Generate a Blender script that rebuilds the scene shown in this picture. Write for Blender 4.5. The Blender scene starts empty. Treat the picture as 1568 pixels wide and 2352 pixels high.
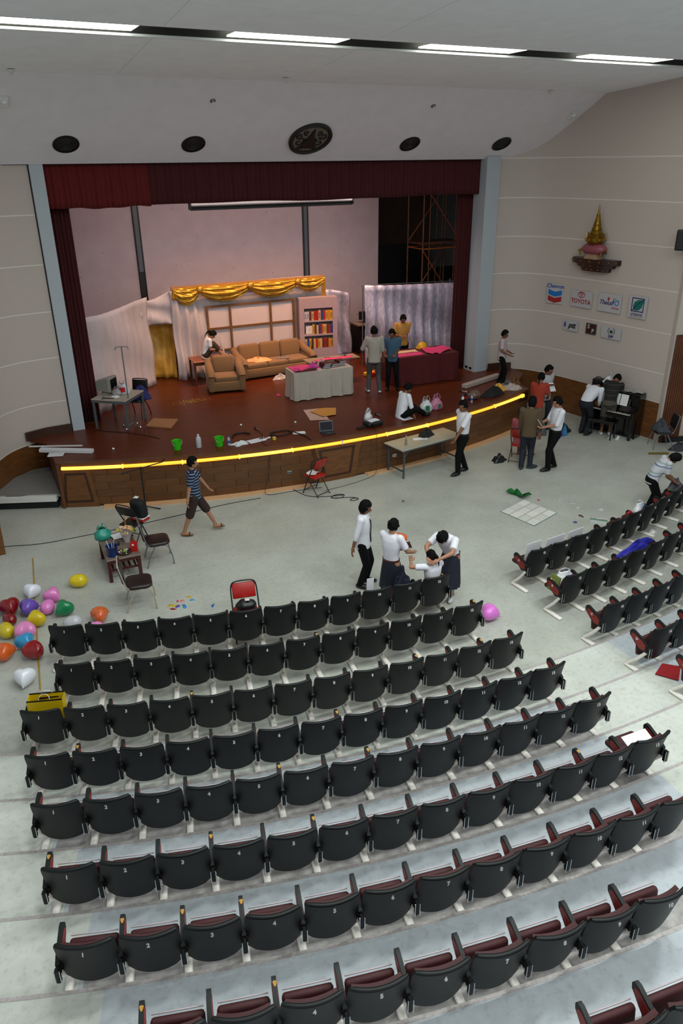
import bpy, bmesh, math, random
from mathutils import Vector, Matrix, Euler

random.seed(7)
SC = bpy.context.scene
COL = SC.collection
PI = math.pi
rad = math.radians

# ------------------------------------------------------------------ camera, world, large lights, exposure
cam_d = bpy.data.cameras.new('camera')
cam_d.sensor_fit = 'VERTICAL'
cam_d.sensor_height = 24.0
cam_d.sensor_width = 16.0
cam_d.lens = 24.0 * 1724.0 / 2352.0
cam_d.clip_end = 200
cam_o = bpy.data.objects.new('camera', cam_d)
COL.objects.link(cam_o)
YAW, PITCH, ROLL, CAMZ = rad(26.67), rad(25.02), rad(0.67), 6.96
fw = Vector((math.sin(YAW)*math.cos(PITCH), math.cos(YAW)*math.cos(PITCH), -math.sin(PITCH)))
rt = Vector((math.cos(YAW), -math.sin(YAW), 0))
dn = fw.cross(rt)
r2 = rt*math.cos(ROLL) + dn*math.sin(ROLL)
d2 = dn*math.cos(ROLL) - rt*math.sin(ROLL)
mw = Matrix((r2, -d2, -fw)).transposed().to_4x4()
mw.translation = Vector((0, 0, CAMZ))
cam_o.matrix_world = mw
SC.camera = cam_o

SC.view_settings.view_transform = 'Standard'
SC.view_settings.look = 'None'
SC.view_settings.gamma = 1.0
SC.view_settings.use_curve_mapping = False
SC.view_settings.exposure = 0.0

world = bpy.data.worlds.new('world')
SC.world = world
world.use_nodes = True
world.node_tree.nodes['Background'].inputs['Color'].default_value = (0.90, 0.95, 1.0, 1)
world.node_tree.nodes['Background'].inputs['Strength'].default_value = 0.45

def area_light(name, loc, sx, sy, power, col, rot=(0, 0, 0), spread=PI):
    d = bpy.data.lights.new(name, 'AREA')
    d.shape = 'RECTANGLE'; d.size = sx; d.size_y = sy
    d.energy = power; d.color = col; d.spread = spread
    o = bpy.data.objects.new(name, d); COL.objects.link(o)
    o.location = loc; o.rotation_euler = rot
    return o

# ceiling slopes gently down towards the stage
def ceil_z(y): return 8.47 - 0.09*(y - 16.4)
COOL = (0.93, 1.0, 0.97)
STRIP_P = (12.0, 60.0, 215.0, 150.0, 110.0)
TUBES = [(0.85, 3.25), (4.75, 6.72), (8.35, 10.4), (12.05, 14.2)]
STRIPS = [13.1, 9.0, 4.9, 0.8, -3.3]
for k, sy in enumerate(STRIPS):
    for (x0, x1) in (TUBES if k == 0 else [(1.0, 3.0), (4.6, 6.6), (8.2, 10.2)]):
        area_light('fluorescent_light', ((x0+x1)/2, sy, ceil_z(sy)-0.004), x1-x0, 0.54, STRIP_P[k], COOL, (rad(-5.1), 0, 0))

# warm stage battens hung behind the valance
area_light('stage_batten_light', (8.0, 19.6, 6.75), 9.0, 0.3, 150.0, (1.0, 0.80, 0.76), (rad(38), 0, 0), rad(150))
area_light('stage_batten_light', (8.6, 20.2, 6.6), 5.5, 0.3, 125.0, (1.0, 0.48, 0.20), (rad(10), 0, 0), rad(100))
area_light('stage_batten_light', (11.5, 19.6, 6.6), 2.5, 0.3, 26.0, (1.0, 0.72, 0.66), (rad(8), 0, 0), rad(120))

# ------------------------------------------------------------------ materials
def lin(c):
    if isinstance(c, str):
        c = c.lstrip('#'); c = [int(c[i:i+2], 16)/255 for i in (0, 2, 4)]
    return tuple((x/12.92 if x <= 0.04045 else ((x+0.055)/1.055)**2.4) for x in c[:3])

MATS = {}
def mat(name, col, rough=0.6, metal=0.0, var=0.0, scale=8.0, bump=0.0, bscale=None, trans=0.0, emis=None, estr=0.0, alpha=1.0, spec=0.5, sheen=0.0, stretch=None, col2=None, coat=0.0):
    if name in MATS: return MATS[name]
    m = bpy.data.materials.new(name); MATS[name] = m
    m.use_nodes = True
    nt = m.node_tree; b = nt.nodes['Principled BSDF']
    c = lin(col)
    b.inputs['Base Color'].default_value = (*c, 1)
    b.inputs['Roughness'].default_value = rough
    b.inputs['Metallic'].default_value = metal
    b.inputs['Specular IOR Level'].default_value = spec
    b.inputs['Coat Weight'].default_value = coat
    if sheen: b.inputs['Sheen Weight'].default_value = sheen
    if trans: b.inputs['Transmission Weight'].default_value = trans
    if alpha < 1: b.inputs['Alpha'].default_value = alpha
    if emis is not None:
        b.inputs['Emission Color'].default_value = (*lin(emis), 1)
        b.inputs['Emission Strength'].default_value = estr
    if var or bump or col2:
        tc = nt.nodes.new('ShaderNodeTexCoord')
        mp = nt.nodes.new('ShaderNodeMapping')
        nt.links.new(tc.outputs['Object'], mp.inputs['Vector'])
        if stretch: mp.inputs['Scale'].default_value = stretch
        n = nt.nodes.new('ShaderNodeTexNoise'); n.inputs['Scale'].default_value = scale
        n.inputs['Detail'].default_value = 5
        nt.links.new(mp.outputs['Vector'], n.inputs['Vector'])
        if var or col2:
            r = nt.nodes.new('ShaderNodeValToRGB')
            a = tuple(x*(1-var) for x in c); d = lin(col2) if col2 else tuple(min(1, x*(1+var)) for x in c)
            r.color_ramp.elements[0].position = 0.3; r.color_ramp.elements[1].position = 0.7
            r.color_ramp.elements[0].color = (*a, 1); r.color_ramp.elements[1].color = (*d, 1)
            nt.links.new(n.outputs['Fac'], r.inputs['Fac'])
            nt.links.new(r.outputs['Color'], b.inputs['Base Color'])
        if bump:
            src = n
            if bscale:
                src = nt.nodes.new('ShaderNodeTexNoise'); src.inputs['Scale'].default_value = bscale
                src.inputs['Detail'].default_value = 4
                nt.links.new(mp.outputs['Vector'], src.inputs['Vector'])
            bp = nt.nodes.new('ShaderNodeBump'); bp.inputs['Strength'].default_value = bump
            bp.inputs['Distance'].default_value = 0.02
            nt.links.new(src.outputs['Fac'], bp.inputs['Height'])
            nt.links.new(bp.outputs['Normal'], b.inputs['Normal'])
    return m

def stripes(name, cols, period, axis='Z', rough=0.85, offset=0.0):
    """fabric with horizontal stripes; cols = [(position 0..1, colour), ...] in one period along the axis"""
    m = bpy.data.materials.new(name); MATS[name] = m; m.use_nodes = True
    nt = m.node_tree; b = nt.nodes['Principled BSDF']
    b.inputs['Roughness'].default_value = rough
    tc = nt.nodes.new('ShaderNodeTexCoord'); sp = nt.nodes.new('ShaderNodeSeparateXYZ')
    nt.links.new(tc.outputs['Object'], sp.inputs[0])
    ad = nt.nodes.new('ShaderNodeMath'); ad.operation = 'ADD'; ad.inputs[1].default_value = offset + 10*period
    nt.links.new(sp.outputs[axis], ad.inputs[0])
    dv = nt.nodes.new('ShaderNodeMath'); dv.operation = 'DIVIDE'; dv.inputs[1].default_value = period
    nt.links.new(ad.outputs[0], dv.inputs[0])
    fr = nt.nodes.new('ShaderNodeMath'); fr.operation = 'FRACT'; nt.links.new(dv.outputs[0], fr.inputs[0])
    r = nt.nodes.new('ShaderNodeValToRGB'); r.color_ramp.interpolation = 'CONSTANT'
    els = r.color_ramp.elements
    els[0].position = 0; els[0].color = (*lin(cols[0][1]), 1)
    els[1].position = cols[1][0]; els[1].color = (*lin(cols[1][1]), 1)
    for p, c in cols[2:]:
        e = els.new(p); e.color = (*lin(c), 1)
    nt.links.new(fr.outputs[0], r.inputs['Fac']); nt.links.new(r.outputs['Color'], b.inputs['Base Color'])
    return m

# ------------------------------------------------------------------ mesh building
class MB:
    def __init__(s): s.v = []; s.f = []
    def add(s, vs, fs, M=None):
        n = len(s.v)
        s.v += [tuple(M @ Vector(p)) if M is not None else tuple(p) for p in vs]
        s.f += [tuple(i+n for i in f) for f in fs]
        return s
    def box(s, c, d, rz=0, rx=0, ry=0):
        x, y, z = d[0]/2, d[1]/2, d[2]/2
        vs = [(-x,-y,-z),(x,-y,-z),(x,y,-z),(-x,y,-z),(-x,-y,z),(x,-y,z),(x,y,z),(-x,y,z)]
        fs = [(0,3,2,1),(4,5,6,7),(0,1,5,4),(1,2,6,5),(2,3,7,6),(3,0,4,7)]
        return s.add(vs, fs, Matrix.Translation(c) @ Euler((rx, ry, rz)).to_matrix().to_4x4())
    def rbox(s, c, d, r=0.02, seg=2, rz=0, rx=0, ry=0):
        bm = bmesh.new(); bmesh.ops.create_cube(bm, size=1)
        for v in bm.verts: v.co = Vector((v.co.x*d[0], v.co.y*d[1], v.co.z*d[2]))
        bmesh.ops.bevel(bm, geom=bm.edges[:], offset=min(r, min(d)*0.49), segments=seg, profile=0.5, affect='EDGES')
        bm.verts.index_update()
        vs = [tuple(v.co) for v in bm.verts]; fs = [tuple(v.index for v in f.verts) for f in bm.faces]; bm.free()
        return s.add(vs, fs, Matrix.Translation(c) @ Euler((rx, ry, rz)).to_matrix().to_4x4())
    def cyl(s, a, b, r1, r2=None, n=10, caps=True):
        a = Vector(a); b = Vector(b); r2 = r1 if r2 is None else r2
        ax = (b-a)
        if ax.length < 1e-6: return s
        ax.normalize()
        t = Vector((1,0,0)) if abs(ax.x) < 0.8 else Vector((0,1,0))
        u = ax.cross(t).normalized(); w = ax.cross(u)
        vs = []
        for p, r in ((a, r1), (b, r2)):
            for i in range(n):
                q = 2*PI*i/n; vs.append(p + u*(r*math.cos(q)) + w*(r*math.sin(q)))
        fs = [(i, (i+1) % n, n+(i+1) % n, n+i) for i in range(n)]
        if caps: fs += [tuple(range(n-1, -1, -1)), tuple(range(n, 2*n))]
        return s.add(vs, fs)
    def tube(s, pts, r, n=8, closed=False):
        pts = [Vector(p) for p in pts]; m = len(pts); vs = []; fs = []
        prev = None
        for i, p in enumerate(pts):
            if closed: t = pts[(i+1) % m] - pts[i-1]
            else: t = pts[min(i+1, m-1)] - pts[max(i-1, 0)]
            t.normalize()
            if prev is None:
                k = Vector((0,0,1)) if abs(t.z) < 0.9 else Vector((1,0,0))
                u = t.cross(k).normalized()
            else:
                u = (prev - t*prev.dot(t)).normalized()
            prev = u; w = t.cross(u)
            rr = r[i] if isinstance(r, (list, tuple)) else r
            for j in range(n):
                q = 2*PI*j/n; vs.append(p + u*(rr*math.cos(q)) + w*(rr*math.sin(q)))
        for i in range(m if closed else m-1):
            k = (i+1) % m
            for j in range(n): fs.append((i*n+j, i*n+(j+1) % n, k*n+(j+1) % n, k*n+j))
        if not closed: fs += [tuple(range(n-1, -1, -1)), tuple(range((m-1)*n, m*n))]
        return s.add(vs, fs)
    def ell(s, c, r, M=None, nu=12, nv=8, fn=None):
        vs = []; fs = []
        for i in range(nv+1):
            th = PI*i/nv
            for j in range(nu):
                ph = 2*PI*j/nu
                p = Vector((math.sin(th)*math.cos(ph), math.sin(th)*math.sin(ph), math.cos(th)))
                if fn: p = fn(p)
                vs.append((p.x*r[0], p.y*r[1], p.z*r[2]))
        for i in range(nv):
            for j in range(nu):
                a, b = i*nu+j, i*nu+(j+1) % nu
                fs.append((a, a+nu, b+nu, b))
        T = Matrix.Translation(c) @ (M.to_4x4() if M is not None else Matrix.Identity(4))
        return s.add(vs, fs, T)
    def lathe(s, prof, n=16, c=(0,0,0), cap=True):
        vs = []; fs = []; m = len(prof)
        for r, z in prof:
            for j in range(n):
                q = 2*PI*j/n; vs.append((c[0]+r*math.cos(q), c[1]+r*math.sin(q), c[2]+z))
        for i in range(m-1):
            for j in range(n): fs.append((i*n+j, i*n+(j+1) % n, (i+1)*n+(j+1) % n, (i+1)*n+j))
        if cap: fs += [tuple(range(n-1, -1, -1)), tuple(range((m-1)*n, m*n))]
        return s.add(vs, fs)
    def prism(s, poly, t, M=None):
        """poly in local XY, extruded +-t/2 along local Z"""
        n = len(poly)
        vs = [(p[0], p[1], -t/2) for p in poly] + [(p[0], p[1], t/2) for p in poly]
        fs = [tuple(range(n-1, -1, -1)), tuple(range(n, 2*n))] + [(i, (i+1) % n, n+(i+1) % n, n+i) for i in range(n)]
        return s.add(vs, fs, M)
    def grid(s, fn, nu, nv, thick=0.0, closed_u=False):
        """surface fn(u,v); thick > 0 gives a closed slab offset along the normal"""
        P = [[Vector(fn(i/nu, j/nv)) for j in range(nv+1)] for i in range(nu + (0 if closed_u else 1))]
        m = len(P); W = nv+1
        idx = lambda i, j: (i % m)*W + j
        fs = []
        for i in range(nu):
            for j in range(nv): fs.append((idx(i, j), idx(i+1, j), idx(i+1, j+1), idx(i, j+1)))
        vs = [p for row in P for p in row]
        if thick:
            N = []
            for i in range(m):
                for j in range(W):
                    if closed_u: du = P[(i+1) % m][j] - P[i-1][j]
                    else: du = P[min(i+1, m-1)][j] - P[max(i-1, 0)][j]
                    dv = P[i][min(j+1, nv)] - P[i][max(j-1, 0)]
                    nn = du.cross(dv)
                    N.append(nn.normalized() if nn.length > 1e-9 else Vector((0,0,1)))
            k = len(vs)
            vs = vs + [vs[a] - N[a]*thick for a in range(k)]
            fs = fs + [tuple(a+k for a in reversed(f)) for f in fs]
            for j in (0, nv):
                for i in range(nu):
                    q = (idx(i, j), idx(i+1, j), idx(i+1, j)+k, idx(i, j)+k)
                    fs.append(q if j else tuple(reversed(q)))
            if not closed_u:
                for i in (0, m-1):
                    for j in range(nv):
                        q = (idx(i, j), idx(i, j+1), idx(i, j+1)+k, idx(i, j)+k)
                        fs.append(q if i == 0 else tuple(reversed(q)))
        return s.add(vs, fs)
    def mesh(s, name, smooth=None):
        me = bpy.data.meshes.new(name); me.from_pydata(s.v, [], s.f); me.update()
        if smooth is not None:
            me.shade_smooth()
            if smooth < 180: me.set_sharp_from_angle(angle=rad(smooth))
        return me

def obj(name, g, m, parent=None, loc=(0,0,0), rot=(0,0,0), smooth=None, label=None):
    me = g.mesh(name, smooth) if isinstance(g, MB) else g
    o = bpy.data.objects.new(name, me); COL.objects.link(o)
    if m is not None and len(me.materials) == 0: me.materials.append(m)
    if parent is not None: o.parent = parent
    o.location = loc; o.rotation_euler = rot
    if label: o['label'] = label
    return o
def tag(o, label, cat, group=None):
    o['label'] = label; o['category'] = cat
    if group: o['group'] = group
    return o
def thing(name, label, cat, loc=(0,0,0), rz=0.0, group=None, rot=None):
    o = bpy.data.objects.new(name, None); COL.objects.link(o)
    o.empty_display_size = 0.1
    o.location = loc; o.rotation_euler = rot if rot else (0, 0, rz)
    return tag(o, label, cat, group)
def struct(name, g, m, parent=None, smooth=None, **k):
    o = obj(name, g, m, parent, smooth=smooth, **k)
    if parent is None: o['kind'] = 'structure'
    return o
def polyline(pts, n):
    """n+1 points evenly spaced along a polyline of 2-D points"""
    L = [0]
    for a, b in zip(pts, pts[1:]): L.append(L[-1]+math.dist(a, b))
    out = []
    for i in range(n+1):
        s = L[-1]*i/n; k = 0
        while k < len(L)-2 and L[k+1] < s: k += 1
        t = (s-L[k])/(L[k+1]-L[k]); a, b = pts[k], pts[k+1]
        out.append((a[0]+(b[0]-a[0])*t, a[1]+(b[1]-a[1])*t))
    return out
def smoothcurve(pts, it=3):
    pts = [tuple(p) for p in pts]
    for _ in range(it):
        q = [pts[0]]
        for a, b in zip(pts, pts[1:]):
            q.append(tuple(x*0.75+y*0.25 for x, y in zip(a, b))); q.append(tuple(x*0.25+y*0.75 for x, y in zip(a, b)))
        q.append(pts[-1]); pts = q
    return pts
TEXT = {}
def text_mesh(txt, size=1.0, extrude=0.002, shear=0.0, bold=0.0, align='CENTER'):
    key = (txt, size, extrude, shear, bold, align)
    if key in TEXT: return TEXT[key]
    c = bpy.data.curves.new('lettering', 'FONT'); c.body = txt; c.size = size; c.extrude = extrude
    c.align_x = align; c.align_y = 'CENTER'; c.shear = shear; c.offset = bold; c.resolution_u = 3
    o = bpy.data.objects.new('lettering', c); COL.objects.link(o)
    dg = bpy.context.evaluated_depsgraph_get()
    me = bpy.data.meshes.new_from_object(o.evaluated_get(dg)); me.name = 'lettering'
    bpy.data.objects.remove(o); bpy.data.curves.remove(c)
    me.materials.clear()
    TEXT[key] = me
    return me
ORD = ['first','second','third','fourth','fifth','sixth','seventh','eighth','ninth','tenth','eleventh','twelfth','thirteenth','fourteenth']
# ------------------------------------------------------------------ the hall
HS = 1.05                                   # stage height
RC = (7.46, 26.62)                          # centre of the curved seating
def rpt(R, a, z): return (RC[0]+R*math.sin(a), RC[1]-R*math.cos(a), z)
NOSE = [19.68, 20.53, 21.37, 22.23, 23.08, 23.93, 24.78, 25.63, 26.5]
RISE = 0.067

# vinyl floor with faint sheet seams and scuffs
def floor_mat(name, c0, c1, rough, seams=True):
    m = bpy.data.materials.new(name); m.use_nodes = True; nt = m.node_tree; b = nt.nodes['Principled BSDF']
    tc = nt.nodes.new('ShaderNodeTexCoord')
    n1 = nt.nodes.new('ShaderNodeTexNoise'); n1.inputs['Scale'].default_value = 0.9; n1.inputs['Detail'].default_value = 8; n1.inputs['Roughness'].default_value = 0.65
    n2 = nt.nodes.new('ShaderNodeTexNoise'); n2.inputs['Scale'].default_value = 14; n2.inputs['Detail'].default_value = 6; n2.inputs['Roughness'].default_value = 0.7
    for n in (n1, n2): nt.links.new(tc.outputs['Object'], n.inputs['Vector'])
    r1 = nt.nodes.new('ShaderNodeValToRGB')
    r1.color_ramp.elements[0].position = 0.32; r1.color_ramp.elements[1].position = 0.62
    r1.color_ramp.elements[0].color = (*lin(c0), 1); r1.color_ramp.elements[1].color = (*lin(c1), 1)
    nt.links.new(n1.outputs['Fac'], r1.inputs['Fac'])
    r2_ = nt.nodes.new('ShaderNodeValToRGB')
    r2_.color_ramp.elements[0].position = 0.26; r2_.color_ramp.elements[1].position = 0.5
    r2_.color_ramp.elements[0].color = (0.72, 0.70, 0.67, 1); r2_.color_ramp.elements[1].color = (1, 1, 1, 1)
    nt.links.new(n2.outputs['Fac'], r2_.inputs['Fac'])
    mx = nt.nodes.new('ShaderNodeMixRGB'); mx.blend_type = 'MULTIPLY'; mx.inputs[0].default_value = 0.8
    nt.links.new(r1.outputs['Color'], mx.inputs[1]); nt.links.new(r2_.outputs['Color'], mx.inputs[2])
    out = mx.outputs[0]
    if seams:
        br = nt.nodes.new('ShaderNodeTexBrick'); br.offset = 0.5
        br.inputs['Scale'].default_value = 1.0; br.inputs['Brick Width'].default_value = 1.9; br.inputs['Row Height'].default_value = 0.95
        br.inputs['Mortar Size'].default_value = 0.004; br.inputs['Mortar Smooth'].default_value = 0.3
        br.inputs['Color1'].default_value = (1,1,1,1); br.inputs['Color2'].default_value = (0.97,0.97,0.97,1); br.inputs['Mortar'].default_value = (0.86,0.86,0.86,1)
        nt.links.new(tc.outputs['Object'], br.inputs['Vector'])
        m2 = nt.nodes.new('ShaderNodeMixRGB'); m2.blend_type = 'MULTIPLY'; m2.inputs[0].default_value = 0.7
        nt.links.new(out, m2.inputs[1]); nt.links.new(br.outputs['Color'], m2.inputs[2]); out = m2.outputs[0]
    nt.links.new(out, b.inputs['Base Color'])
    b.inputs['Roughness'].default_value = rough
    b.inputs['Specular IOR Level'].default_value = 0.36
    return m
M_FLOOR = floor_mat('vinyl_floor', '#a8a9a0', '#b9bbb2', 0.33)
M_AISLE = floor_mat('vinyl_aisle', '#bcbfb6', '#cfd2ca', 0.34)
M_BANK = floor_mat('vinyl_seat_bank', '#aeb4b9', '#bbc1c6', 0.40, seams=False)
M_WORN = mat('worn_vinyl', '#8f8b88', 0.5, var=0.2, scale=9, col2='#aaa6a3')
M_NOSE = mat('nosing_strip', '#a9a2a0', 0.5, var=0.18, scale=30)
M_WALL = mat('wall_paint', '#bfb3ab', 0.8, var=0.04, scale=60, bump=0.06, bscale=160)
M_GROOVE = mat('wall_groove', '#dcd6cf', 0.7)
M_PIL = mat('pilaster_paint', '#aeb6bd', 0.7)
M_CEIL = mat('ceiling_board', '#f2f6fc', 0.75, var=0.03, scale=3)
M_BULK = mat('bulkhead_board', '#e6e3e8', 0.75, var=0.03, scale=3)
M_WOOD = mat('veneer_wood', '#6b4220', 0.42, var=0.28, scale=3.0, stretch=(1.2, 1.2, 9.0), bump=0.03)
M_WOOD2 = mat('veneer_wood_dark', '#5a351a', 0.45, var=0.25, scale=3.0, stretch=(1.5, 1.5, 8.0))
M_DARKWOOD = mat('dark_wood', '#3a2012', 0.4, var=0.2, scale=4)
M_STAGE = mat('stage_parquet', '#55230e', 0.36, var=0.22, scale=2.2, stretch=(1.0, 5.0, 1.0), bump=0.02, bscale=40, spec=0.25)
M_BLACK = mat('black_paint', '#0c0c0d', 0.5)
M_WHITE = mat('white_paint', '#dcdcda', 0.6)
M_STEEL = mat('grey_steel', '#8a8f94', 0.35, metal=0.8)
M_CHROME = mat('chrome', '#d8dade', 0.15, metal=1.0)

g = MB(); g.box((8, 6, -0.1), (44, 40, 0.2))
floor = struct('floor', g, M_FLOOR)

# seating tiers: aisles and seat banks of each step, with a worn nosing strip along the edge
ROWR = [17.90, 18.85, 19.80, 20.68, 21.49, 22.37, 23.22, 24.07, 24.92]
ROWO = [-0.221, -0.212, -0.229, -0.220, -0.212, -0.203, -0.195, -0.189, -0.183]
PITCH_S = 0.53
def arc_slab(R0, R1, a0, a1, z0, z1, n=24):
    g = MB()
    def ring(R, z): return [rpt(R, a0+(a1-a0)*i/n, z) for i in range(n+1)]
    A, B, C_, D = ring(R0, z1), ring(R1, z1), ring(R0, z0), ring(R1, z0)
    vs = A+B+C_+D; k = n+1; fs = []
    for i in range(n):
        fs += [(i, k+i, k+i+1, i+1), (2*k+i, 2*k+i+1, 3*k+i+1, 3*k+i), (i, i+1, 2*k+i+1, 2*k+i), (k+i, 3*k+i, 3*k+i+1, k+i+1)]
    fs += [(0, 2*k, 3*k, k), (n, k+n, 3*k+n, 2*k+n)]
    g.add(vs, fs); return g
tier_root = bpy.data.objects.new('floor_tiers', None); COL.objects.link(tier_root); tier_root['kind'] = 'structure'
for k in range(8):
    R0, R1, z1 = NOSE[k], NOSE[k+1], RISE*(k+1)
    z0 = RISE*k - 0.001 if k else -0.05
    row = k+3
    if row < len(ROWR):
        R = ROWR[row]; c1 = ROWO[row]-6*PITCH_S/R; c13 = ROWO[row]+6*PITCH_S/R
    aL, aR, bL = c1-0.2/R1, c13+0.26/R1, 0.034
    segs = [(-0.80, aL, M_AISLE), (aL, aR, M_BANK), (aR, bL, M_AISLE), (bL, 0.55, M_BANK)]
    if k == 0: segs = [(-0.80, bL, M_AISLE), (bL, 0.55, M_BANK)]
    for (a, b, mm) in segs:
        o = obj('tread', arc_slab(R0, 27.5 if k == 7 else R1+0.02, a, b, z0, z1, max(4, int((b-a)*50))), mm, tier_root, smooth=30)
    if k:
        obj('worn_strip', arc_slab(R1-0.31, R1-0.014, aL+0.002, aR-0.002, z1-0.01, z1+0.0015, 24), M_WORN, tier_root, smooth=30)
    obj('nosing', arc_slab(R0-0.012, R0+0.028, -0.80, 0.55, z1-0.03, z1+0.003, 70), M_NOSE, tier_root, smooth=30)

# ---- stage: curved apron, parquet deck, plank front
SA = (8.1, 31.3); SR = 16.25
def sarc(x): return SA[1]-math.sqrt(SR*SR-(x-SA[0])**2)
XL, XR = 1.32, 14.15
xs = [XL+(XR-XL)*i/40 for i in range(41)]
pts = [(x, sarc(x)) for x in xs] + [(14.3, 16.9), (15.1, 17.6), (15.2, 18.3), (17.6, 18.7), (17.6, 27.0), (0.6, 27.0), (0.6, 18.75), (0.95, 18.55), (1.32, 17.9)]
g = MB(); g.prism(pts, 0.05, Matrix.Translation((0, 0, HS-0.025)))
stage = struct('floor_stage', g, M_STAGE)
g = MB()
g.grid(lambda u, v: ((XL+(XR-XL)*u), sarc(XL+(XR-XL)*u)-0.01, 0.0+(HS-0.05)*v), 60, 1, 0.05)
front = struct('stage_front', g, M_DARKWOOD, smooth=30)
# planks, staggered, one by one
g = MB(); g.rbox((0, 0, 0), (0.766, 0.012, 0.172), 0.004, 1)
plank_me = g.mesh('plank')
WOODS = [mat('plank_wood_%d' % i, c, 0.42, var=0.22, scale=4, stretch=(1.0, 1.0, 10)) for i, c in enumerate(('#5e3b1c', '#63401f', '#593719', '#5f3c1d'))]
pm = []
for w in WOODS:
    q = plank_me.copy(); q.materials.append(w); pm.append(q)
ang0 = math.asin((XL-SA[0])/SR); ang1 = math.asin((XR-SA[0])/SR)
random.seed(3)
for r in range(5):
    z = 0.12+0.176*r
    a = ang0 + (0.77/SR)*(0.52 if r % 2 else 0.9)
    while a < ang1-0.4/SR:
        x = SA[0]+(SR+0.012)*math.sin(a); y = SA[1]-(SR+0.012)*math.cos(a)
        if True:
            obj('plank', random.choice(pm), None, front, (x, y-0.006, z), (0, 0, a))
        a += 0.772/SR
def on_arc(x, off):  # frame on the stage front at x, pushed out by off
    a = math.asin((x-SA[0])/SR)
    return (SA[0]+(SR+off)*math.sin(a), SA[1]-(SR+off)*math.cos(a), a)
# raised trapezoid panels on the front
for (xc, wt, wb, nm) in ((1.68, 0.62, 0.86, 'end'), (7.45, 1.28, 0.95, 'centre')):
    x, y, a = on_arc(xc, 0.02)
    pr = bpy.data.objects.new('front_panel', None)
    M0 = Matrix.Rotation(PI/2, 4, 'X')
    g = MB(); g.prism([(-wb/2, 0.0), (wb/2, 0.0), (wt/2, 0.93), (-wt/2, 0.93)], 0.05, M0)
    p = obj('front_panel', g, M_WOOD, front, (x, y, 0.0), (0, 0, a))
    s = 0.62
    g = MB()
    o1 = [(-wb/2*0.74, 0.12), (wb/2*0.74, 0.12), (wt/2*0.74, 0.82), (-wt/2*0.74, 0.82)]
    o2 = [(q[0]*0.86, 0.47+(q[1]-0.47)*0.88) for q in o1]
    for i in range(4):
        j = (i+1) % 4
        g.prism([o1[i], o1[j], o2[j], o2[i]], 0.02, M0 @ Matrix.Translation((0, 0, 0.03)))
    obj('moulding', g, M_DARKWOOD, p)
# edge lip of the deck
g = MB(); g.grid(lambda u, v: (on_arc(XL+(XR-XL)*u, 0.035)[0], on_arc(XL+(XR-XL)*u, 0.035)[1], HS-0.07+0.074*v), 60, 1, 0.12)
obj('edge_lip', g, M_WOOD2, front, smooth=30)
# low ledge whose tan colour stands for the tube glow on the floor
M_GLOWLEDGE = mat('glow_tan_ledge', '#d2a67c', 0.45, var=0.08, scale=20)
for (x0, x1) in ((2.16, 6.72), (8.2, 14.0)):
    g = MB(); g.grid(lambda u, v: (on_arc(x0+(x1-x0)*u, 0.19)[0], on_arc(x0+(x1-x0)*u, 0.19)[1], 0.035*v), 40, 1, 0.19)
    obj('floor_glow_ledge', g, M_GLOWLEDGE, front, smooth=30)
# glowing tube lamps along the stage edge
M_TUBE = mat('amber_tube', '#ffcf50', 0.4, emis='#ffa822', estr=1.25)
M_TUBE2 = mat('amber_tube_core', '#ffe07a', 0.4, emis='#ffb83a', estr=1.6)
lampt = thing('tube_lamp_line', 'glowing amber tube light running along the curved stage edge', 'light', (8.1, 15.0, 0.9))
xx = 1.42; k = 0
while xx < 13.75:
    x2 = min(xx+1.23, 13.8)
    g = MB()
    pl = [on_arc(xx+0.012+(x2-xx-0.024)*i/8, 0.055)[:2] for i in range(9)]
    g.tube([(p[0]-8.1, p[1]-15.0, 0.035) for p in pl], 0.038, 10)
    obj('tube', g, M_TUBE if k % 3 else M_TUBE2, lampt, smooth=60)
    x, y, a = on_arc(x2, 0.055)
    g = MB(); g.rbox((0, 0, 0), (0.03, 0.095, 0.095), 0.012, 1)
    obj('coupling', g, M_TUBE2 if k != 4 else M_WHITE, lampt, (x-8.1, y-15.0, 0.035), (0, 0, a))
    xx = x2; k += 1
# wall sockets on the stage front
for i, (xc, z, lab) in enumerate(((9.05, 0.33, 'white power socket on the stage front beside the white table'), (6.25, 0.38, 'grey power socket on stage front left of the red folding chair'))):
    x, y, a = on_arc(xc, 0.035)
    t = thing('wall_socket', lab, 'socket', (x, y, z), a)
    g = MB(); g.rbox((0, 0, 0), (0.12, 0.02, 0.08), 0.008, 1); obj('plate', g, M_WHITE if i == 0 else M_STEEL, t)
    g = MB()
    for dx in (-0.03, 0.03): g.cyl((dx, -0.008, 0), (dx, -0.014, 0), 0.014, n=8)
    obj('outlet', g, M_BLACK, t)

# ---- landing with steps at the left of the stage
g = MB(); g.prism([(1.30, 16.50), (1.32, 18.45), (0.9, 18.42), (0.5, 18.1), (0.2, 17.6), (-0.1, 17.1), (0.09, 17.02)], 0.03, Matrix.Translation((0, 0, 0.285)))
struct('floor_landing', g, mat('landing_vinyl', '#7d7b79', 0.6, var=0.06, scale=30), smooth=None)
g = MB()
a_, b_ = Vector((-0.35, 17.19, 0)), Vector((1.22, 16.52, 0))
mid = (a_+b_)/2; L_ = (b_-a_).length; an = math.atan2(b_.y-a_.y, b_.x-a_.x)
g.box((mid.x, mid.y, 0.245), (L_, 0.16, 0.11), an)
struct('trim_landing_edge', g, M_WHITE)
g = MB(); g.box((mid.x+0.02, mid.y+0.06, 0.095), (L_, 0.1, 0.19), an)
struct('trim_landing_riser', g, mat('dark_riser', '#15191d', 0.5))
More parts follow.
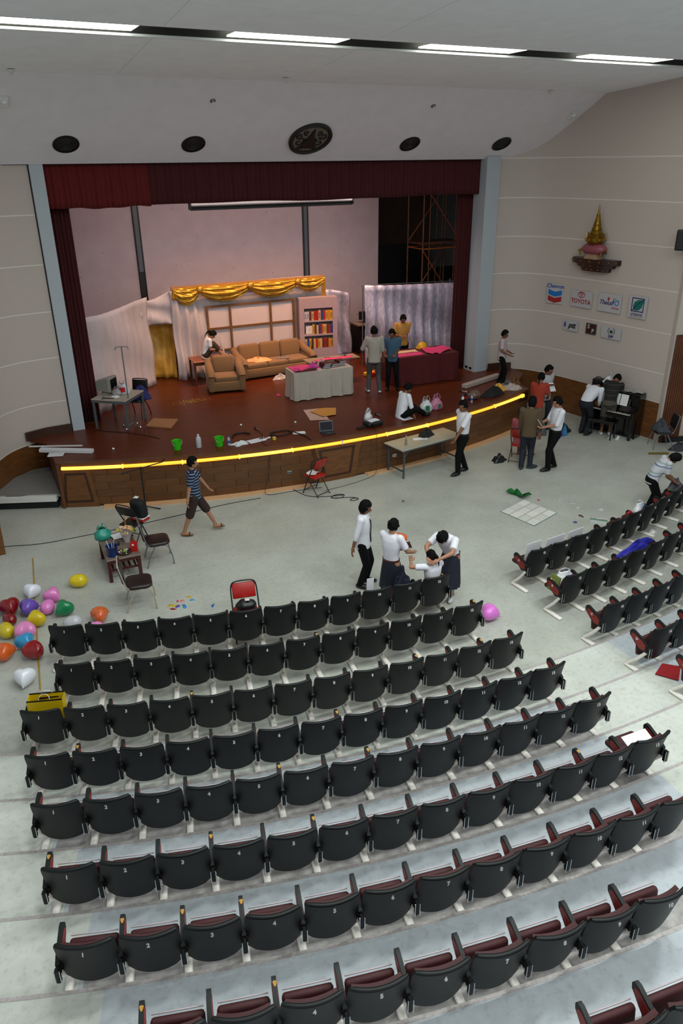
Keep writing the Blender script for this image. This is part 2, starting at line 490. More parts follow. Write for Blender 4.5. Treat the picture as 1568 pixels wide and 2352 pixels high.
# flank of the stage beside the landing
g = MB(); g.box((1.34, 17.15, 0.52), (0.06, 1.5, 1.0)); struct('wall_stage_flank', g, M_WOOD2)
# wooden end of the side stair at far left
g = MB(); g.prism([(0, 0), (0.32, 0.0), (0.34, 1.0), (0, 1.05)], 2.6, Matrix.Translation((-0.36, 16.0, 0)) @ Matrix.Rotation(PI/2, 4, 'X'))
struct('wall_stair_end', g, M_WOOD)

# ---- side walls in curved bands with pale joint lines
GZ = [0.0, 1.05, 1.82, 2.86, 3.91, 4.94, 5.98, 7.0, 8.9]
RWALL = smoothcurve([(14.38, 18.56), (14.9, 18.5), (15.5, 18.1), (15.85, 17.0), (16.05, 15.5), (16.26, 13.4)], 2)
LWALL = smoothcurve([(-1.2, 15.6), (-0.3, 16.8), (0.2, 17.6), (0.5, 18.15), (0.95, 18.5), (1.4, 18.66), (2.0, 18.7)], 2)
def wall_bands(name, curve, bands, base_band_mat):
    n = len(curve)-1
    cl = polyline(curve, 40)
    g = MB(); g.grid(lambda u, v: (*cl[round(u*40)], 8.9*v), 40, 1, 0.12)
    w = struct(name, g, M_GROOVE, smooth=40)
    for z0, z1 in zip(bands, bands[1:]):
        g = MB()
        sgn = 1
        g.grid(lambda u, v: (*cl[round(u*40)], z0+0.016+(z1-z0-0.032)*v), 40, 1, -0.009)
        obj('panel', g, base_band_mat if z1 <= 1.06 else M_WALL, w, smooth=40)
    return w
wr = wall_bands('wall_right', list(RWALL), GZ, M_WOOD)
wl = wall_bands('wall_left', list(LWALL), [0.0, 0.92]+GZ[2:], M_WOOD)
# wall beyond the wooden pier at the right
g = MB(); g.box((17.6, 12.9, 4.45), (2.9, 0.16, 8.9), rz=rad(-18))
struct('wall_far_right', g, M_WALL)
g = MB(); g.box((17.55, 12.8, 0.07), (2.6, 0.10, 0.14), rz=rad(-18)); struct('baseboard_far_right', g, M_BLACK)
pier = struct('trim_wood_pier', MB().box((16.52, 13.22, 1.44), (0.55, 0.16, 2.88), rz=rad(-18)), M_DARKWOOD)
g = MB(); g.rbox((0, 0, 0), (0.052, 0.025, 2.84), 0.006, 1)
slat_me = g.mesh('slat'); slat_me.materials.append(mat('pier_slat', '#5d3015', 0.4, var=0.25, scale=3, stretch=(3, 3, 0.6)))
for i in range(9):
    d = -0.25+0.0625*i
    obj('slat', slat_me, None, pier, (16.52+d*math.cos(rad(-18))-0.09*math.sin(rad(18)), 13.22+d*math.sin(rad(-18))-0.09*math.cos(rad(18)), 1.44), (0, 0, rad(-18)))
# baseboards on the stage against both walls
for nm, P in (('baseboard_left', [(0.92, 18.40), (1.4, 18.58), (2.0, 18.62)]), ('baseboard_right', [(14.40, 18.46), (14.8, 18.42), (15.12, 18.26)])):
    cl = polyline(P, 10)
    g = MB(); g.grid(lambda u, v: (*cl[round(u*10)], HS+0.20*v), 10, 1, -0.05)
    struct(nm, g, M_DARKWOOD)

# ---- proscenium
g = MB(); g.box((2.17, 18.86, 4.05), (0.28, 0.5, 6.0)); struct('trim_pilaster_left', g, M_PIL)
pr = struct('trim_pilaster_right', MB().box((14.10, 18.72, 4.05), (0.46, 0.55, 6.0)), M_PIL)
for dy in (0.12, -0.08):
    g = MB(); g.box((13.865, 18.72+dy, 1.14), (0.012, 0.12, 0.06)); obj('socket_plate', g, M_BLACK, pr)
# sloping bulkhead above the opening, ceiling with joints
BY0, BZ0, BY1, BZ1 = 18.6, 6.98, 16.4, 8.47
g = MB(); g.grid(lambda u, v: (-3+(16.05+3+1.9*v)*u, BY0+(BY1-BY0)*v, BZ0+(BZ1-BZ0)*v), 4, 2, 0.1)
bulk = struct('ceiling_bulkhead', g, M_BULK)
g = MB(); g.box((8, 18.75, 7.9), (20, 0.2, 1.86)); struct('wall_above_stage', g, M_BLACK)
g = MB(); g.prism([(15.35, 18.62), (15.6, 18.4), (15.95, 17.5), (16.6, 16.4), (17.9, 16.4), (17.9, 18.62)], 0.02, Matrix.Translation((0,0,0)))
# dark tube painted as the shadow line where bulkhead meets the right wall
gap = [(15.62, 18.40, 7.10), (15.95, 17.9, 7.44), (16.25, 17.3, 7.85), (16.6, 16.5, 8.39)]
g = MB(); g.tube(smoothcurve(gap, 2), 0.035, 6); obj('shadow_line', g, mat('shadow_line_paint', '#57534f', 0.7), bulk, smooth=60)
croot = bpy.data.objects.new('ceiling', None); COL.objects.link(croot); croot['kind'] = 'structure'
edges = [BY1] + [e for y in STRIPS for e in (y+0.33, y-0.33)] + [-6.0]
def cgrid(x0, x1, y0, y1, dz=0.0, th=0.06):
    g = MB()
    n0 = [(x0, y0, ceil_z(y0)+dz), (x1, y0, ceil_z(y0)+dz), (x1, y1, ceil_z(y1)+dz), (x0, y1, ceil_z(y1)+dz)]
    n1 = [(p[0], p[1], p[2]+th) for p in n0]
    g.add(n0+n1, [(0,3,2,1),(4,5,6,7),(0,1,5,4),(1,2,6,5),(2,3,7,6),(3,0,4,7)]); return g
for a, b in zip(edges[::2], edges[1::2]):
    xsplit = [-6, 0.0, 3.6, 7.2, 10.8, 14.4, 20.0]
    for x0, x1 in zip(xsplit, xsplit[1:]):
        ym = [a, (a+b)/2+(0.5 if int(x0) % 2 else -0.3), b]
        for y0, y1 in zip(ym, ym[1:]):
            obj('board', cgrid(x0+0.006, x1-0.006, y1+0.004, y0-0.004), M_CEIL, croot)
for a, b in zip(edges[::2], edges[1::2]): obj('joint_backing', cgrid(-6, 20, b, a, 0.014, 0.02), mat('ceiling_joint', '#f2f5f8', 0.8), croot)
for y in STRIPS:
    g = cgrid(-6, 20, y-0.35, y+0.35, 0.24, 0.05); g2 = obj('slot_top', g, mat('slot_dark', '#241f1c', 0.7), croot)
    for s in (-1, 1):
        obj('slot_side', cgrid(-6, 20, y+s*0.335-0.012, y+s*0.335+0.012, 0.03, 0.22), mat('slot_dark', '#241f1c', 0.7), croot)
        obj('slot_lip', cgrid(-6, 20, y+s*0.325-0.018, y+s*0.325+0.018, -0.012, 0.03), M_WHITE, croot)
M_FLUO = mat('fluorescent_tube', '#ffffff', 0.4, emis='#f4fff2', estr=5.0)
pos = ['leftmost', 'second from left', 'third from left', 'rightmost']
for i, (x0, x1) in enumerate(TUBES):
    y = STRIPS[0]; z = ceil_z(y)
    t = thing('ceiling_lamp', 'lit fluorescent ceiling lamp in the ceiling slot, %s of four' % pos[i], 'lamp', ((x0+x1)/2, y, z+0.19), 0, 'fluorescent lamps in the ceiling slot')
    L = x1-x0
    g = MB(); g.box((0, 0, 0.0), (L, 0.5, 0.05)); obj('housing', g, M_WHITE, t)
    g = MB(); g.box((0, 0, -0.16), (L-0.02, 0.52, 0.02)); obj('diffuser', g, M_FLUO, t)
    for s in (-1, 1):
        g = MB(); g.cyl((-L/2+0.05, s*0.11, -0.06), (L/2-0.05, s*0.11, -0.06), 0.022, n=8); obj('tube', g, M_FLUO, t, smooth=60)
        g = MB(); g.box((s*(L/2-0.04), 0, -0.05), (0.05, 0.36, 0.06)); obj('tube_holder', g, M_WHITE, t)
# small ceiling fittings
for i, (x, y, z) in enumerate(((1.74, 16.15, 8.48), (6.9, 16.0, 8.495), (14.03, 16.3, 8.47))):
    t = thing('sprinkler', 'small white ceiling sprinkler at the ceiling edge, %s' % ('left end', 'middle', 'right end')[i], 'sprinkler', (x, y, z), 0, 'sprinklers')
    obj('escutcheon', MB().lathe([(0.07, 0.0), (0.07, -0.02), (0.03, -0.035)], 12), M_WHITE, t, smooth=40)
    obj('head', MB().lathe([(0.02, -0.03), (0.025, -0.06), (0.04, -0.075), (0.0, -0.08)], 10), M_WHITE, t, smooth=40)
BN = Vector((0, -(BZ1-BZ0), -(BY0-BY1))).normalized()      # outward normal of the bulkhead (towards the hall)
BT = math.atan2(BZ1-BZ0, BY0-BY1)
def bulk_pt(x, s): return Vector((x, BY0+(BY1-BY0)*s, BZ0+(BZ1-BZ0)*s))
BROT = (PI-BT, 0, 0)    # local +z -> outward
for i, (x, yy) in enumerate(((5.63, 16.9), (11.03, 16.9))):
    s = (BY0-yy)/(BY0-BY1)
    t = thing('sprinkler', 'small round sprinkler on the sloping bulkhead, %s one' % ('left', 'right')[i], 'sprinkler', bulk_pt(x, s)+BN*0.0, rot=BROT, group='sprinklers')
    obj('escutcheon', MB().lathe([(0.06, 0.0), (0.06, 0.015), (0.03, 0.03)], 12), M_STEEL, t, smooth=40)
    obj('head', MB().lathe([(0.02, 0.03), (0.028, 0.06), (0.0, 0.065)], 10), M_WHITE, t, smooth=40)
for i, (x, yy) in enumerate(((1.61, 17.0), (15.45, 17.05))):
    s = (BY0-yy)/(BY0-BY1)
    t = thing('ceiling_sensor', 'small white box fitting on the sloping bulkhead, %s end' % ('left', 'right')[i], 'fitting', bulk_pt(x, s), rot=BROT)
    obj('case', MB().rbox((0, 0, 0.04), (0.16, 0.24, 0.08), 0.015, 2), M_WHITE, t)
    obj('lens', MB().ell((0, 0.04, 0.08), (0.05, 0.05, 0.03)), mat('lens_white', '#e8eef2', 0.2), t, smooth=60)
M_GRILLE = mat('speaker_grille', '#17181a', 0.7, var=0.3, scale=220)
for i, x in enumerate((2.77, 5.49, 11.12, 14.0)):
    t = thing('ceiling_speaker', 'round black ceiling loudspeaker in bulkhead, %s of four' % pos[i], 'loudspeaker', bulk_pt(x, 0.25), rot=BROT, group='bulkhead loudspeakers')
    obj('rim', MB().lathe([(0.27, 0.0), (0.27, 0.02), (0.235, 0.025), (0.235, 0.0)], 28, cap=False), M_BLACK, t, smooth=40)
    obj('grille', MB().lathe([(0.24, 0.004), (0.2, 0.012), (0.0, 0.016)], 28, cap=False), M_GRILLE, t, smooth=60)
    g = MB()
    for a in range(3): g.lathe([(0.06+0.055*a, 0.014), (0.066+0.055*a, 0.022), (0.072+0.055*a, 0.014)], 24, cap=False)
    obj('grille_ring', g, M_BLACK, t, smooth=60)
# carved medallion
t = thing('wall_medallion', 'round dark carved medallion with pale scrollwork above the stage curtain', 'emblem', bulk_pt(8.27, 0.33), rot=BROT)
M_CARVE = mat('pale_carving', '#6f6a5e', 0.7, var=0.2, scale=20)
M_EBONY = mat('ebony', '#1c1a18', 0.5)
obj('rim', MB().lathe([(0.53, 0.0), (0.53, 0.06), (0.49, 0.08), (0.44, 0.05), (0.44, 0.0)], 40, cap=False), M_EBONY, t, smooth=40)
obj('disc', MB().lathe([(0.45, 0.0), (0.45, 0.02), (0.0, 0.021)], 40), M_CARVE, t, smooth=30)
def scroll(cx, cy, r, a0, turns, w, flip=1):
    p = []
    for i in range(22):
        q = i/21; rr = r*(1-0.8*q); a = a0+flip*turns*2*PI*q
        p.append((cx+rr*math.cos(a), cy+rr*math.sin(a), 0.03))
    return p
for s in (-1, 1):
    g = MB()
    for (cx, cy, r, a0, tn) in ((0.25, -0.12, 0.12, 2.4, 1.1), (0.30, 0.10, 0.10, 3.6, 1.1), (0.16, 0.22, 0.08, 4.4, 1.0), (0.13, -0.02, 0.06, 3.0, 1.0), (0.2, -0.3, 0.07, 2.0, 1.0)):
        g.tube([(s*p[0], p[1], p[2]) for p in scroll(cx, cy, r, a0, tn, 0.02)], [0.026*(1-0.6*i/21) for i in range(22)], 6)
    obj('scrollwork', g, M_EBONY, t, smooth=60)
g = MB(); g.prism([(-0.16, -0.30), (0.16, -0.30), (0.18, -0.12), (0.10, -0.02), (0.05, 0.16), (0.0, 0.36), (-0.05, 0.16), (-0.10, -0.02), (-0.18, -0.12)], 0.05, Matrix.Translation((0, 0, 0.035)))
obj('centre_motif', g, M_EBONY, t)
bead_me = MB().ell((0, 0, 0), (0.014, 0.014, 0.012), nu=6, nv=4).mesh('bead', 60); bead_me.materials.append(M_CARVE)
for k in range(40):
    a = 2*PI*k/40; obj('bead', bead_me, None, t, (0.405*math.cos(a), 0.405*math.sin(a), 0.024))
# ------------------------------------------------------------------ curtains and backdrop
def cloth_mat(name, col, rough=0.9, sheen=0.0, var=0.12, trl=0.0):
    m = mat(name, col, rough, var=var, scale=5, stretch=(6, 6, 0.6), sheen=sheen)
    return m
M_VELVET = cloth_mat('red_velvet', '#42060a')
M_VELVET2 = cloth_mat('red_velvet_bright', '#5e0a0a')
def pleated(name, x0, x1, y, z0, z1, folds, amp, m, label, hem=0.0, nv=6):
    random.seed(hash(name) % 100 if False else int(x0*10))
    ph = [random.uniform(-0.6, 0.6) for _ in range(folds+2)]
    def fn(u, v):
        s = u*folds; k = int(s); a = amp*(0.8+0.3*math.sin(k*2.3))
        zz = z0+(z1-z0)*v
        h = hem*(math.sin(u*9.0)*0.5+math.sin(u*23+1)*0.3)*(1-v)
        return (x0+(x1-x0)*u, y+a*math.sin(2*PI*s+ph[k]*0.4)*(1-0.25*v), zz+h)
    g = MB(); g.grid(fn, folds*6, nv, 0.012)
    return tag(obj(name, g, m, smooth=180), label, 'curtain')
pleated('stage_valance', 2.31, 4.58, 18.76, 6.07, 6.99, 20, 0.03, M_VELVET2, 'short brighter red velvet valance piece at the left of the stage opening', 0.03)
pleated('stage_valance', 4.58, 13.92, 18.74, 6.09, 6.99, 80, 0.03, M_VELVET, 'long dark red pleated velvet valance across the stage opening', 0.03)
pleated('stage_curtain', 2.28, 2.78, 19.06, HS+0.012, 6.4, 6, 0.05, M_VELVET, 'dark red velvet leg curtain hanging at left of the stage')
pleated('stage_curtain', 13.40, 14.0, 19.06, HS+0.012, 6.4, 7, 0.05, M_VELVET, 'dark red velvet leg curtain hanging at right of the stage')
# stage house: back wall behind scaffold, sides, lid
M_DIM = mat('stage_house_brown', '#4a3a33', 0.9, var=0.1, scale=2)
g = MB(); g.box((9, 26.9, 4.5), (22, 0.2, 9)); struct('wall_stage_back', g, M_DIM)
g = MB(); g.box((17.7, 23, 4.5), (0.2, 8.4, 9)); struct('wall_stage_right', g, mat('stage_side_grey', '#5e6468', 0.9))
g = MB(); g.box((0.5, 23, 4.5), (0.2, 8.4, 9)); struct('wall_stage_left', g, M_DIM)
g = MB(); g.box((9, 23, 9.0), (22, 8.6, 0.1)); struct('ceiling_stage_house', g, M_BLACK)
# pale plastered backdrop wall with gaps for the black posts
M_BACK = mat('backdrop_plaster', '#a8979a', 0.85, var=0.05, scale=2.5)
nt = M_BACK.node_tree
vn = nt.nodes.new('ShaderNodeTexNoise'); vn.inputs['Scale'].default_value = 9; vn.inputs['Detail'].default_value = 3
tcb = nt.nodes.new('ShaderNodeTexCoord'); nt.links.new(tcb.outputs['Object'], vn.inputs['Vector'])
rb = nt.nodes.new('ShaderNodeValToRGB'); rb.color_ramp.elements[0].position = 0.70; rb.color_ramp.elements[1].position = 0.73
rb.color_ramp.elements[0].color = (1,1,1,1); rb.color_ramp.elements[1].color = (0.62,0.57,0.57,1)
nt.links.new(vn.outputs['Fac'], rb.inputs['Fac'])
bb = nt.nodes['Principled BSDF']; old = bb.inputs['Base Color'].links[0].from_socket
mxb = nt.nodes.new('ShaderNodeMixRGB'); mxb.blend_type = 'MULTIPLY'; mxb.inputs[0].default_value = 1
nt.links.new(old, mxb.inputs[1]); nt.links.new(rb.outputs['Color'], mxb.inputs[2]); nt.links.new(mxb.outputs[0], bb.inputs['Base Color'])
bw = bpy.data.objects.new('wall_backdrop', None); COL.objects.link(bw); bw['kind'] = 'structure'
for (x0, x1) in ((0.6, 5.13), (5.34, 10.51), (10.72, 13.32)):
    g = MB(); g.box(((x0+x1)/2, 23.55, 4.3), (x1-x0, 0.1, 6.5)); obj('panel', g, M_BACK, bw)
for i, (x, zsplit) in enumerate(((5.235, 4.05), (10.615, 3.4))):
    t = thing('steel_post', ('grey upright steel post at left of the pale backdrop', 'dark upright steel post behind the gold swag at right of backdrop')[i], 'post', (x, 23.5, HS))
    g = MB(); g.box((0, 0, (zsplit-HS)/2), (0.19, 0.08, zsplit-HS)); obj('lower_post', g, M_BLACK, t)
    g = MB(); g.box((0, 0.0, (zsplit-HS)+(7-zsplit)/2), (0.19, 0.06, 7-zsplit)); obj('upper_post', g, mat('post_grey', '#4d5257', 0.5), t)
    g = MB(); g.box((-0.08, -0.05, 3.0), (0.025, 0.03, 6.0)); g.box((0.08, -0.05, 3.0), (0.025, 0.03, 6.0)); obj('flange', g, M_BLACK, t)
# rolled projection screen
t = thing('projection_screen', 'rolled white projection screen case with black edge hanging under valance', 'screen', (8.17, 20.0, 5.97))
obj('case', MB().rbox((0, 0, 0.06), (4.62, 0.14, 0.13), 0.03, 2), mat('screen_case', '#8f8f8f', 0.6), t)
for x in (-1.8, 1.8): obj('suspension_cable', MB().cyl((x, 0, 0.12), (x, 0, 2.97), 0.006, n=6), M_STEEL, t)
obj('weight_bar', MB().rbox((0, 0.0, -0.055), (4.62, 0.05, 0.09), 0.015, 2), mat('screen_black', '#0d1412', 0.5), t)
for s in (-1, 1): obj('end_cap', MB().box((s*2.32, 0, 0.03), (0.03, 0.16, 0.22)), M_BLACK, t)
# scaffold tower in the dark wing
t = thing('scaffold_tower', 'rusty steel scaffold tower standing in the dark right wing', 'scaffold', (15.1, 22.6, HS))
M_SCAF = mat('scaffold_rust', '#6a4a36', 0.5, metal=0.5, var=0.4, scale=6)
M_SCAFO = mat('scaffold_orange', '#a85a26', 0.45, metal=0.3)
cx = [(-0.85, -0.45), (0.65, -0.45), (-0.85, 0.5), (0.65, 0.5)]
for (x, y) in cx: obj('upright', MB().cyl((x, y, 0), (x, y, 5.4), 0.024, n=8), M_SCAF, t, smooth=60)
for (x, y) in ((-0.6, -0.45), (0.4, -0.45), (0.52, 0.5), (0.3, 0.5)): obj('inner_upright', MB().cyl((x, y, 0.2), (x, y, 5.3), 0.018, n=8), M_SCAF, t, smooth=60)
for z in (1.2, 3.25, 3.4, 5.2):
    for y in (-0.45, 0.5): obj('ledger', MB().cyl((-0.85, y, z), (0.65, y, z), 0.022, n=8), M_SCAFO if z == 3.25 else M_SCAF, t, smooth=60)
    for x in (-0.85, 0.65): obj('transom', MB().cyl((x, -0.45, z), (x, 0.5, z), 0.02, n=8), M_SCAFO if z == 3.25 else M_SCAF, t, smooth=60)
for (a, b) in (((-0.85, -0.47, 5.2), (0.65, -0.47, 3.4)), ((0.65, 0.52, 5.2), (-0.85, 0.52, 3.4)), ((-0.85, -0.47, 3.2), (0.65, -0.47, 1.2)), ((0.65, 0.52, 3.2), (-0.85, 0.52, 1.2))):
    obj('brace', MB().cyl(a, b, 0.014, n=8), M_SCAFO, t, smooth=60)
obj('deck_board', MB().box((-0.1, 0.02, 3.44), (1.5, 0.9, 0.04)), M_DARKWOOD, t)
# dark masking flat low in the wing
for i, (x, y, w, h, lab) in enumerate(((14.6, 25.6, 3.4, 3.1, 'tall black masking flat at the back of the right wing'), (16.6, 24.6, 1.6, 2.3, 'lower black masking flat at the right of the wing'))):
    t = thing('masking_flat', lab, 'flat', (x, y, HS))
    obj('cloth', MB().box((0, 0, h/2), (w, 0.04, h)), M_BLACK, t)
    for s in (-1, 1): obj('stile', MB().box((s*(w/2-0.05), 0.05, h/2), (0.08, 0.05, h)), M_DARKWOOD, t)
    obj('rail', MB().box((0, 0.05, h-0.05), (w, 0.05, 0.08)), M_DARKWOOD, t)
# black desk in the gap behind the silver drapes
t = thing('black_desk', 'low black desk with a pale top in the dark gap beside silver drapes', 'table', (12.45, 22.6, HS))
obj('top', MB().box((0, 0, 0.95), (1.1, 0.6, 0.04)), mat('desk_top_pale', '#8a7566', 0.6), t)
obj('body', MB().box((0, 0.05, 0.46), (1.06, 0.5, 0.92)), M_BLACK, t)
for s in (-1, 1): obj('leg', MB().box((s*0.5, -0.25, 0.465), (0.06, 0.06, 0.93)), M_BLACK, t)
t = thing('desk_monitor', 'small black screen standing on the black desk in the gap', 'monitor', (12.3, 22.6, HS+0.97), rad(-10))
obj('screen', MB().rbox((0, 0, 0.24), (0.4, 0.05, 0.28), 0.02, 2), M_BLACK, t)
obj('stand', MB().lathe([(0.12, 0), (0.12, 0.015), (0.03, 0.03), (0.03, 0.12)], 12), M_BLACK, t, smooth=40)

# ------------------------------------------------------------------ set: white drapes, gold cloth, swags
M_GAUZE = mat('white_gauze', '#c6babb', 0.75, var=0.06, scale=3)
M_GOLDCLOTH = mat('gold_cloth', '#d9a23f', 0.5, var=0.2, scale=4)
M_SATIN = mat('gold_satin', '#c79a35', 0.27, metal=0.55, var=0.25, scale=6, stretch=(2, 2, 6))
M_SILVER = mat('silver_lame', '#b5aec0', 0.38, metal=0.35, var=0.35, scale=7, stretch=(5, 5, 1.0), bump=0.25, bscale=14)
def drape(name, path, ztop, zbot, folds, amp, m, label, cat='drape', nv=10, swag=0.0, seed=1, flare=0.12, parent=None, lean=0.0):
    """hanging cloth along a plan polyline; ztop(u) gives the top edge"""
    rnd = random.Random(seed)
    ks = [(rnd.uniform(0.7, 1.4)*folds, rnd.uniform(0, 6.28), rnd.uniform(0.3, 1)) for _ in range(4)]
    nu = max(24, int(folds*6))
    pl = polyline(path, nu)
    def fn(u, v):
        i = min(nu, round(u*nu)); x, y = pl[i]
        a, b = pl[max(0, i-1)], pl[min(nu, i+1)]
        tx, ty = b[0]-a[0], b[1]-a[1]; L = math.hypot(tx, ty) or 1; nx, ny = ty/L, -tx/L
        d = sum(w*math.sin(2*PI*f*u+p+0.8*math.sin(3*v+p)*swag) for f, p, w in ks)*amp*(0.35+0.65*(1-v))
        d += swag*0.10*math.sin(10*v+6*u+seed)+flare*(1-v)**2
        zt = ztop(u); zb = zbot+0.02*math.sin(15*u+seed)**2
        return (x+nx*d, y+ny*d+lean*(1-v), zb+(zt-zb)*v)
    g = MB(); g.grid(fn, nu, nv, 0.008)
    o = obj(name, g, m, parent, smooth=180)
    if parent is None: tag(o, label, cat)
    return o
set1 = drape('white_drape', [(2.75, 19.55), (3.2, 19.95), (3.9, 20.8), (4.5, 21.55), (4.9, 21.9)], lambda u: 3.56-0.07*math.sin(PI*u), HS+0.012, 7, 0.028, M_GAUZE, 'sheer white drape on the angled left set wall', swag=0.35, seed=4, nv=16, flare=0.05)
drape('white_drape', [(4.62, 21.75), (4.95, 22.0), (5.3, 22.1), (5.75, 22.05)], lambda u: 3.52+0.20*u-0.16*math.sin(PI*u), 2.72, 3, 0.025, M_GAUZE, 'gathered white pelmet drape above the gold doorway', swag=0.4, seed=9, nv=12, flare=0.0)
drape('white_drape', [(5.62, 21.98), (6.0, 22.02), (6.7, 22.1), (7.3, 22.12)], lambda u: 3.74, HS+0.012, 6, 0.05, M_GAUZE, 'white drape hanging between the gold doorway and window frame', swag=0.5, seed=12, nv=14)
drape('white_drape', [(7.25, 22.16), (8.4, 22.2), (9.6, 22.2), (10.5, 22.15)], lambda u: 3.74, HS+0.012, 8, 0.03, M_GAUZE, 'white drape behind the wooden window frame and sofa', swag=0.3, seed=15, nv=10, flare=0.02)
drape('gold_doorway_cloth', [(4.75, 22.75), (5.2, 22.7), (5.75, 22.55)], lambda u: 3.0, HS+0.012, 3, 0.05, M_GOLDCLOTH, 'gold cloth hanging in the doorway of the stage set', swag=0.5, seed=21, nv=14, flare=0.25)
# gold swag pelmet: four scallops and knots
t = thing('gold_swag', 'draped gold satin swag along the top of the stage set', 'drape', (5.7, 21.95, 3.74))
knots = [0.0, 0.76, 2.31, 3.86, 4.76]; drops = [0.50, 0.47, 0.47, 0.40]
for i in range(4):
    x0, x1, dr = knots[i], knots[i+1], drops[i]
    def fn(u, v):
        sag = math.sin(PI*u)**0.7
        z = -0.02 - v*(0.16+(dr-0.16)*sag)
        y = -0.05-0.10*math.sin(PI*min(1, v*1.1))*(0.4+0.6*sag)+(0.026*math.sin(v*20+3*u)+0.012*math.sin(v*47-9*u))*(0.3+sag)
        return (x0+(x1-x0)*u, y, z)
    obj('swag', MB().grid(fn, 24, 36, 0.008), M_SATIN, t, smooth=180)
for x in knots[1:4]:
    g = MB(); g.ell((x, -0.13, -0.09), (0.10, 0.08, 0.11), fn=lambda p: p*(1+0.12*math.sin(7*p.x+5*p.z)), nu=14, nv=10)
    obj('knot', g, M_SATIN, t, smooth=180)
for x, w in ((0.02, 0.12), (4.76, 0.10)):
    def fn(u, v): return (x+(u-0.5)*w*(1+0.5*v), -0.08+0.03*math.sin(u*14), -0.02-(0.3 if x < 1 else 0.62)*v)
    obj('tail', MB().grid(fn, 12, 8, 0.008), M_SATIN, t, smooth=180)
g = MB(); g.box((2.38, 0.02, 0.0), (4.86, 0.06, 0.05)); obj('batten', g, mat('batten_wood', '#a8763c', 0.6), t)
# window frame of the set: rails, stiles and panes
t = thing('window_frame', 'brown wooden six pane window frame on the white set wall', 'window frame', (8.06, 22.02, 1.80), 0)
M_FRAME = mat('frame_wood', '#6e4a24', 0.55, var=0.2, scale=5)
M_PANE = mat('pane_paper', '#cdbfc0', 0.7, var=0.03, scale=3)
W2 = 1.39
for z in (0.0, 0.66, 1.31): obj('rail', MB().box((0, -0.03, z), (2*W2, 0.05, 0.055)), M_FRAME, t)
for x in (-W2, -0.68, 0.62, W2): obj('stile', MB().box((x, -0.035, 0.655), (0.06, 0.055, 1.36)), M_FRAME, t)
for (x0, x1) in ((-W2, -0.68), (-0.68, 0.62), (0.62, W2)):
    for z0 in (0.0, 0.66): obj('pane', MB().box(((x0+x1)/2, 0.0, z0+0.33), (x1-x0-0.05, 0.012, 0.60)), M_PANE, t)
# silver drapes
drape('silver_drape', [(10.80, 22.5), (11.1, 22.35), (11.62, 22.4)], lambda u: 3.27-0.18*u, HS+0.012, 3, 0.06, M_SILVER, 'shiny silver drape beside the prop bookcase', swag=0.5, seed=31, nv=18, flare=0.1)
bt = drape('silver_booth_drape', [(11.25, 20.62), (11.9, 20.5), (12.9, 20.5), (14.1, 20.45), (14.6, 20.2)], lambda u: 3.55-0.12*u, HS+0.012, 9, 0.035, M_SILVER, 'wide silver foil drape behind the red covered table', swag=0.4, seed=33, nv=14, flare=0.05)
t = thing('drape_rail', 'thin rail carrying the wide silver foil drape', 'rail', (12.9, 20.75, 3.5))
obj('bar', MB().cyl((-1.7, 0.05, 0.04), (1.7, -0.1, -0.05), 0.012, n=8), M_STEEL, t, smooth=60)
for x in (-1.6, 1.6): obj('upright', MB().cyl((x, 0.12, HS-3.5), (x, 0.12, 0.0), 0.02, n=8), M_STEEL, t, smooth=60)

# ------------------------------------------------------------------ bookcase with books
BX, BYY, BRZ = 10.18, 21.80, rad(-12)
bc = thing('bookcase', 'pale lilac prop bookcase with three shelves of books', 'bookcase', (BX, BYY, HS), BRZ)
M_LILAC = mat('lilac_board', '#a68f96', 0.7, var=0.04, scale=8)
w, d, h = 1.22, 0.32, 2.10
for s in (-1, 1):
    obj('side', MB().box((s*(w/2-0.075), 0, h/2), (0.15, d, h)), M_LILAC, bc)
obj('back', MB().box((0, d/2-0.02, h/2), (w-0.3, 0.03, h)), M_LILAC, bc)
obj('plinth', MB().box((0, 0, 0.27), (w-0.3, d-0.01, 0.54)), M_LILAC, bc)
obj('top', MB().box((0, 0, h-0.16), (w-0.3, d-0.01, 0.32)), M_LILAC, bc)
SH = [0.555, 0.99, 1.42]
for z in SH[1:]: obj('shelf', MB().box((0, -0.01, z-0.035), (w-0.3, d-0.02, 0.05)), M_LILAC, bc)
BC = {'yellow': '#c99a1a', 'blue': '#1d3a86', 'red': '#a3150f', 'brown': '#5c2a14', 'cream': '#c8a070', 'orange': '#c9791d', 'white': '#b9b3bd', 'gold': '#b57d16'}
rows_b = [('bottom', SH[0], ['cream', 'blue', 'yellow', 'brown', 'cream', 'red', 'yellow', 'cream', 'brown', 'red', 'brown', 'orange', 'gold'], 0),
          ('middle', SH[1], ['yellow', 'brown', 'cream', 'blue', 'red', 'yellow', 'cream', 'brown', 'red', 'blue'], 0.25),
          ('top', SH[2], ['white', 'white', 'brown', 'cream', 'red', 'red', 'cream', 'blue', 'red', 'yellow', 'orange', 'yellow'], 0)]
Rb = Matrix.Translation((BX, BYY, HS)) @ Matrix.Rotation(BRZ, 4, 'Z')
random.seed(11)
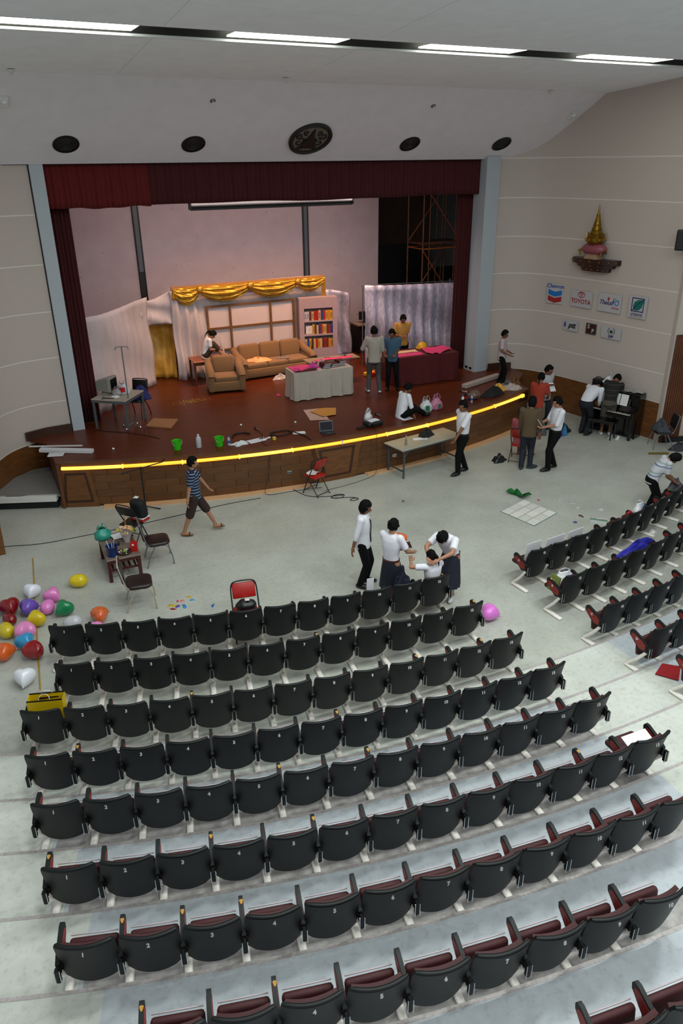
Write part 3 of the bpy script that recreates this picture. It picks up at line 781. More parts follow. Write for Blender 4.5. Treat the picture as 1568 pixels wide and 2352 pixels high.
for nm, z, cols, x_off in rows_b:
    x = -(w-0.3)/2+0.01+x_off; wid = ((w-0.32)-x_off)/len(cols)
    cnt = {}
    for k, c in enumerate(cols):
        hh = random.uniform(0.27, 0.31); ww = wid*0.94
        cnt[c] = cnt.get(c, 0)+1
        p = Rb @ Vector((x+wid/2, -0.05, z-0.01))
        b = thing('book', '%s book on the %s shelf of the bookcase, %s from the left' % (c, nm, ORD[k]), 'book', p, BRZ, 'books in the prop bookcase')
        mm = mat('book_'+c, BC[c], 0.6, var=0.08, scale=20)
        g = MB()
        g.box((-ww/2+0.003, 0, hh/2), (0.005, 0.2, hh)); g.box((ww/2-0.003, 0, hh/2), (0.005, 0.2, hh)); g.box((0, -0.0975, hh/2), (ww, 0.006, hh))
        obj('cover', g, mm, b)
        obj('pages', MB().box((0, 0.0, hh/2), (ww-0.012, 0.188, hh-0.012)), mat('book_pages', '#c9bfae', 0.9), b)
        if c in ('white', 'yellow') or (k % 3 == 0):
            g = MB()
            for q in range(4): g.box((0, -0.1015, hh*(0.25+0.15*q)), (ww*0.5, 0.002, hh*0.07))
            obj('spine_print', g, mat('print_dark', '#22242c' if c != 'white' else '#34509a', 0.6), b)
        x += wid
# white square clock on the middle shelf
t = thing('clock', 'white square clock at the left of the middle bookcase shelf', 'clock', Rb @ Vector((-0.29, -0.08, SH[1]-0.01)), BRZ)
obj('case', MB().rbox((0, 0, 0.13), (0.23, 0.05, 0.26), 0.02, 2), M_WHITE, t)
obj('face', MB().box((0, -0.027, 0.13), (0.19, 0.004, 0.21)), mat('clock_face', '#d8d2d2', 0.5), t)
obj('hand', MB().box((0.015, -0.031, 0.16), (0.008, 0.004, 0.07), ry=rad(25)), M_BLACK, t)
obj('hand', MB().box((-0.012, -0.031, 0.115), (0.008, 0.004, 0.05), ry=rad(-30)), M_BLACK, t)

# ------------------------------------------------------------------ sofa, armchair, tables
M_SOFA = mat('tan_upholstery', '#7d5d3a', 0.85, var=0.08, scale=40, sheen=0.15)
def armfn(length, r, h, depth): pass
def sofa(name, label, loc, rz, seats, W, D=0.92):
    t = thing(name, label, 'sofa' if seats > 1 else 'armchair', loc, rz)
    aw = 0.2; iw = W-2*aw
    obj('base', MB().rbox((0, 0, 0.19), (W-0.04, D-0.06, 0.26), 0.03, 2), M_SOFA, t, smooth=40)
    for s in (-1, 1):
        g = MB()
        g.rbox((s*(W/2-aw/2), 0.0, 0.30), (aw*0.84, D, 0.5), 0.04, 2)
        prof = [(-D/2, 0.52), (-D/2+0.02, 0.58), (D/2-0.3, 0.66), (D/2-0.05, 0.80)]
        g.tube([(s*(W/2-aw/2), y, z-0.03) for y, z in prof], [0.105, 0.11, 0.11, 0.10], 14)
        obj('arm', g, M_SOFA, t, smooth=50)
    cw = iw/seats
    for k in range(seats):
        x = -iw/2+cw*(k+0.5)
        obj('seat_cushion', MB().rbox((x, -0.06, 0.385), (cw-0.012, D-0.24, 0.17), 0.05, 3), M_SOFA, t, smooth=50)
        def fn(p):
            return p
        g = MB(); g.rbox((x, D/2-0.17, 0.66), (cw-0.012, 0.2, 0.50), 0.075, 3, rx=rad(-9))
        g.v = [(a, b_, c_+(0.05*math.cos((a-x)/cw*PI) if c_ > 0.75 else 0)) for a, b_, c_ in g.v]
        obj('back_cushion', g, M_SOFA, t, smooth=50)
    obj('back', MB().rbox((0, D/2-0.05, 0.47), (iw+0.1, 0.12, 0.72), 0.04, 2), M_SOFA, t, smooth=40)
    for sx in (-1, 1):
        for sy in (-1, 1): obj('foot', MB().cyl((sx*(W/2-0.1), sy*(D/2-0.1), 0), (sx*(W/2-0.1), sy*(D/2-0.1), 0.07), 0.025, 0.03, n=8), M_DARKWOOD, t)
    return t
sofa('sofa', 'tan upholstered three seat sofa in front of the window frame', (8.45, 21.36, HS+0.0), rad(2), 3, 2.45)
sofa('armchair', 'tan upholstered armchair in front of the long sofa', (6.55, 20.35, HS), rad(-12), 1, 1.06, 0.90)
M_REDWOOD = mat('reddish_table_wood', '#5c2c17', 0.4, var=0.2, scale=5)
t = thing('end_table', 'square dark wooden table behind the armchair with a girl on it', 'table', (6.35, 21.36, HS), rad(-4))
obj('top', MB().rbox((0, 0, 0.70), (0.95, 0.75, 0.04), 0.01, 1), mat('warm_table_top', '#8a4a22', 0.35, var=0.15, scale=6), t)
for sx in (-1, 1):
    for sy in (-1, 1): obj('leg', MB().box((sx*0.43, sy*0.33, 0.34), (0.055, 0.055, 0.68)), M_REDWOOD, t)
for sy in (-1, 1): obj('apron', MB().box((0, sy*0.34, 0.64), (0.84, 0.025, 0.08)), M_REDWOOD, t)
def cloth_blob(name, label, cat, loc, r, m, seed=1, hgt=0.12, rz=0.0, rough=0.35):
    rnd = random.Random(seed); k = [(rnd.uniform(1, 5), rnd.uniform(1, 5), rnd.uniform(0, 6)) for _ in range(5)]
    def fn(u, v):
        a = 2*PI*u; q = 1-v
        rr = q*(1+0.22*sum(math.sin(round(f)*a+p) for f, _, p in k)/2)
        z = hgt*(1-q*q)*(0.75+rough*math.sin(3*a+4*q+seed)*math.cos(5*q+a)) if q < 1 else 0.0
        z += 0.012*sum(math.sin(f2*6*q+f*a+p) for f, f2, p in k)/3*(1-q)
        return (r[0]*rr*math.cos(a), r[1]*rr*math.sin(a), max(0.002, z))
    g = MB(); g.grid(fn, 32, 10, 0.004, closed_u=True)
    return tag(obj(name, g, m, None, loc, (0, 0, rz), smooth=180), label, cat)
M_SATINP = mat('peach_satin', '#d39a62', 0.4, var=0.15, scale=8)
cloth_blob('draped_cloth', 'crumpled peach satin cloth on the left of the sofa seat', 'cloth', (7.9, 21.22, HS+0.475), (0.36, 0.22), M_SATINP, 3, 0.13)
cloth_blob('patterned_scarf', 'small crumpled grey patterned scarf on the sofa seat', 'cloth', (8.75, 21.2, HS+0.475), (0.2, 0.14), mat('scarf_grey', '#6d625c', 0.8, var=0.5, scale=22), 5, 0.07)
cloth_blob('plastic_bundle', 'crumpled white plastic bundle on stage floor before the sofa', 'bag', (8.35, 20.62, HS+0.002), (0.2, 0.15), mat('bundle_white', '#b3aaa2', 0.4, var=0.25, scale=14), 8, 0.16)
cloth_blob('black_jacket', 'black jacket heaped on the right arm of the sofa', 'jacket', (9.70, 21.20, HS+0.02), (0.22, 0.28), mat('jacket_black', '#141414', 0.8), 6, 0.72)
# tables on the stage with cloths, papers and books
def trestle(name, label, loc, rz, W, D, H=0.72, cat='table'):
    t = thing(name, label, cat, loc, rz)
    obj('top', MB().rbox((0, 0, H-0.015), (W, D, 0.03), 0.006, 1), mat('trestle_top', '#8d7a66', 0.6), t)
    for sx in (-1, 1):
        for sy in (-1, 1): obj('leg', MB().cyl((sx*(W/2-0.12), sy*(D/2-0.08), 0), (sx*(W/2-0.12), sy*(D/2-0.08), H-0.03), 0.016, n=8), M_STEEL, t)
    return t
def table_skirt(name, label, loc, rz, W, D, H, m, folds=22, flare=0.06, seed=2):
    """cloth hanging on all sides of a table, with a flat top sheet"""
    rnd = random.Random(seed); ph = [rnd.uniform(0, 6.28) for _ in range(3)]
    per = [(-W/2, -D/2), (W/2, -D/2), (W/2, D/2), (-W/2, D/2), (-W/2, -D/2)]
    nu = 200; pl = polyline(per, nu)
    def fn(u, v):
        i = round(u*nu); x, y = pl[i]; k = (1-v)
        a, b = pl[max(0, i-1)], pl[min(nu, i+1)]; tx, ty = b[0]-a[0], b[1]-a[1]; L = math.hypot(tx, ty) or 1
        if i in (0, nu): nx, ny = -0.7, -0.7
        else: nx, ny = ty/L, -tx/L
        d = 0.008+flare*k**0.8*(0.55+0.45*math.sin(2*PI*folds*u+ph[0]+2.0*math.sin(2*PI*3*u)))+0.012*k*math.sin(2*PI*folds*2.3*u+ph[1])
        return (x+nx*d, y+ny*d, 0.012+(H-0.012)*v+0.01*(1-v)*math.sin(2*PI*5*u+ph[2])**2)
    g = MB(); g.grid(fn, nu, 8, 0.006)
    g.box((0, 0, H+0.004), (W*1.01, D*1.02, 0.008))
    return tag(obj(name, g, m, None, loc, rz if isinstance(rz, tuple) else (0, 0, rz), smooth=50), label, 'tablecloth')
M_CREAM = mat('cream_cloth', '#b0a89d', 0.85, var=0.05, scale=6)
T1 = (8.68, 18.56, HS)
trestle('trestle_table', 'long folding table hidden under the cream cloth', T1, rad(-4), 1.62, 0.66, 0.76)
table_skirt('tablecloth', 'cream cloth hanging to the floor round the table before the sofa', T1, rad(-4), 1.72, 0.70, 0.762, M_CREAM, 13, 0.075)
M_PINK = mat('pink_paper', '#d43a72', 0.7, var=0.08, scale=6)
M_MAGENTA = mat('magenta_paper', '#b8328f', 0.7, var=0.08, scale=6)
def sheet(name, label, cat, poly, z, m, rz=0, loc=None, curl=0.02, seed=0, thick=0.002):
    """thin sheet of paper with an outline in world plan coordinates, gently curled"""
    cx_ = sum(p[0] for p in poly)/len(poly); cy_ = sum(p[1] for p in poly)/len(poly)
    rnd = random.Random(seed)
    n = len(poly); vs = [(0, 0, curl*0.3+thick)]; ring = []
    sub = 3
    for i in range(n):
        a, b = poly[i], poly[(i+1) % n]
        for k in range(sub):
            t_ = k/sub; ring.append((a[0]+(b[0]-a[0])*t_-cx_, a[1]+(b[1]-a[1])*t_-cy_))
    m_ = len(ring); fs = []
    mid = [(p[0]*0.5, p[1]*0.5, thick+curl*0.3*rnd.random()) for p in ring]
    out = [(p[0], p[1], thick+curl*rnd.random()) for p in ring]
    vs = [(0, 0, thick+curl*0.2)]+mid+out
    for i in range(m_):
        j = (i+1) % m_
        fs.append((0, 1+i, 1+j)); fs.append((1+i, 1+m_+i, 1+m_+j, 1+j))
    k0 = len(vs); vs2 = [(x, y, zz-thick) for x, y, zz in vs]
    fs2 = [tuple(a+k0 for a in reversed(f)) for f in fs]
    fs3 = [(1+m_+j, 1+m_+i, k0+1+m_+i, k0+1+m_+j) for i in range(m_) for j in [(i+1) % m_]]
    g = MB(); g.add(vs+vs2, fs+fs2+fs3)
    return tag(obj(name, g, m, None, (cx_, cy_, z), (0, 0, rz), smooth=60), label, cat)
zt = HS+0.772
sheet('pink_paper', 'large sheet of pink paper over the left end of the cream table', 'paper', [(7.86, 18.28), (8.50, 18.26), (8.62, 18.66), (8.50, 18.90), (7.90, 18.93)], zt+0.001, M_PINK, curl=0.05, seed=2)
sheet('pink_paper', 'narrow pink strip hanging toward the table corner on cream cloth', 'paper', [(7.83, 18.30), (7.93, 18.26), (8.1, 18.6), (8.0, 18.68)], zt+0.03, M_MAGENTA, curl=0.05, seed=4)
cloth_blob('pink_crepe', 'crumpled magenta crepe paper heap on the cream table', 'paper', (8.52, 18.62, zt), (0.16, 0.13), M_MAGENTA, 12, 0.16)
cloth_blob('brown_cloth', 'dark brown cloth lying on the cream table edge', 'cloth', (8.36, 18.36, zt+0.035), (0.2, 0.08), mat('brown_scrap', '#3d1512', 0.8), 14, 0.03)
M_COVERD = mat('book_cover_maroon', '#421617', 0.5)
def flatbook(label, loc, rz, m, w=0.22, d=0.3, h=0.045):
    b = thing('lying_book', label, 'book', loc, rz)
    obj('cover', MB().box((0, 0, 0.003), (w, d, 0.006)).box((0, 0, h-0.003), (w, d, 0.006)).box((-w/2+0.003, 0, h/2), (0.006, d, h)), m, b)
    obj('pages', MB().box((0.004, 0, h/2), (w-0.014, d-0.012, h-0.012)), mat('pages_grey', '#a8a8ab', 0.8), b)
    return b
for i, (dx, dy, n, q) in enumerate(((8.80, 18.46, 3, 'left'), (9.08, 18.50, 2, 'middle'), (9.30, 18.54, 3, 'right'))):
    for k in range(n):
        flatbook('%s maroon book in the %s pile on the cream table' % (('lowest', 'second', 'top')[k if n > 2 else k*2], q), (dx+0.012*k, dy-0.006*k, zt+0.002+0.046*k), rad(-6+5*k), M_COVERD)
cloth_blob('tissue_wrap', 'crumpled pale pink tissue on the cream table behind the books', 'tissue', (8.86, 18.78, zt), (0.13, 0.1), mat('tissue_pink', '#c09aa0', 0.8, var=0.3, scale=18), 15, 0.17)
# low bench table with pink paper behind the cream table
T2 = (9.55, 19.55, HS)
trestle('bench_table', 'narrow pale table with pink paper behind the cream clothed table', T2, rad(-2), 1.62, 0.5, 0.72)
sheet('pink_paper', 'pink paper strip along the narrow pale table', 'paper', [(8.95, 19.32), (10.1, 19.30), (10.2, 19.5), (9.0, 19.52)], HS+0.722, M_PINK, curl=0.03, seed=7)
for i, (x, y) in enumerate(((9.45, 19.6), (10.0, 19.62))):
    t = thing('scissors', 'pair of dark scissors on the narrow pale table, %s pair' % ('left', 'right')[i], 'scissors', (x, y, HS+0.728), rad(30+50*i))
    for s in (-1, 1):
        obj('blade', MB().box((s*0.008, 0.07, 0.004), (0.014, 0.12, 0.004), rz=s*0.1), M_STEEL, t)
        obj('handle', MB().tube([(s*0.03+0.022*math.cos(a), -0.03+0.03*math.sin(a), 0.006) for a in [2*PI*k/10 for k in range(10)]], 0.006, 6, True), M_BLACK, t, smooth=60)
# red covered table
T3 = (12.02, 18.62, HS)
M_REDCLOTH = mat('deep_red_cloth', '#4c060a', 0.85, var=0.1, scale=6)
trestle('trestle_table', 'long folding table under the deep red cloth', T3, rad(-5), 1.85, 0.9, 0.80)
table_skirt('tablecloth', 'deep red cloth covering the table before the silver drape', T3, rad(-5), 2.0, 1.0, 0.802, M_REDCLOTH, 9, 0.09, 6)
zr = HS+0.812
sheet('pink_paper', 'big pink sheet draped over the right half of the red table', 'paper', [(12.02, 18.18), (12.35, 18.10), (13.0, 18.42), (12.95, 18.85), (12.2, 18.95)], zr, M_PINK, curl=0.05, seed=17)
sheet('pink_paper', 'pink strip of paper on the left half of the red table', 'paper', [(11.08, 18.32), (11.92, 18.24), (12.0, 18.58), (11.15, 18.66)], zr, M_PINK, curl=0.02, seed=19)
sheet('cream_paper', 'cream sheet with cut shapes on the red table', 'paper', [(11.25, 18.72), (11.95, 18.62), (12.0, 18.9), (11.3, 18.98)], zr+0.001, mat('cream_paper', '#d8b78a', 0.7), curl=0.015, seed=20)
t = thing('yellow_helmet', 'round yellow hard hat held above the red table', 'helmet', (12.32, 19.02, zr), rad(-60))
g = MB(); g.ell((0, 0, 0.02), (0.15, 0.18, 0.16), fn=lambda p: Vector((p.x, p.y, max(p.z, 0.0))), nu=18, nv=12); obj('shell', g, mat('helmet_yellow', '#d3a008', 0.3), t, smooth=60)
g = MB(); g.lathe([(0.15, 0.01), (0.19, 0.0), (0.19, 0.012), (0.15, 0.025)], 20); obj('brim', g, MATS['helmet_yellow'], t, smooth=50)
for i, (c, x, y, z, rz) in enumerate((('#f2b705', 10.98, 19.72, 0.003, 10), ('#cc2a10', 11.02, 19.58, 0.003, 4))):
    t = thing('foam_block', '%s foam block lying on stage floor behind the man in grey trousers' % ('yellow', 'red')[i], 'block', (x, y, HS), rad(rz))
    m_ = mat('foam_%d' % i, c, 0.7)
    obj('body', MB().rbox((0, 0, 0.06), (0.55 if i == 0 else 0.4, 0.12, 0.11), 0.02, 2), m_, t)
    obj('strap', MB().box((0.1, 0, 0.06), (0.04, 0.125, 0.116)), mat('strap_dark', '#3a2a20', 0.8), t)
for i, (x, y) in enumerate(((7.62, 19.02),)):
    cloth_blob('pink_scrap', 'tiny pink paper scrap on stage floor left of cream table', 'paper', (x, y, HS+0.002), (0.05, 0.05), M_PINK, 22, 0.05)
# glitter on the stage floor
g = MB(); random.seed(5)
for k in range(140):
    x = random.gauss(0, 0.22); y = random.gauss(0, 0.10); s = random.uniform(0.014, 0.036)
    g.box((x, y, 0.003), (s, s*random.uniform(0.5, 1.5), 0.003), rz=random.uniform(0, 3))
o = tag(obj('gold_confetti', g, mat('confetti_gold', '#d9b04a', 0.25, metal=0.7), None, (5.28, 19.66, HS)), 'scattered gold confetti on the stage floor', 'confetti'); o['kind'] = 'stuff'
# ------------------------------------------------------------------ stage left: desk, computer, chair, stand
M_LAM = mat('grey_laminate', '#a39a8c', 0.5, var=0.05, scale=10)
M_METALG = mat('painted_metal_grey', '#5f6568', 0.45, metal=0.3)
t = thing('work_desk', 'grey topped steel desk beside the left stage curtain', 'table', (3.2, 18.62, HS), rad(50))
obj('top', MB().rbox((0, 0, 0.735), (0.98, 0.92, 0.03), 0.008, 1), M_LAM, t)
for s in (-1, 1):
    obj('side_rail', MB().box((0, s*0.44, 0.69), (0.94, 0.03, 0.06)), M_METALG, t)
    obj('end_rail', MB().box((s*0.46, 0, 0.69), (0.03, 0.86, 0.06)), M_METALG, t)
    for q in (-1, 1):
        obj('leg', MB().box((s*0.45, q*0.42, 0.36), (0.045, 0.045, 0.72)), M_METALG, t)
zd = HS+0.751
M_BEIGE = mat('computer_beige', '#8c8a80', 0.55)
t = thing('computer_monitor', 'bulky old beige tube monitor on the grey desk', 'monitor', (3.02, 18.92, zd), rad(52))
obj('bezel', MB().rbox((0, -0.14, 0.23), (0.40, 0.10, 0.36), 0.02, 2), M_BEIGE, t)
obj('screen_glass', MB().rbox((0, -0.192, 0.235), (0.32, 0.02, 0.26), 0.009, 2), mat('dark_glass', '#0a0e0d', 0.15), t)
g = MB()
a = [(-0.18, -0.09, 0.06), (0.18, -0.09, 0.06), (0.18, -0.09, 0.40), (-0.18, -0.09, 0.40)]; b = [(-0.11, 0.24, 0.08), (0.11, 0.24, 0.08), (0.11, 0.24, 0.30), (-0.11, 0.24, 0.30)]
g.add(a+b, [(0,1,2,3),(7,6,5,4),(0,4,5,1),(1,5,6,2),(2,6,7,3),(3,7,4,0)]); obj('tube_housing', g, M_BEIGE, t)
obj('foot', MB().lathe([(0.15, 0), (0.15, 0.02), (0.09, 0.06)], 16), M_BEIGE, t, smooth=40)
def plastic_bag(name, label, loc, rz, w, h, d, m, handles=True, logo=None, seed=1, squash=0.0):
    t = thing(name, label, 'bag', loc, rz)
    rnd = random.Random(seed); ph = [rnd.uniform(0, 6) for _ in range(4)]
    def fn(u, v):
        a = 2*PI*u
        r = (0.80+0.26*math.sin(PI*min(1, v*1.05+0.12)))*(1-0.40*max(0, v-0.55)/0.45)
        r *= 1+0.07*math.sin(3*a+ph[0]+4*v)+0.06*math.sin(5*a+ph[1]-7*v)
        return (w/2*r*math.cos(a), d/2*r*math.sin(a), h*0.72*v*(1+0.04*math.sin(2*a+ph[2])))
    g = MB(); g.grid(fn, 24, 10, 0.003, closed_u=True)
    obj('body', g, m, t, smooth=180)
    if handles:
        for s in (-1, 1):
            pts = [(s*w*0.30, -0.02*s, h*0.66), (s*w*0.28, 0.02*s, h*0.88), (s*w*0.17, 0.03*s, h*1.0), (s*w*0.07, 0.02*s, h*0.88), (s*w*0.08, 0, h*0.68)]
            def hf(u, v, P=smoothcurve(pts, 2)):
                i = min(len(P)-1, round(u*(len(P)-1))); p = P[i]
                return (p[0], p[1]+(v-0.5)*0.05, p[2])
            obj('handle', MB().grid(hf, 16, 2, 0.003), m, t, smooth=180)
    if logo:
        g = MB(); lw, lh, lz, lm = logo
        def lf(u, v): 
            a = -PI/2+(u-0.5)*1.0*lw/(w/2)
            return (w/2*1.12*math.cos(a), d/2*1.12*math.sin(a)-0.004, lz+(v-0.5)*lh)
        g.grid(lf, 6, 2, 0.002); obj('printed_logo', g, lm, t, smooth=60)
    return t
M_PLASTIC = mat('thin_plastic', '#c9c9cb', 0.3, var=0.15, scale=12, bump=0.2, bscale=25)
M_PLASTICP = mat('pink_plastic', '#b0708c', 0.3, var=0.15, scale=12, bump=0.2, bscale=25)
M_REDP = mat('red_print', '#b3121d', 0.5)
plastic_bag('plastic_bag', 'white carrier bag with a red logo on the grey desk', (3.36, 18.62, zd), rad(-27), 0.3, 0.36, 0.22, M_PLASTIC, True, (0.13, 0.12, 0.13, M_REDP), 3)
plastic_bag('plastic_bag', 'thin clear bag beside the monitor on the grey desk', (3.18, 18.55, zd), rad(10), 0.22, 0.24, 0.2, mat('clear_plastic', '#9a9496', 0.3, var=0.2, scale=10), True, None, 5)
cloth_blob('paper_litter', 'crumpled paper litter in front of the monitor on the grey desk', 'paper', (3.10, 18.42, zd), (0.12, 0.08), M_PLASTIC, 41, 0.05)
t = thing('hammer', 'dark hammer lying on the front corner of the grey desk', 'hammer', (2.92, 18.36, zd), rad(-20))
obj('handle', MB().cyl((-0.10, 0, 0.02), (0.14, -0.02, 0.012), 0.013, n=8), mat('tool_handle', '#2a2a28', 0.6), t)
obj('head', MB().rbox((-0.12, 0, 0.025), (0.045, 0.13, 0.04), 0.008, 1), M_METALG, t)
def pad(c, w, d, h, r, n=6):
    """cushion with rounded plan corners and softened edges"""
    def outline(k):
        o = []
        for qx, qy, a0 in ((1, 1, 0), (-1, 1, PI/2), (-1, -1, PI), (1, -1, 1.5*PI)):
            for i in range(n+1):
                a = a0+PI/2*i/n; o.append((qx*(w/2-r)+(r-k)*math.cos(a), qy*(d/2-r)+(r-k)*math.sin(a)))
        return o
    g = MB(); vs = []; m = 4*(n+1); lv = ((0.02, -h/2), (0.0, -h/2+0.015), (0.0, h/2-0.02), (0.012, h/2-0.006), (0.04, h/2))
    for k, z in lv: vs += [(c[0]+x, c[1]+y, c[2]+z) for x, y in outline(k)]
    fs = [(i*m+j, i*m+(j+1) % m, (i+1)*m+(j+1) % m, (i+1)*m+j) for i in range(len(lv)-1) for j in range(m)]
    fs += [tuple(range(m-1, -1, -1)), tuple(range((len(lv)-1)*m, len(lv)*m))]
    return g.add(vs, fs)
def stack_chair(name, label, loc, rz, seat_m, frame_m, cat='chair', group=None, back_h=0.42, arms=False):
    """steel-tube stacking chair, faces local +y"""
    t = thing(name, label, cat, loc, rz, group)
    obj('seat', pad((0, 0.0, 0.455), 0.46, 0.45, 0.07, 0.12), seat_m, t, smooth=50)
    g = MB(); g.rbox((0, -0.27, 0.72), (0.42, 0.05, 0.34), 0.022, 3, rx=rad(10)); obj('backrest', g, seat_m, t, smooth=50)
    for s in (-1, 1):
        x = s*0.205
        obj('front_leg', MB().tube(smoothcurve([(x*0.95, 0.05, 0.42), (x, 0.17, 0.415), (x*1.08, 0.235, 0.2), (x*1.12, 0.25, 0.0)], 2), 0.0125, 8), frame_m, t, smooth=60)
        obj('back_upright', MB().tube(smoothcurve([(x, 0.02, 0.42), (x, -0.18, 0.43), (x, -0.235, 0.55), (x, -0.30, 0.89)], 2), 0.0125, 8), frame_m, t, smooth=60)
        obj('rear_leg', MB().tube([(x*0.95, -0.06, 0.42), (x*1.08, -0.19, 0.2), (x*1.12, -0.25, 0.0)], 0.0125, 8), frame_m, t, smooth=60)
    obj('top_bar', MB().tube(smoothcurve([(-0.205, -0.30, 0.88), (-0.19, -0.305, 0.915), (0.19, -0.305, 0.915), (0.205, -0.30, 0.88)], 2), 0.0125, 8), frame_m, t, smooth=60)
    obj('cross_bar', MB().cyl((-0.2, -0.06, 0.415), (0.2, -0.06, 0.415), 0.01, n=8), frame_m, t, smooth=60)
    return t
M_BROWNV = mat('brown_vinyl', '#221410', 0.33, spec=0.6)
M_BLACKV = mat('black_vinyl', '#0e0f12', 0.4)
stack_chair('stacking_chair', 'black stacking chair behind the desk with a blue jacket', (3.72, 19.02, HS), rad(140), M_BLACKV, M_BLACK)
cloth_blob('blue_jacket', 'blue jacket slung over the chair behind the grey desk', 'jacket', (3.80, 18.92, HS+0.49), (0.30, 0.22), mat('jacket_blue', '#16205e', 0.8, var=0.2, scale=8), 44, 0.34)
t = thing('drip_stand', 'tall wheeled T-topped pole standing beside the desk', 'stand', (3.36, 18.18, HS))
obj('pole', MB().cyl((0, 0, 0.08), (0, 0, 2.0), 0.013, n=10), M_METALG, t, smooth=60)
obj('cross_arm', MB().tube(smoothcurve([(-0.15, 0.02, 1.93), (-0.14, 0.02, 2.0), (0, 0, 2.0), (0.14, -0.02, 2.0), (0.15, -0.02, 1.93)], 2), 0.009, 8), M_METALG, t, smooth=60)
for k in range(4):
    a = PI/4+k*PI/2
    lg = obj('base_leg', MB().tube([(0, 0, 0.10), (0.2*math.cos(a), 0.2*math.sin(a), 0.065), (0.24*math.cos(a), 0.24*math.sin(a), 0.06)], 0.013, 8), M_STEEL, t, smooth=60)
    obj('castor', MB().cyl((0.24*math.cos(a)-0.012, 0.24*math.sin(a), 0.03), (0.24*math.cos(a)+0.012, 0.24*math.sin(a), 0.03), 0.03, n=12), M_CHROME, lg, smooth=40)
g = MB(); g.prism([(3.68, 18.08), (4.19, 17.61), (4.53, 18.20), (3.99, 18.58)], 0.03, Matrix.Translation((-4.1, -18.1, 0.016)))
tag(obj('cardboard_sheet', g, mat('cardboard', '#9a6a45', 0.8, var=0.08, scale=10), None, (4.1, 18.1, HS)), 'square tan cardboard sheet on stage floor before the desk', 'cardboard')
# ------------------------------------------------------------------ things along the front of the stage
for i, (P, w, h, lab) in enumerate((([(0.92, 17.90), (2.03, 17.36)], 0.05, 0.03, 'long thin white strip lying at the left edge of the stage'), ([(1.12, 17.46), (2.17, 16.80)], 0.14, 0.08, 'thick white foam plank at the left corner of the stage'))):
    a, b = Vector((*P[0], 0)), Vector((*P[1], 0)); m_ = (a+b)/2; an = math.atan2(b.y-a.y, b.x-a.x); L = (b-a).length
    tag(obj('white_plank', MB().rbox((0, 0, h/2), (L, w, h), 0.008, 1), mat('foam_white', '#c9c9cc', 0.6), None, (m_.x, m_.y, HS+0.001), (0, 0, an)), lab, 'plank')
g = MB(); g.rbox((0, 0, 0.02), (0.34, 0.2, 0.035), 0.01, 1)
tag(obj('foam_offcut', g, MATS['foam_white'], None, (1.40, 17.02, HS+0.001), (0, 0, rad(-20))), 'small white foam offcut beside the thick white plank', 'plank')
M_GREENB = mat('lime_plastic', '#37b31c', 0.35)
for i, (x, y, lab) in enumerate(((3.92, 16.10, 'lime green bucket on stage edge, left one'), (4.84, 15.86, 'lime green bucket on stage edge beside a water bottle'))):
    t = thing('bucket', lab, 'bucket', (x, y, HS), 0.3*i, 'lime green buckets')
    g = MB(); g.lathe([(0.075, 0.0), (0.08, 0.002), (0.105, 0.20), (0.115, 0.205), (0.115, 0.215), (0.100, 0.21), (0.074, 0.012), (0.0, 0.010)], 20, cap=False); obj('body', g, M_GREENB, t, smooth=50)
    obj('base', MB().lathe([(0.076, 0.0), (0.076, 0.006)], 20), M_GREENB, t)
    obj('handle', MB().tube([(0.113*math.cos(a), -0.03-0.06*math.sin(a)*0.6, 0.20-0.11*math.sin(a)) for a in [PI*k/12 for k in range(13)]], 0.004, 6), M_WHITE, t, smooth=60)
def bottle(name, label, loc, prof, m, cap_m, label_m=None, lz=(0.06, 0.12), r=0.033):
    t = thing(name, label, 'bottle', loc)
    obj('body', MB().lathe(prof, 14), m, t, smooth=50)
    zt_ = prof[-1][1]; obj('cap', MB().lathe([(prof[-1][0]+0.004, zt_), (prof[-1][0]+0.004, zt_+0.022)], 12), cap_m, t, smooth=40)
    if label_m: obj('paper_label', MB().lathe([(r+0.002, lz[0]), (r+0.002, lz[1])], 14, cap=False), label_m, t, smooth=60)
PB = [(0.03, 0), (0.033, 0.01), (0.033, 0.14), (0.03, 0.16), (0.014, 0.195), (0.013, 0.205)]
M_WATER = mat('clear_bottle', '#aab2ba', 0.12, var=0.1, scale=10)
M_BLUEL = mat('blue_label', '#1c52a8', 0.5)
bottle('spray_bottle', 'tall white opaque bottle between the two green buckets', (4.40, 16.01, HS), [(0.06, 0), (0.062, 0.01), (0.062, 0.2), (0.05, 0.24), (0.022, 0.27), (0.02, 0.285)], mat('milky_plastic', '#b5b3b8', 0.4), M_WHITE)
bottle('water_bottle', 'clear water bottle with blue label beside the right green bucket', (5.05, 15.80, HS), PB, M_WATER, M_BLUEL, M_BLUEL)
cloth_blob('tissue_heap', 'crumpled white tissue heap beside the water bottle at stage edge', 'tissue', (5.30, 15.76, HS), (0.2, 0.14), mat('tissue_white', '#d0d2d4', 0.8, var=0.06, scale=20), 51, 0.07)
def psheet(label, x, y, w, h, rz, m=None, z=HS, curl=0.012, name='paper_sheet', seed=1):
    c, s = math.cos(rz), math.sin(rz)
    poly = [(x+c*a-s*b, y+s*a+c*b) for a, b in ((-w/2, -h/2), (w/2, -h/2), (w/2, h/2), (-w/2, h/2))]
    return sheet(name, label, 'paper', poly, z+0.001, m or mat('white_paper', '#e2e2e6', 0.7), curl=curl, seed=seed)
psheet('white printed papers beside the curved black cable at stage edge', 5.72, 15.78, 0.42, 0.26, 0.1, seed=2)
psheet('single white sheet lying right of the cable pile on stage', 6.82, 15.80, 0.30, 0.18, -0.25, seed=3)
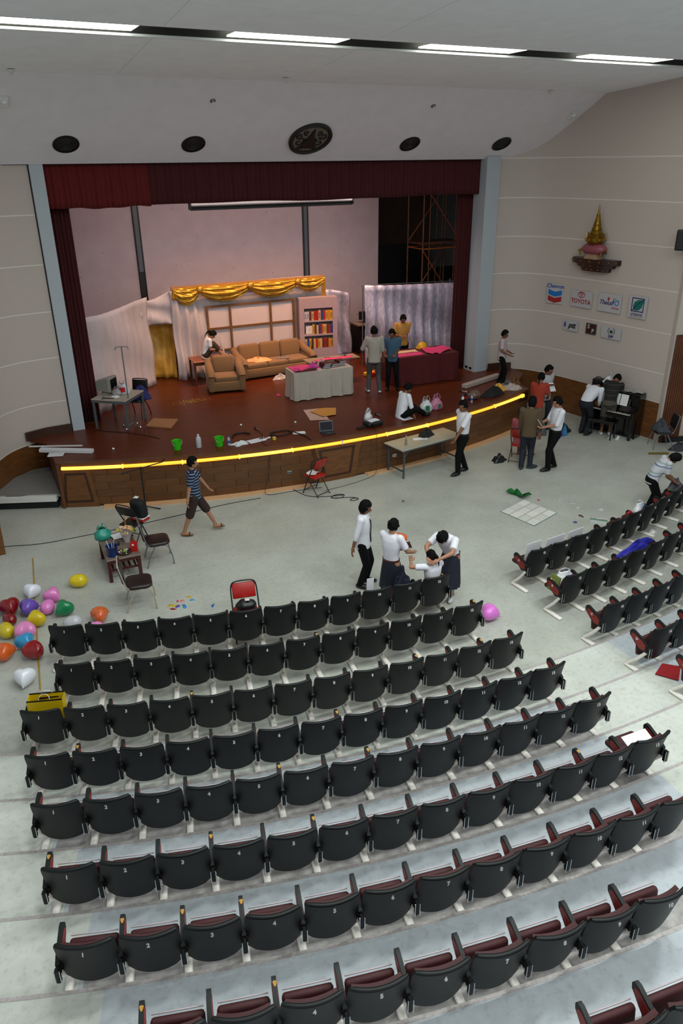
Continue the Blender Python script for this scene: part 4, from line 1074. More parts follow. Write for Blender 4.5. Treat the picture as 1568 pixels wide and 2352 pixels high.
psheet('folded newspaper page below the sitting boy on stage', 9.66, 15.49, 0.32, 0.18, 0.05, seed=5)
t = thing('tape_roll', 'small yellow tape roll standing on stage before the cable pile', 'tape', (6.12, 15.66, HS))
obj('roll', MB().lathe([(0.045, 0), (0.045, 0.06), (0.03, 0.06), (0.03, 0.0)], 16, cap=False), mat('tape_yellow', '#c8b02a', 0.4), t, smooth=40)
obj('core', MB().lathe([(0.031, 0.001), (0.031, 0.059), (0.027, 0.059), (0.027, 0.001)], 16, cap=False), M_WHITE, t, smooth=40)
tag(obj('paper_tube', MB().cyl((-0.12, -0.05, 0.02), (0.12, 0.05, 0.02), 0.02, n=10), M_WHITE, None, (5.95, 15.75, HS), smooth=60), 'short white rolled paper tube beside the printed papers', 'tube')
t = thing('marker_pens', 'black and yellow marker clump on the printed papers', 'marker', (5.86, 15.82, HS+0.014))
obj('barrel', MB().cyl((-0.05, 0, 0.012), (0.05, 0.03, 0.012), 0.012, n=8), M_BLACK, t, smooth=60)
obj('cap', MB().cyl((0.05, 0.03, 0.012), (0.08, 0.039, 0.012), 0.013, n=8), MATS['tape_yellow'], t, smooth=60)
def cable(name, label, pts, r=0.006, m=None, cat='cable'):
    return tag(obj(name, MB().tube(smoothcurve(pts, 3), r, 6), m or mat('black_cable', '#161616', 0.5), smooth=60), label, cat)
def coil(cx_, cy_, z, r, turns, n=16, seed=0, ax=1.0):
    rnd = random.Random(seed)
    return [(cx_+(r*(1+0.1*rnd.uniform(-1, 1)))*math.cos(2*PI*k/n)*ax, cy_+r*0.6*(1+0.1*rnd.uniform(-1, 1))*math.sin(2*PI*k/n), z+0.004*(k/n)) for k in range(int(turns*n)+1)]
cable('coiled_cable', 'thick black curved cable lying above the white papers', [(5.28, 16.22, HS+0.02), (5.36, 16.42, HS+0.02), (5.6, 16.48, HS+0.02), (5.75, 16.30, HS+0.02)], 0.02)
cable('coiled_cable', 'coil of dark cable on stage that hangs over the front edge', coil(6.42, 15.98, HS+0.012, 0.27, 3, seed=4)+[(6.85, 15.60, HS+0.012), (6.86, 15.22, HS+0.02), (6.85, 15.05, HS-0.05), (6.86, 14.98, 0.72), (6.95, 14.95, 0.50), (6.85, 14.94, 0.36), (6.70, 14.95, 0.45), (6.78, 14.97, 0.62)], 0.012)
def microphone(label, loc, rz):
    t = thing('microphone', label, 'microphone', loc, rz)
    obj('handle', MB().cyl((0, -0.10, 0.025), (0, 0.06, 0.025), 0.014, 0.02, n=10), M_STEEL, t, smooth=60)
    obj('head', MB().ell((0, 0.10, 0.028), (0.028, 0.045, 0.028)), M_BLACK, t, smooth=60)
microphone('handheld microphone on stage above the papers at centre left', (6.02, 16.5, HS), rad(10))
microphone('handheld microphone on stage left of the sitting boy', (9.15, 16.05, HS), rad(12))
microphone('handheld microphone lying by the white beam at stage right', (12.3, 16.75, HS), rad(20))
cable('microphone_cable', 'thin cable running from the left microphone down the stage front', [(6.02, 16.38, HS+0.01), (5.98, 16.0, HS+0.008), (5.78, 15.6, HS+0.008), (5.80, 15.28, HS+0.03), (5.80, 15.18, HS-0.1), (5.75, 15.10, 0.5), (5.55, 15.04, 0.05), (5.6, 14.90, 0.008), (6.1, 14.9, 0.008), (6.9, 14.75, 0.008)], 0.006)
cable('power_cable', 'thin cable down the stage front left of the white table', [(8.62, 15.35, HS+0.008), (8.50, 15.02, HS+0.03), (8.48, 14.94, HS-0.1), (8.47, 14.92, 0.5), (8.46, 14.86, 0.03), (8.2, 14.75, 0.008), (7.6, 14.6, 0.008), (6.9, 14.55, 0.008)], 0.005)
t = thing('laptop', 'open black laptop on the stage edge', 'laptop', (7.44, 15.52, HS), rad(-8))
M_LAP = mat('laptop_black', '#15171b', 0.35)
obj('keyboard_base', MB().rbox((0, -0.05, 0.012), (0.34, 0.24, 0.022), 0.006, 1), M_LAP, t)
obj('keys', MB().box((0, -0.03, 0.0245), (0.29, 0.11, 0.003)), mat('key_dark', '#2b2e33', 0.6), t)
obj('touchpad', MB().box((0, -0.125, 0.0245), (0.08, 0.05, 0.002)), M_STEEL, t)
ld = obj('lid', MB().rbox((0, 0.10, 0.135), (0.34, 0.012, 0.24), 0.005, 1, rx=rad(-14)), M_STEEL, t)
obj('screen', MB().box((0, 0.091, 0.135), (0.31, 0.006, 0.205), rx=rad(-14)), mat('screen_off', '#0b0f18', 0.2), ld)
g = MB(); g.add([(-0.4, 0.5, 0.002), (0.42, 0.25, 0.002), (-0.15, -0.55, 0.002), (-0.61, -0.34, 0.002)], [(0, 1, 2, 3)])
sheet('poster_board', 'pale board with yellow paper lying behind the laptop', 'board', [(7.66, 17.42), (8.12, 17.36), (7.90, 16.34), (7.46, 16.55)], HS+0.001, mat('board_pink', '#b5968a', 0.7), curl=0.01, seed=3)
sheet('yellow_paper', 'yellow orange sheet on the pale board behind the laptop', 'paper', [(7.74, 17.18), (8.10, 17.30), (8.49, 17.16), (8.22, 16.62), (7.86, 16.62)], HS+0.016, mat('yellow_paper', '#b98236', 0.7), curl=0.015, seed=8)
t = thing('projector', 'black data projector with papers on top at the stage edge', 'projector', (8.66, 15.46, HS), rad(6))
obj('body', MB().rbox((0, 0, 0.065), (0.44, 0.30, 0.11), 0.03, 3), mat('projector_black', '#191c1d', 0.4), t, smooth=50)
obj('lens', MB().cyl((-0.12, -0.15, 0.07), (-0.12, -0.18, 0.07), 0.04, n=16), MATS['dark_glass'], t, smooth=50)
obj('foot', MB().cyl((-0.15, 0.1, 0), (-0.15, 0.1, 0.015), 0.015, n=8).cyl((0.15, 0.1, 0), (0.15, 0.1, 0.015), 0.015, n=8).cyl((0, -0.12, 0), (0, -0.12, 0.015), 0.015, n=8), M_BLACK, t)
psheet('white papers lying on top of the projector', 8.67, 15.46, 0.28, 0.2, 0.2, z=HS+0.122, seed=11)
plastic_bag('plastic_bag', 'small white carrier bag with bottle behind the projector', (8.72, 15.82, HS), 0.3, 0.22, 0.34, 0.18, M_PLASTIC, True, None, 7)
tag(obj('black_pouch', MB().rbox((0, 0, 0.02), (0.28, 0.10, 0.035), 0.015, 2), M_BLACK, None, (8.32, 15.40, HS), (0, 0, 0.2)), 'flat black pouch left of the projector', 'pouch')
plastic_bag('plastic_bag', 'white and green carrier bag beside the sitting boy', (10.42, 15.80, HS), -0.2, 0.32, 0.42, 0.24, M_PLASTIC, True, (0.10, 0.14, 0.12, mat('green_print', '#1e6e4a', 0.5)), 13)
plastic_bag('plastic_bag', 'pink carrier bag right of the white bag on stage', (10.78, 15.86, HS), 0.1, 0.36, 0.42, 0.26, M_PLASTICP, True, (0.07, 0.1, 0.12, MATS['green_print']), 17)
cloth_blob('black_bag', 'black cloth bag slumped between sitting boy and plastic bags', 'bag', (10.12, 16.08, HS), (0.2, 0.2), M_BLACKV, 55, 0.22)
bottle('soft_drink_bottle', 'blue and white drink carton bottle at stage edge', (11.62, 15.86, HS), [(0.035, 0), (0.037, 0.01), (0.037, 0.17), (0.02, 0.21), (0.016, 0.22)], M_WHITE, M_BLUEL, M_BLUEL)
bottle('cola_bottle', 'dark cola bottle with red label at stage edge', (11.80, 15.98, HS), [(0.035, 0), (0.038, 0.01), (0.034, 0.12), (0.038, 0.18), (0.016, 0.27), (0.014, 0.28)], mat('cola', '#120a08', 0.1), M_WHITE, mat('cola_red', '#9c1014', 0.5), (0.1, 0.17), 0.037)
bottle('water_bottle', 'clear water bottle right of the cola bottle', (11.93, 15.88, HS), PB, M_WATER, M_BLUEL, M_BLUEL)
t = thing('clear_bag', 'clear crumpled plastic wrap behind the bottles on stage', 'wrap', (12.2, 16.15, HS))
g = MB(); g.ell((0, 0, 0.1), (0.2, 0.15, 0.1), fn=lambda p: p*(1+0.15*math.sin(6*p.x+4*p.y)+0.1*math.sin(9*p.z)), nu=20, nv=12); obj('film', g, mat('clear_film', '#6b5348', 0.2, var=0.3, scale=9), t, smooth=180)
obj('knot', MB().ell((0.05, 0, 0.21), (0.03, 0.03, 0.04), nu=8, nv=6), MATS['clear_film'], t, smooth=180)
cloth_blob('black_bag', 'long black duffel bag lying along the stage edge', 'bag', (12.85, 16.18, HS), (0.46, 0.2), mat('duffel_black', '#0e0d0d', 0.85), 57, 0.25, rad(10))
cloth_blob('gold_cloth_heap', 'crumpled gold cloth heap behind the black duffel bag', 'cloth', (13.25, 16.46, HS), (0.32, 0.18), M_GOLDCLOTH, 59, 0.2, rad(10))
cloth_blob('white_cloth_heap', 'white patterned cloth heap at the right end of the stage', 'cloth', (13.72, 16.42, HS), (0.28, 0.2), mat('cloth_patterned', '#b7a8a2', 0.8, var=0.25, scale=7), 61, 0.16)
cloth_blob('grey_cloth_heap', 'grey crumpled plastic sheet behind the white cloth heap', 'cloth', (13.85, 16.85, HS), (0.36, 0.18), mat('cloth_grey', '#6b6560', 0.5, var=0.3, scale=9), 63, 0.12)
cloth_blob('cloth_bundle', 'brown and gold bundle behind the ponytailed woman at stage end', 'bundle', (14.1, 16.75, HS), (0.16, 0.14), mat('bundle_brown', '#6a4218', 0.7, var=0.5, scale=9), 65, 0.3)
a, b = Vector((12.55, 17.10, 0)), Vector((14.15, 17.60, 0)); m_ = (a+b)/2
tag(obj('white_beam', MB().rbox((0, 0, 0.06), ((b-a).length, 0.18, 0.11), 0.01, 1), mat('beam_white', '#a59a94', 0.6), None, (m_.x, m_.y, HS+0.001), (0, 0, math.atan2(b.y-a.y, b.x-a.x))), 'long white beam lying at the right side of the stage', 'beam')
cable('floor_cable', 'dark cable across the left part of the stage floor', [(2.35, 18.6, HS+0.01), (2.7, 18.2, HS+0.01), (3.2, 17.8, HS+0.01), (3.6, 17.3, HS+0.01), (3.75, 17.0, HS+0.01)], 0.008)
cable('floor_cable', 'thin pale cable end standing beside the cardboard sheet', [(3.62, 17.98, HS+0.05), (3.60, 17.7, HS+0.03), (3.52, 17.3, HS+0.008)], 0.006, M_METALG)
for i, (x, y) in enumerate(((2.62, 16.78), (7.05, 16.55), (5.78, 17.0))):
    tag(obj('paper_ball', MB().ell((0, 0, 0.025), (0.03, 0.03, 0.025), nu=8, nv=6, fn=lambda p: p*(1+0.15*math.sin(9*p.x+7*p.z))), M_WHITE, None, (x, y, HS), smooth=60), ('tiny white paper ball near the left green bucket', 'tiny white paper ball left of the pale board', 'tiny white paper ball in mid stage behind the microphone')[i], 'paper')

# ------------------------------------------------------------------ hall floor props
t = thing('microphone_stand', 'black boom microphone stand in front of the stage', 'stand', (2.92, 15.46, 0))
obj('pole', MB().cyl((0, 0, 0.06), (0, 0, 1.0), 0.019, 0.015, n=10), M_BLACK, t, smooth=60)
obj('boom', MB().cyl((-0.40, 0.05, 0.93), (0.46, -0.06, 1.08), 0.013, n=8), M_BLACK, t, smooth=60)
obj('boom_clutch', MB().rbox((0, 0, 1.0), (0.05, 0.04, 0.06), 0.01, 1), M_BLACK, t)
obj('counterweight', MB().cyl((-0.42, 0.052, 0.927), (-0.34, 0.042, 0.941), 0.02, n=10), M_BLACK, t, smooth=60)
obj('microphone_clip', MB().cyl((0.46, -0.06, 1.08), (0.52, -0.07, 1.14), 0.016, n=8), M_BLACK, t, smooth=60)
for k in range(3):
    a = rad(-20+120*k)
    lg = obj('leg', MB().cyl((0, 0, 0.10), (0.30*math.cos(a), 0.30*math.sin(a), 0.02), 0.015, n=8), M_BLACK, t, smooth=60)
    obj('rubber_foot', MB().ell((0.30*math.cos(a), 0.30*math.sin(a), 0.018), (0.022, 0.022, 0.018), nu=8, nv=6), M_BLACK, lg, smooth=60)
M_REDPL = mat('red_plastic', '#a2150f', 0.35)
def folding_chair(label, loc, rz, M_REDPL=M_REDPL):
    """folding steel chair with red padded back, faces local +y"""
    t = thing('folding_chair', label, 'chair', loc, rz)
    for s in (-1, 1):
        x = s*0.21
        obj('front_frame', MB().tube(smoothcurve([(x, 0.24, 0.0), (x, 0.06, 0.42), (x, -0.14, 0.78), (x*0.92, -0.165, 0.85)], 2), 0.012, 8), M_BLACK, t, smooth=60)
        obj('rear_leg', MB().tube([(x*0.92, -0.24, 0.0), (x*0.92, 0.10, 0.42), (x*0.92, 0.16, 0.46)], 0.011, 8), M_BLACK, t, smooth=60)
    obj('top_bow', MB().tube(smoothcurve([(-0.20, -0.158, 0.83), (-0.17, -0.175, 0.90), (0, -0.18, 0.91), (0.17, -0.175, 0.90), (0.20, -0.158, 0.83)], 2), 0.012, 8), M_BLACK, t, smooth=60)
    obj('backrest', MB().rbox((0, -0.135, 0.755), (0.37, 0.035, 0.25), 0.016, 2, rx=rad(25)), M_REDPL, t, smooth=50)
    obj('seat', MB().rbox((0, 0.04, 0.44), (0.38, 0.38, 0.04), 0.018, 2), M_REDPL, t, smooth=50)
    obj('stretcher', MB().cyl((-0.2, 0.2, 0.1), (0.2, 0.2, 0.1), 0.009, n=8), M_BLACK, t, smooth=60)
    obj('rear_stretcher', MB().cyl((-0.19, -0.2, 0.05), (0.19, -0.2, 0.05), 0.009, n=8), M_BLACK, t, smooth=60)
    g = MB(); g.prism([(-0.025, 0.012), (0, -0.012), (0.025, 0.012)], 0.004, Matrix.Translation((0, -0.182, 0.835)) @ Matrix.Rotation(rad(115), 4, 'X')); obj('white_mark', g, M_WHITE, t)
    return t
folding_chair('red backed folding chair in front of the stage with papers on its seat', (6.66, 14.52, 0), rad(20))
psheet('white papers on the seat of the red folding chair by stage', 6.62, 14.62, 0.26, 0.2, 0.5, z=0.462, curl=0.05, seed=21)
folding_chair('red backed folding chair facing seat six of the front row', (3.22, 9.86, 0), rad(168))
t = thing('shoulder_bag', 'black bag with white label on the red chair by front row', 'bag', (3.21, 9.84, 0.462), rad(-14))
g = MB(); g.ell((0, 0, 0.10), (0.17, 0.12, 0.10), fn=lambda p: p*(1+0.08*math.sin(6*p.x+3)), nu=18, nv=10); obj('body', g, M_BLACKV, t, smooth=180)
obj('label_card', MB().box((0.03, -0.01, 0.205), (0.07, 0.10, 0.006), rx=rad(-14)), M_WHITE, t)
cable('floor_cable', 'tangled black cable round the red folding chair by stage', [(6.25, 15.0, 0.008), (6.35, 14.5, 0.008), (6.5, 14.35, 0.008), (6.8, 14.2, 0.008)]+coil(7.0, 14.1, 0.008, 0.16, 1.6, seed=2)+[(7.3, 13.9, 0.008)]+coil(7.25, 13.78, 0.008, 0.10, 1.3, seed=3), 0.008)
cable('floor_cable', 'long dark cable running across the hall floor to the left', [(-0.6, 15.2, 0.008), (0.04, 15.04, 0.008), (0.6, 14.82, 0.008), (1.23, 14.80, 0.008), (2.43, 14.78, 0.008), (3.67, 14.85, 0.008), (4.63, 14.92, 0.008), (5.4, 14.86, 0.008)], 0.007)
# white folding table by the stage
t = thing('folding_table', 'long white topped folding table at the stage front', 'table', (9.68, 14.72, 0), rad(8))
obj('top', MB().rbox((0, 0, 0.745), (1.92, 0.72, 0.035), 0.008, 1), mat('table_white', '#a6a394', 0.4, var=0.05, scale=6), t)
M_TEAL = mat('table_frame', '#545c62', 0.4, metal=0.4)
for s in (-1, 1):
    obj('side_rail', MB().box((0, s*0.33, 0.715), (1.86, 0.03, 0.04)), M_TEAL, t)
    for q in (-1, 1):
        lg = obj('leg', MB().box((s*0.86, q*0.30, 0.36), (0.035, 0.035, 0.71)), M_TEAL, t)
        obj('brace', MB().cyl((s*0.86, q*0.30, 0.52), (s*0.70, q*0.30, 0.71), 0.009, n=8), M_TEAL, lg)
    obj('leg_stretcher', MB().box((s*0.86, 0, 0.18), (0.03, 0.6, 0.03)), M_TEAL, t)
cloth_blob('black_bag', 'black soft bag lying on the white folding table', 'bag', (9.88, 14.92, 0.764), (0.28, 0.16), mat('softbag_black', '#101012', 0.8), 71, 0.15, rad(12))
psheet('white paper sheets on the folding table beside the black bag', 9.58, 14.72, 0.36, 0.14, -0.35, z=0.763, seed=23)
t = thing('glass_bottle', 'slim clear green bottle on the near corner of folding table', 'bottle', (9.05, 14.52, 0.763))
obj('body', MB().lathe([(0.028, 0), (0.03, 0.01), (0.03, 0.12), (0.012, 0.17), (0.011, 0.22)], 12), mat('pale_green_glass', '#9aa58c', 0.1, trans=0.5), t, smooth=50)
obj('cap', MB().lathe([(0.013, 0.22), (0.013, 0.235)], 10), M_WHITE, t)
# coffee table with craft things
t = thing('coffee_table', 'dark red wooden coffee table holding craft supplies', 'table', (1.88, 13.10, 0), rad(-2))
M_CT = mat('mahogany', '#3f130f', 0.35, var=0.2, scale=5)
obj('top', MB().rbox((0, 0, 0.455), (0.62, 1.10, 0.03), 0.008, 1), mat('worn_table_top', '#6e5f55', 0.5, var=0.15, scale=7), t)
for sx in (-1, 1):
    for sy in (-1, 1): obj('leg', MB().box((sx*0.27, sy*0.50, 0.22), (0.06, 0.06, 0.44)), M_CT, t)
    obj('side_apron', MB().box((sx*0.28, 0, 0.40), (0.025, 0.96, 0.07)), M_CT, t)
    obj('end_apron', MB().box((0, sx*0.51, 0.40), (0.52, 0.025, 0.05)), M_CT, t)
    obj('end_rail', MB().box((0, sx*0.49, 0.22), (0.5, 0.03, 0.03)), M_CT, t)
    obj('side_rail', MB().box((sx*0.26, 0, 0.22), (0.03, 0.96, 0.03)), M_CT, t)
for k in range(5): obj('shelf_slat', MB().box((-0.2+0.1*k, 0, 0.24), (0.035, 0.96, 0.012)), M_CT, t)
zc = 0.471
plastic_bag('plastic_bag', 'turquoise carrier bag on the far corner of coffee table', (1.68, 13.52, zc), 0.2, 0.3, 0.30, 0.26, mat('turquoise_plastic', '#2a9180', 0.35, var=0.2, scale=10, bump=0.2, bscale=25), True, None, 23)
t = thing('craft_bucket', 'dark blue bucket with tools on the near corner of coffee table', 'bucket', (1.70, 12.72, zc))
obj('body', MB().lathe([(0.085, 0.0), (0.105, 0.19), (0.112, 0.195), (0.112, 0.205), (0.098, 0.2), (0.08, 0.012), (0, 0.01)], 20, cap=False), mat('navy_plastic', '#0d2a63', 0.4), t, smooth=50)
for k, (dx, dy) in enumerate(((0.03, 0.02), (-0.03, 0.03), (0.0, -0.04))):
    obj('tool_stick', MB().cyl((dx*0.5, dy*0.5, 0.012), (dx*2.2, dy*2.2+0.02, 0.28), 0.006, n=6), M_WHITE if k else mat('pinkish', '#c9a0a8', 0.5), t)
t = thing('flower_bouquet', 'bouquet of pastel flowers in white paper on coffee table', 'flowers', (2.06, 13.16, zc))
obj('wrap', MB().lathe([(0.05, 0), (0.07, 0.10), (0.12, 0.2), (0.11, 0.2), (0.05, 0.02)], 14, cap=False), mat('wrap_white', '#c9bcb8', 0.6), t, smooth=60)
random.seed(9)
FC = ['#d98a6f', '#c9b45a', '#cfc6a0', '#8aa53c', '#b0483a', '#d8b0a0', '#b8c26a']
fm = [mat('petal_%d' % i, c, 0.7) for i, c in enumerate(FC)]
gf = MB()
for k in range(6):
    a = 2*PI*k/6; gf.ell((0.022*math.cos(a), 0.022*math.sin(a), 0), (0.02, 0.02, 0.01), nu=6, nv=4)
gf.ell((0, 0, 0.006), (0.014, 0.014, 0.012), nu=6, nv=4)
fme = [gf.mesh('flower', 180) for _ in FC]
for q, mm in zip(fme, fm): q.materials.append(mm)
for k in range(30):
    th = random.uniform(0, 1.25); ph = random.uniform(0, 6.28); r = 0.17
    p = (r*math.sin(th)*math.cos(ph), r*math.sin(th)*math.sin(ph), 0.17+0.14*math.cos(th))
    obj('flower', random.choice(fme), None, t, p, (th*math.sin(-ph), th*math.cos(ph), ph))
t = thing('red_box', 'bright red house-shaped box on the near right of coffee table', 'box', (2.10, 12.74, zc), rad(-20))
g = MB(); g.prism([(-0.06, 0), (0.06, 0), (0.06, 0.14), (0.0, 0.2), (-0.06, 0.16)], 0.10, Matrix.Rotation(PI/2, 4, 'X')); obj('body', g, mat('box_red', '#b00d0b', 0.45), t)
obj('white_tag', MB().box((-0.01, -0.052, 0.14), (0.035, 0.004, 0.035)), M_WHITE, t)
psheet('white cloth-like sheet lying at the back of the coffee table', 1.98, 13.46, 0.3, 0.26, 0.1, z=zc, curl=0.04, seed=31)
t = thing('scrap_tray', 'shallow tray of colourful craft scraps on coffee table', 'tray', (1.92, 12.74, zc))
obj('tray', MB().lathe([(0.12, 0), (0.14, 0.03), (0.135, 0.03), (0.115, 0.006), (0, 0.005)], 18, cap=False), mat('tray_dark', '#2c211d', 0.6), t, smooth=50)
SCR = [mat('scrap_%d' % i, c, 0.6) for i, c in enumerate(('#56a324', '#c9582a', '#a478c4', '#c9a02a', '#d6d2d2', '#3a6fb0', '#bb3050'))]
for k in range(22):
    a = random.uniform(0, 6.28); r = 0.1*math.sqrt(random.random())
    obj('scrap', MB().rbox((0, 0, 0), (random.uniform(0.02, 0.05), random.uniform(0.015, 0.04), random.uniform(0.008, 0.02)), 0.004, 1), random.choice(SCR), t, (r*math.cos(a), r*math.sin(a), 0.015+0.02*random.random()), (random.uniform(-.4, .4), random.uniform(-.4, .4), a))
t = thing('tape_roll', 'dark tape roll in the middle of the coffee table', 'tape', (1.85, 13.12, zc))
obj('roll', MB().lathe([(0.06, 0), (0.06, 0.05), (0.04, 0.05), (0.04, 0)], 18, cap=False), mat('tape_navy', '#1a2130', 0.4), t, smooth=40)
obj('core', MB().lathe([(0.041, 0.002), (0.041, 0.048), (0.036, 0.048), (0.036, 0.002)], 18, cap=False), mat('card_core', '#7a634a', 0.8), t, smooth=40)
tag(obj('wooden_stick', MB().cyl((2.14, 13.62, 0.0), (2.14, 13.62, 0.36), 0.010, n=8), mat('stick_wood', '#a56a25', 0.6), None, (0, 0, zc-0.006)), 'short upright wooden stick behind the bouquet', 'stick')
# the two chairs beside it, and the bag chair
stack_chair('stacking_chair', 'brown vinyl stacking chair right of the coffee table', (2.58, 13.0, 0), rad(-96), M_BROWNV, M_STEEL)
stack_chair('stacking_chair', 'brown vinyl stacking chair on castors behind the front row seats', (1.90, 11.58, 0), rad(-100), M_BROWNV, mat('cream_frame', '#b3ab98', 0.4, metal=0.3))
folding_chair('dark folding chair behind coffee table carrying a backpack', (2.32, 14.0, 0), rad(-50), mat('dark_pad', '#16120f', 0.5))
t = thing('backpack', 'black backpack with red and white base hung on the folding chair', 'bag', (2.50, 14.02, 0.462), rad(-55))
g = MB(); g.rbox((0, 0, 0.24), (0.32, 0.20, 0.44), 0.08, 3, rx=rad(6)); obj('body', g, mat('pack_black', '#0b0c12', 0.8), t, smooth=60)
obj('pocket', MB().rbox((0, 0.11, 0.16), (0.24, 0.07, 0.22), 0.03, 2), MATS['pack_black'], t, smooth=60)
obj('base_panel', MB().rbox((0, 0.02, 0.035), (0.33, 0.22, 0.07), 0.03, 2), M_REDPL, t, smooth=60)
obj('white_trim', MB().rbox((0, 0.02, 0.08), (0.335, 0.222, 0.02), 0.009, 1), M_WHITE, t)
obj('name_card', MB().box((-0.08, 0.05, 0.46), (0.09, 0.08, 0.006), rx=rad(20)), M_WHITE, t)
# ------------------------------------------------------------------ balloons
def heart_fn(p):
    # puffed heart: cleft at +y, point at -y
    x, y, z = p.x, p.y, p.z
    yy = y*0.94 + 0.46*abs(x)**0.95 - 0.22
    pinch = 1.0-0.34*max(0, -y)**1.5
    return Vector((x*pinch*1.04, yy*0.98, z*0.92*(1-0.25*max(0, -y))))
def balloon_mesh(kind):
    g = MB()
    if kind == 'heart':
        g.ell((0, 0, 0), (0.155, 0.155, 0.155), nu=28, nv=18, fn=heart_fn)
        M = Matrix.Translation((0, -0.175, 0)) @ Matrix.Rotation(PI/2, 4, 'X')
    else:
        g.ell((0, 0, 0), (0.125, 0.165, 0.125), nu=24, nv=16, fn=lambda p: Vector((p.x*(1-0.10*p.y), p.y, p.z*(1-0.10*p.y)))*(1-0.05*math.exp(-(p.y*6)**2)))
        M = Matrix.Translation((0, -0.165, 0)) @ Matrix.Rotation(PI/2, 4, 'X')
    k = MB(); k.lathe([(0.006, -0.014), (0.010, -0.002), (0.007, 0.006), (0.016, 0.020), (0.013, 0.022), (0.004, 0.008)], 10)
    kn = MB(); kn.add(k.v, k.f, M)
    return g.mesh('skin', 180), kn.mesh('knot', 60)
HM, EM = balloon_mesh('heart'), balloon_mesh('egg')
BAL = [('yellow', '#d8c010', 1.03, 12.72, 'egg', (10, 0, 75), 'alone left of the coffee table', 1.0),
 ('white', '#e2e5ee', 0.24, 12.72, 'heart', (25, 10, -20), 'far heart shaped one over the yellow stick', 0.95),
 ('pink', '#e07fc0', 0.54, 12.40, 'heart', (60, 0, 40), 'upper of the two beside the green balloon', 0.95),
 ('pink', '#e07fc4', 0.42, 12.06, 'egg', (10, 0, -25), 'touching the left side of the green balloon', 0.95),
 ('green', '#0d7a4a', 0.66, 11.85, 'heart', (15, 5, -55), 'next to the front row seats', 1.0),
 ('violet', '#6a4fae', 0.12, 12.16, 'heart', (30, 0, 95), 'between the red and green balloons', 1.0),
 ('yellow', '#cdb514', 0.20, 11.72, 'heart', (20, 0, -70), 'below the violet balloon', 1.0),
 ('dark red', '#7e0c10', -0.16, 12.30, 'heart', (50, 0, 10), 'at the back of the pile by the pink one', 1.1),
 ('dark red', '#7a0b10', -0.20, 11.98, 'egg', (20, 0, 30), 'small one wedged among the pile', 0.8),
 ('pink', '#df86bc', -0.42, 12.55, 'egg', (0, 0, 60), 'at the far left back of the pile', 0.95),
 ('blue', '#1245a0', -0.50, 12.22, 'egg', (0, 0, 20), 'deep blue at the left frame edge', 0.9),
 ('yellow', '#c9b41c', -0.28, 11.62, 'egg', (15, 0, 10), 'at the left edge of the pile', 1.0),
 ('pink', '#dd86ba', 0.0, 11.42, 'heart', (30, 0, 170), 'pale pink heart in the middle of the pile', 1.05),
 ('sky blue', '#2f8fc0', -0.04, 11.12, 'heart', (35, 0, 20), 'light blue heart in front of the pink heart', 0.95),
 ('orange', '#cf5a18', -0.36, 10.96, 'heart', (20, 0, 100), 'in front at the left edge of the pile', 1.0),
 ('red', '#8c0a12', 0.06, 10.78, 'heart', (35, 0, 150), 'in front of the sky blue one', 1.05),
 ('white', '#e2e5ec', -0.15, 10.14, 'heart', (40, 0, -15), 'lone heart nearest the yellow paper bag', 1.0),
 ('orange', '#d0602a', 1.16, 11.36, 'heart', (25, 0, 110), 'behind seat two of the front row', 0.95),
 ('white', '#b9bdc0', 0.72, 11.36, 'egg', (0, 0, 80), 'behind seat one of the front row', 0.95),
 ('pink', '#d983c0', 1.02, 11.02, 'egg', (0, 0, 70), 'mostly hidden behind seat two of front row', 0.9),
 ('bright pink', '#e07ad6', 6.93, 8.36, 'heart', (55, 0, 60), 'alone in the right aisle', 1.0)]
for (c, hexc, x, y, kind, r, where, s) in BAL:
    h = {'heart': 0.13, 'egg': 0.125}[kind]*s
    t = thing('balloon', '%s balloon %s' % (c, where), 'balloon', (x, y, h), rot=(rad(r[0]*0.4), rad(r[1]), rad(r[2])), group='balloons on the floor')
    t.scale = (s, s, s)
    bm_ = mat('balloon_'+hexc, hexc, 0.22, spec=0.5, coat=0.3)
    sk, kn = HM if kind == 'heart' else EM
    a_ = sk.copy(); a_.materials.clear(); a_.materials.append(bm_); b_ = kn.copy(); b_.materials.clear(); b_.materials.append(bm_)
    obj('skin', a_, None, t); obj('knot', b_, None, t)
    lo = min((Euler(t.rotation_euler).to_matrix() @ v.co).z for v in list(a_.vertices)+list(b_.vertices))
    t.location.z = -lo*s+0.002
# yellow stick across the pile
tag(obj('yellow_stick', MB().cyl((0.41, 14.26, 0.008), (0.02, 9.93, 0.008), 0.011, n=8), mat('stick_yellow', '#b0851f', 0.5), smooth=60), 'long thin yellow stick on the floor among the balloons', 'stick')
# popped balloon scraps
random.seed(21)
for i, (x, y, c, nm) in enumerate(((2.44, 11.22, '#4d3aa0', 'violet'), (2.34, 11.17, '#8a1020', 'dark red'), (2.54, 11.16, '#2a86c4', 'sky blue'), (2.48, 11.38, '#c94a4a', 'coral'), (2.70, 11.42, '#c9a820', 'yellow'), (2.56, 11.36, '#c96a6a', 'pale coral'), (2.36, 11.28, '#b8a020', 'ochre yellow'), (2.98, 10.95, '#1d5fb0', 'deep blue'), (2.72, 11.30, '#3a8fc0', 'light blue'))):
    cloth_blob('balloon_scrap', '%s burst balloon scrap on the floor behind row one' % nm, 'scrap', (x, y, 0.001), (random.uniform(0.03, 0.08), random.uniform(0.02, 0.05)), mat('bscrap_%d' % i, c, 0.4), 80+i, 0.02, random.uniform(0, 3))
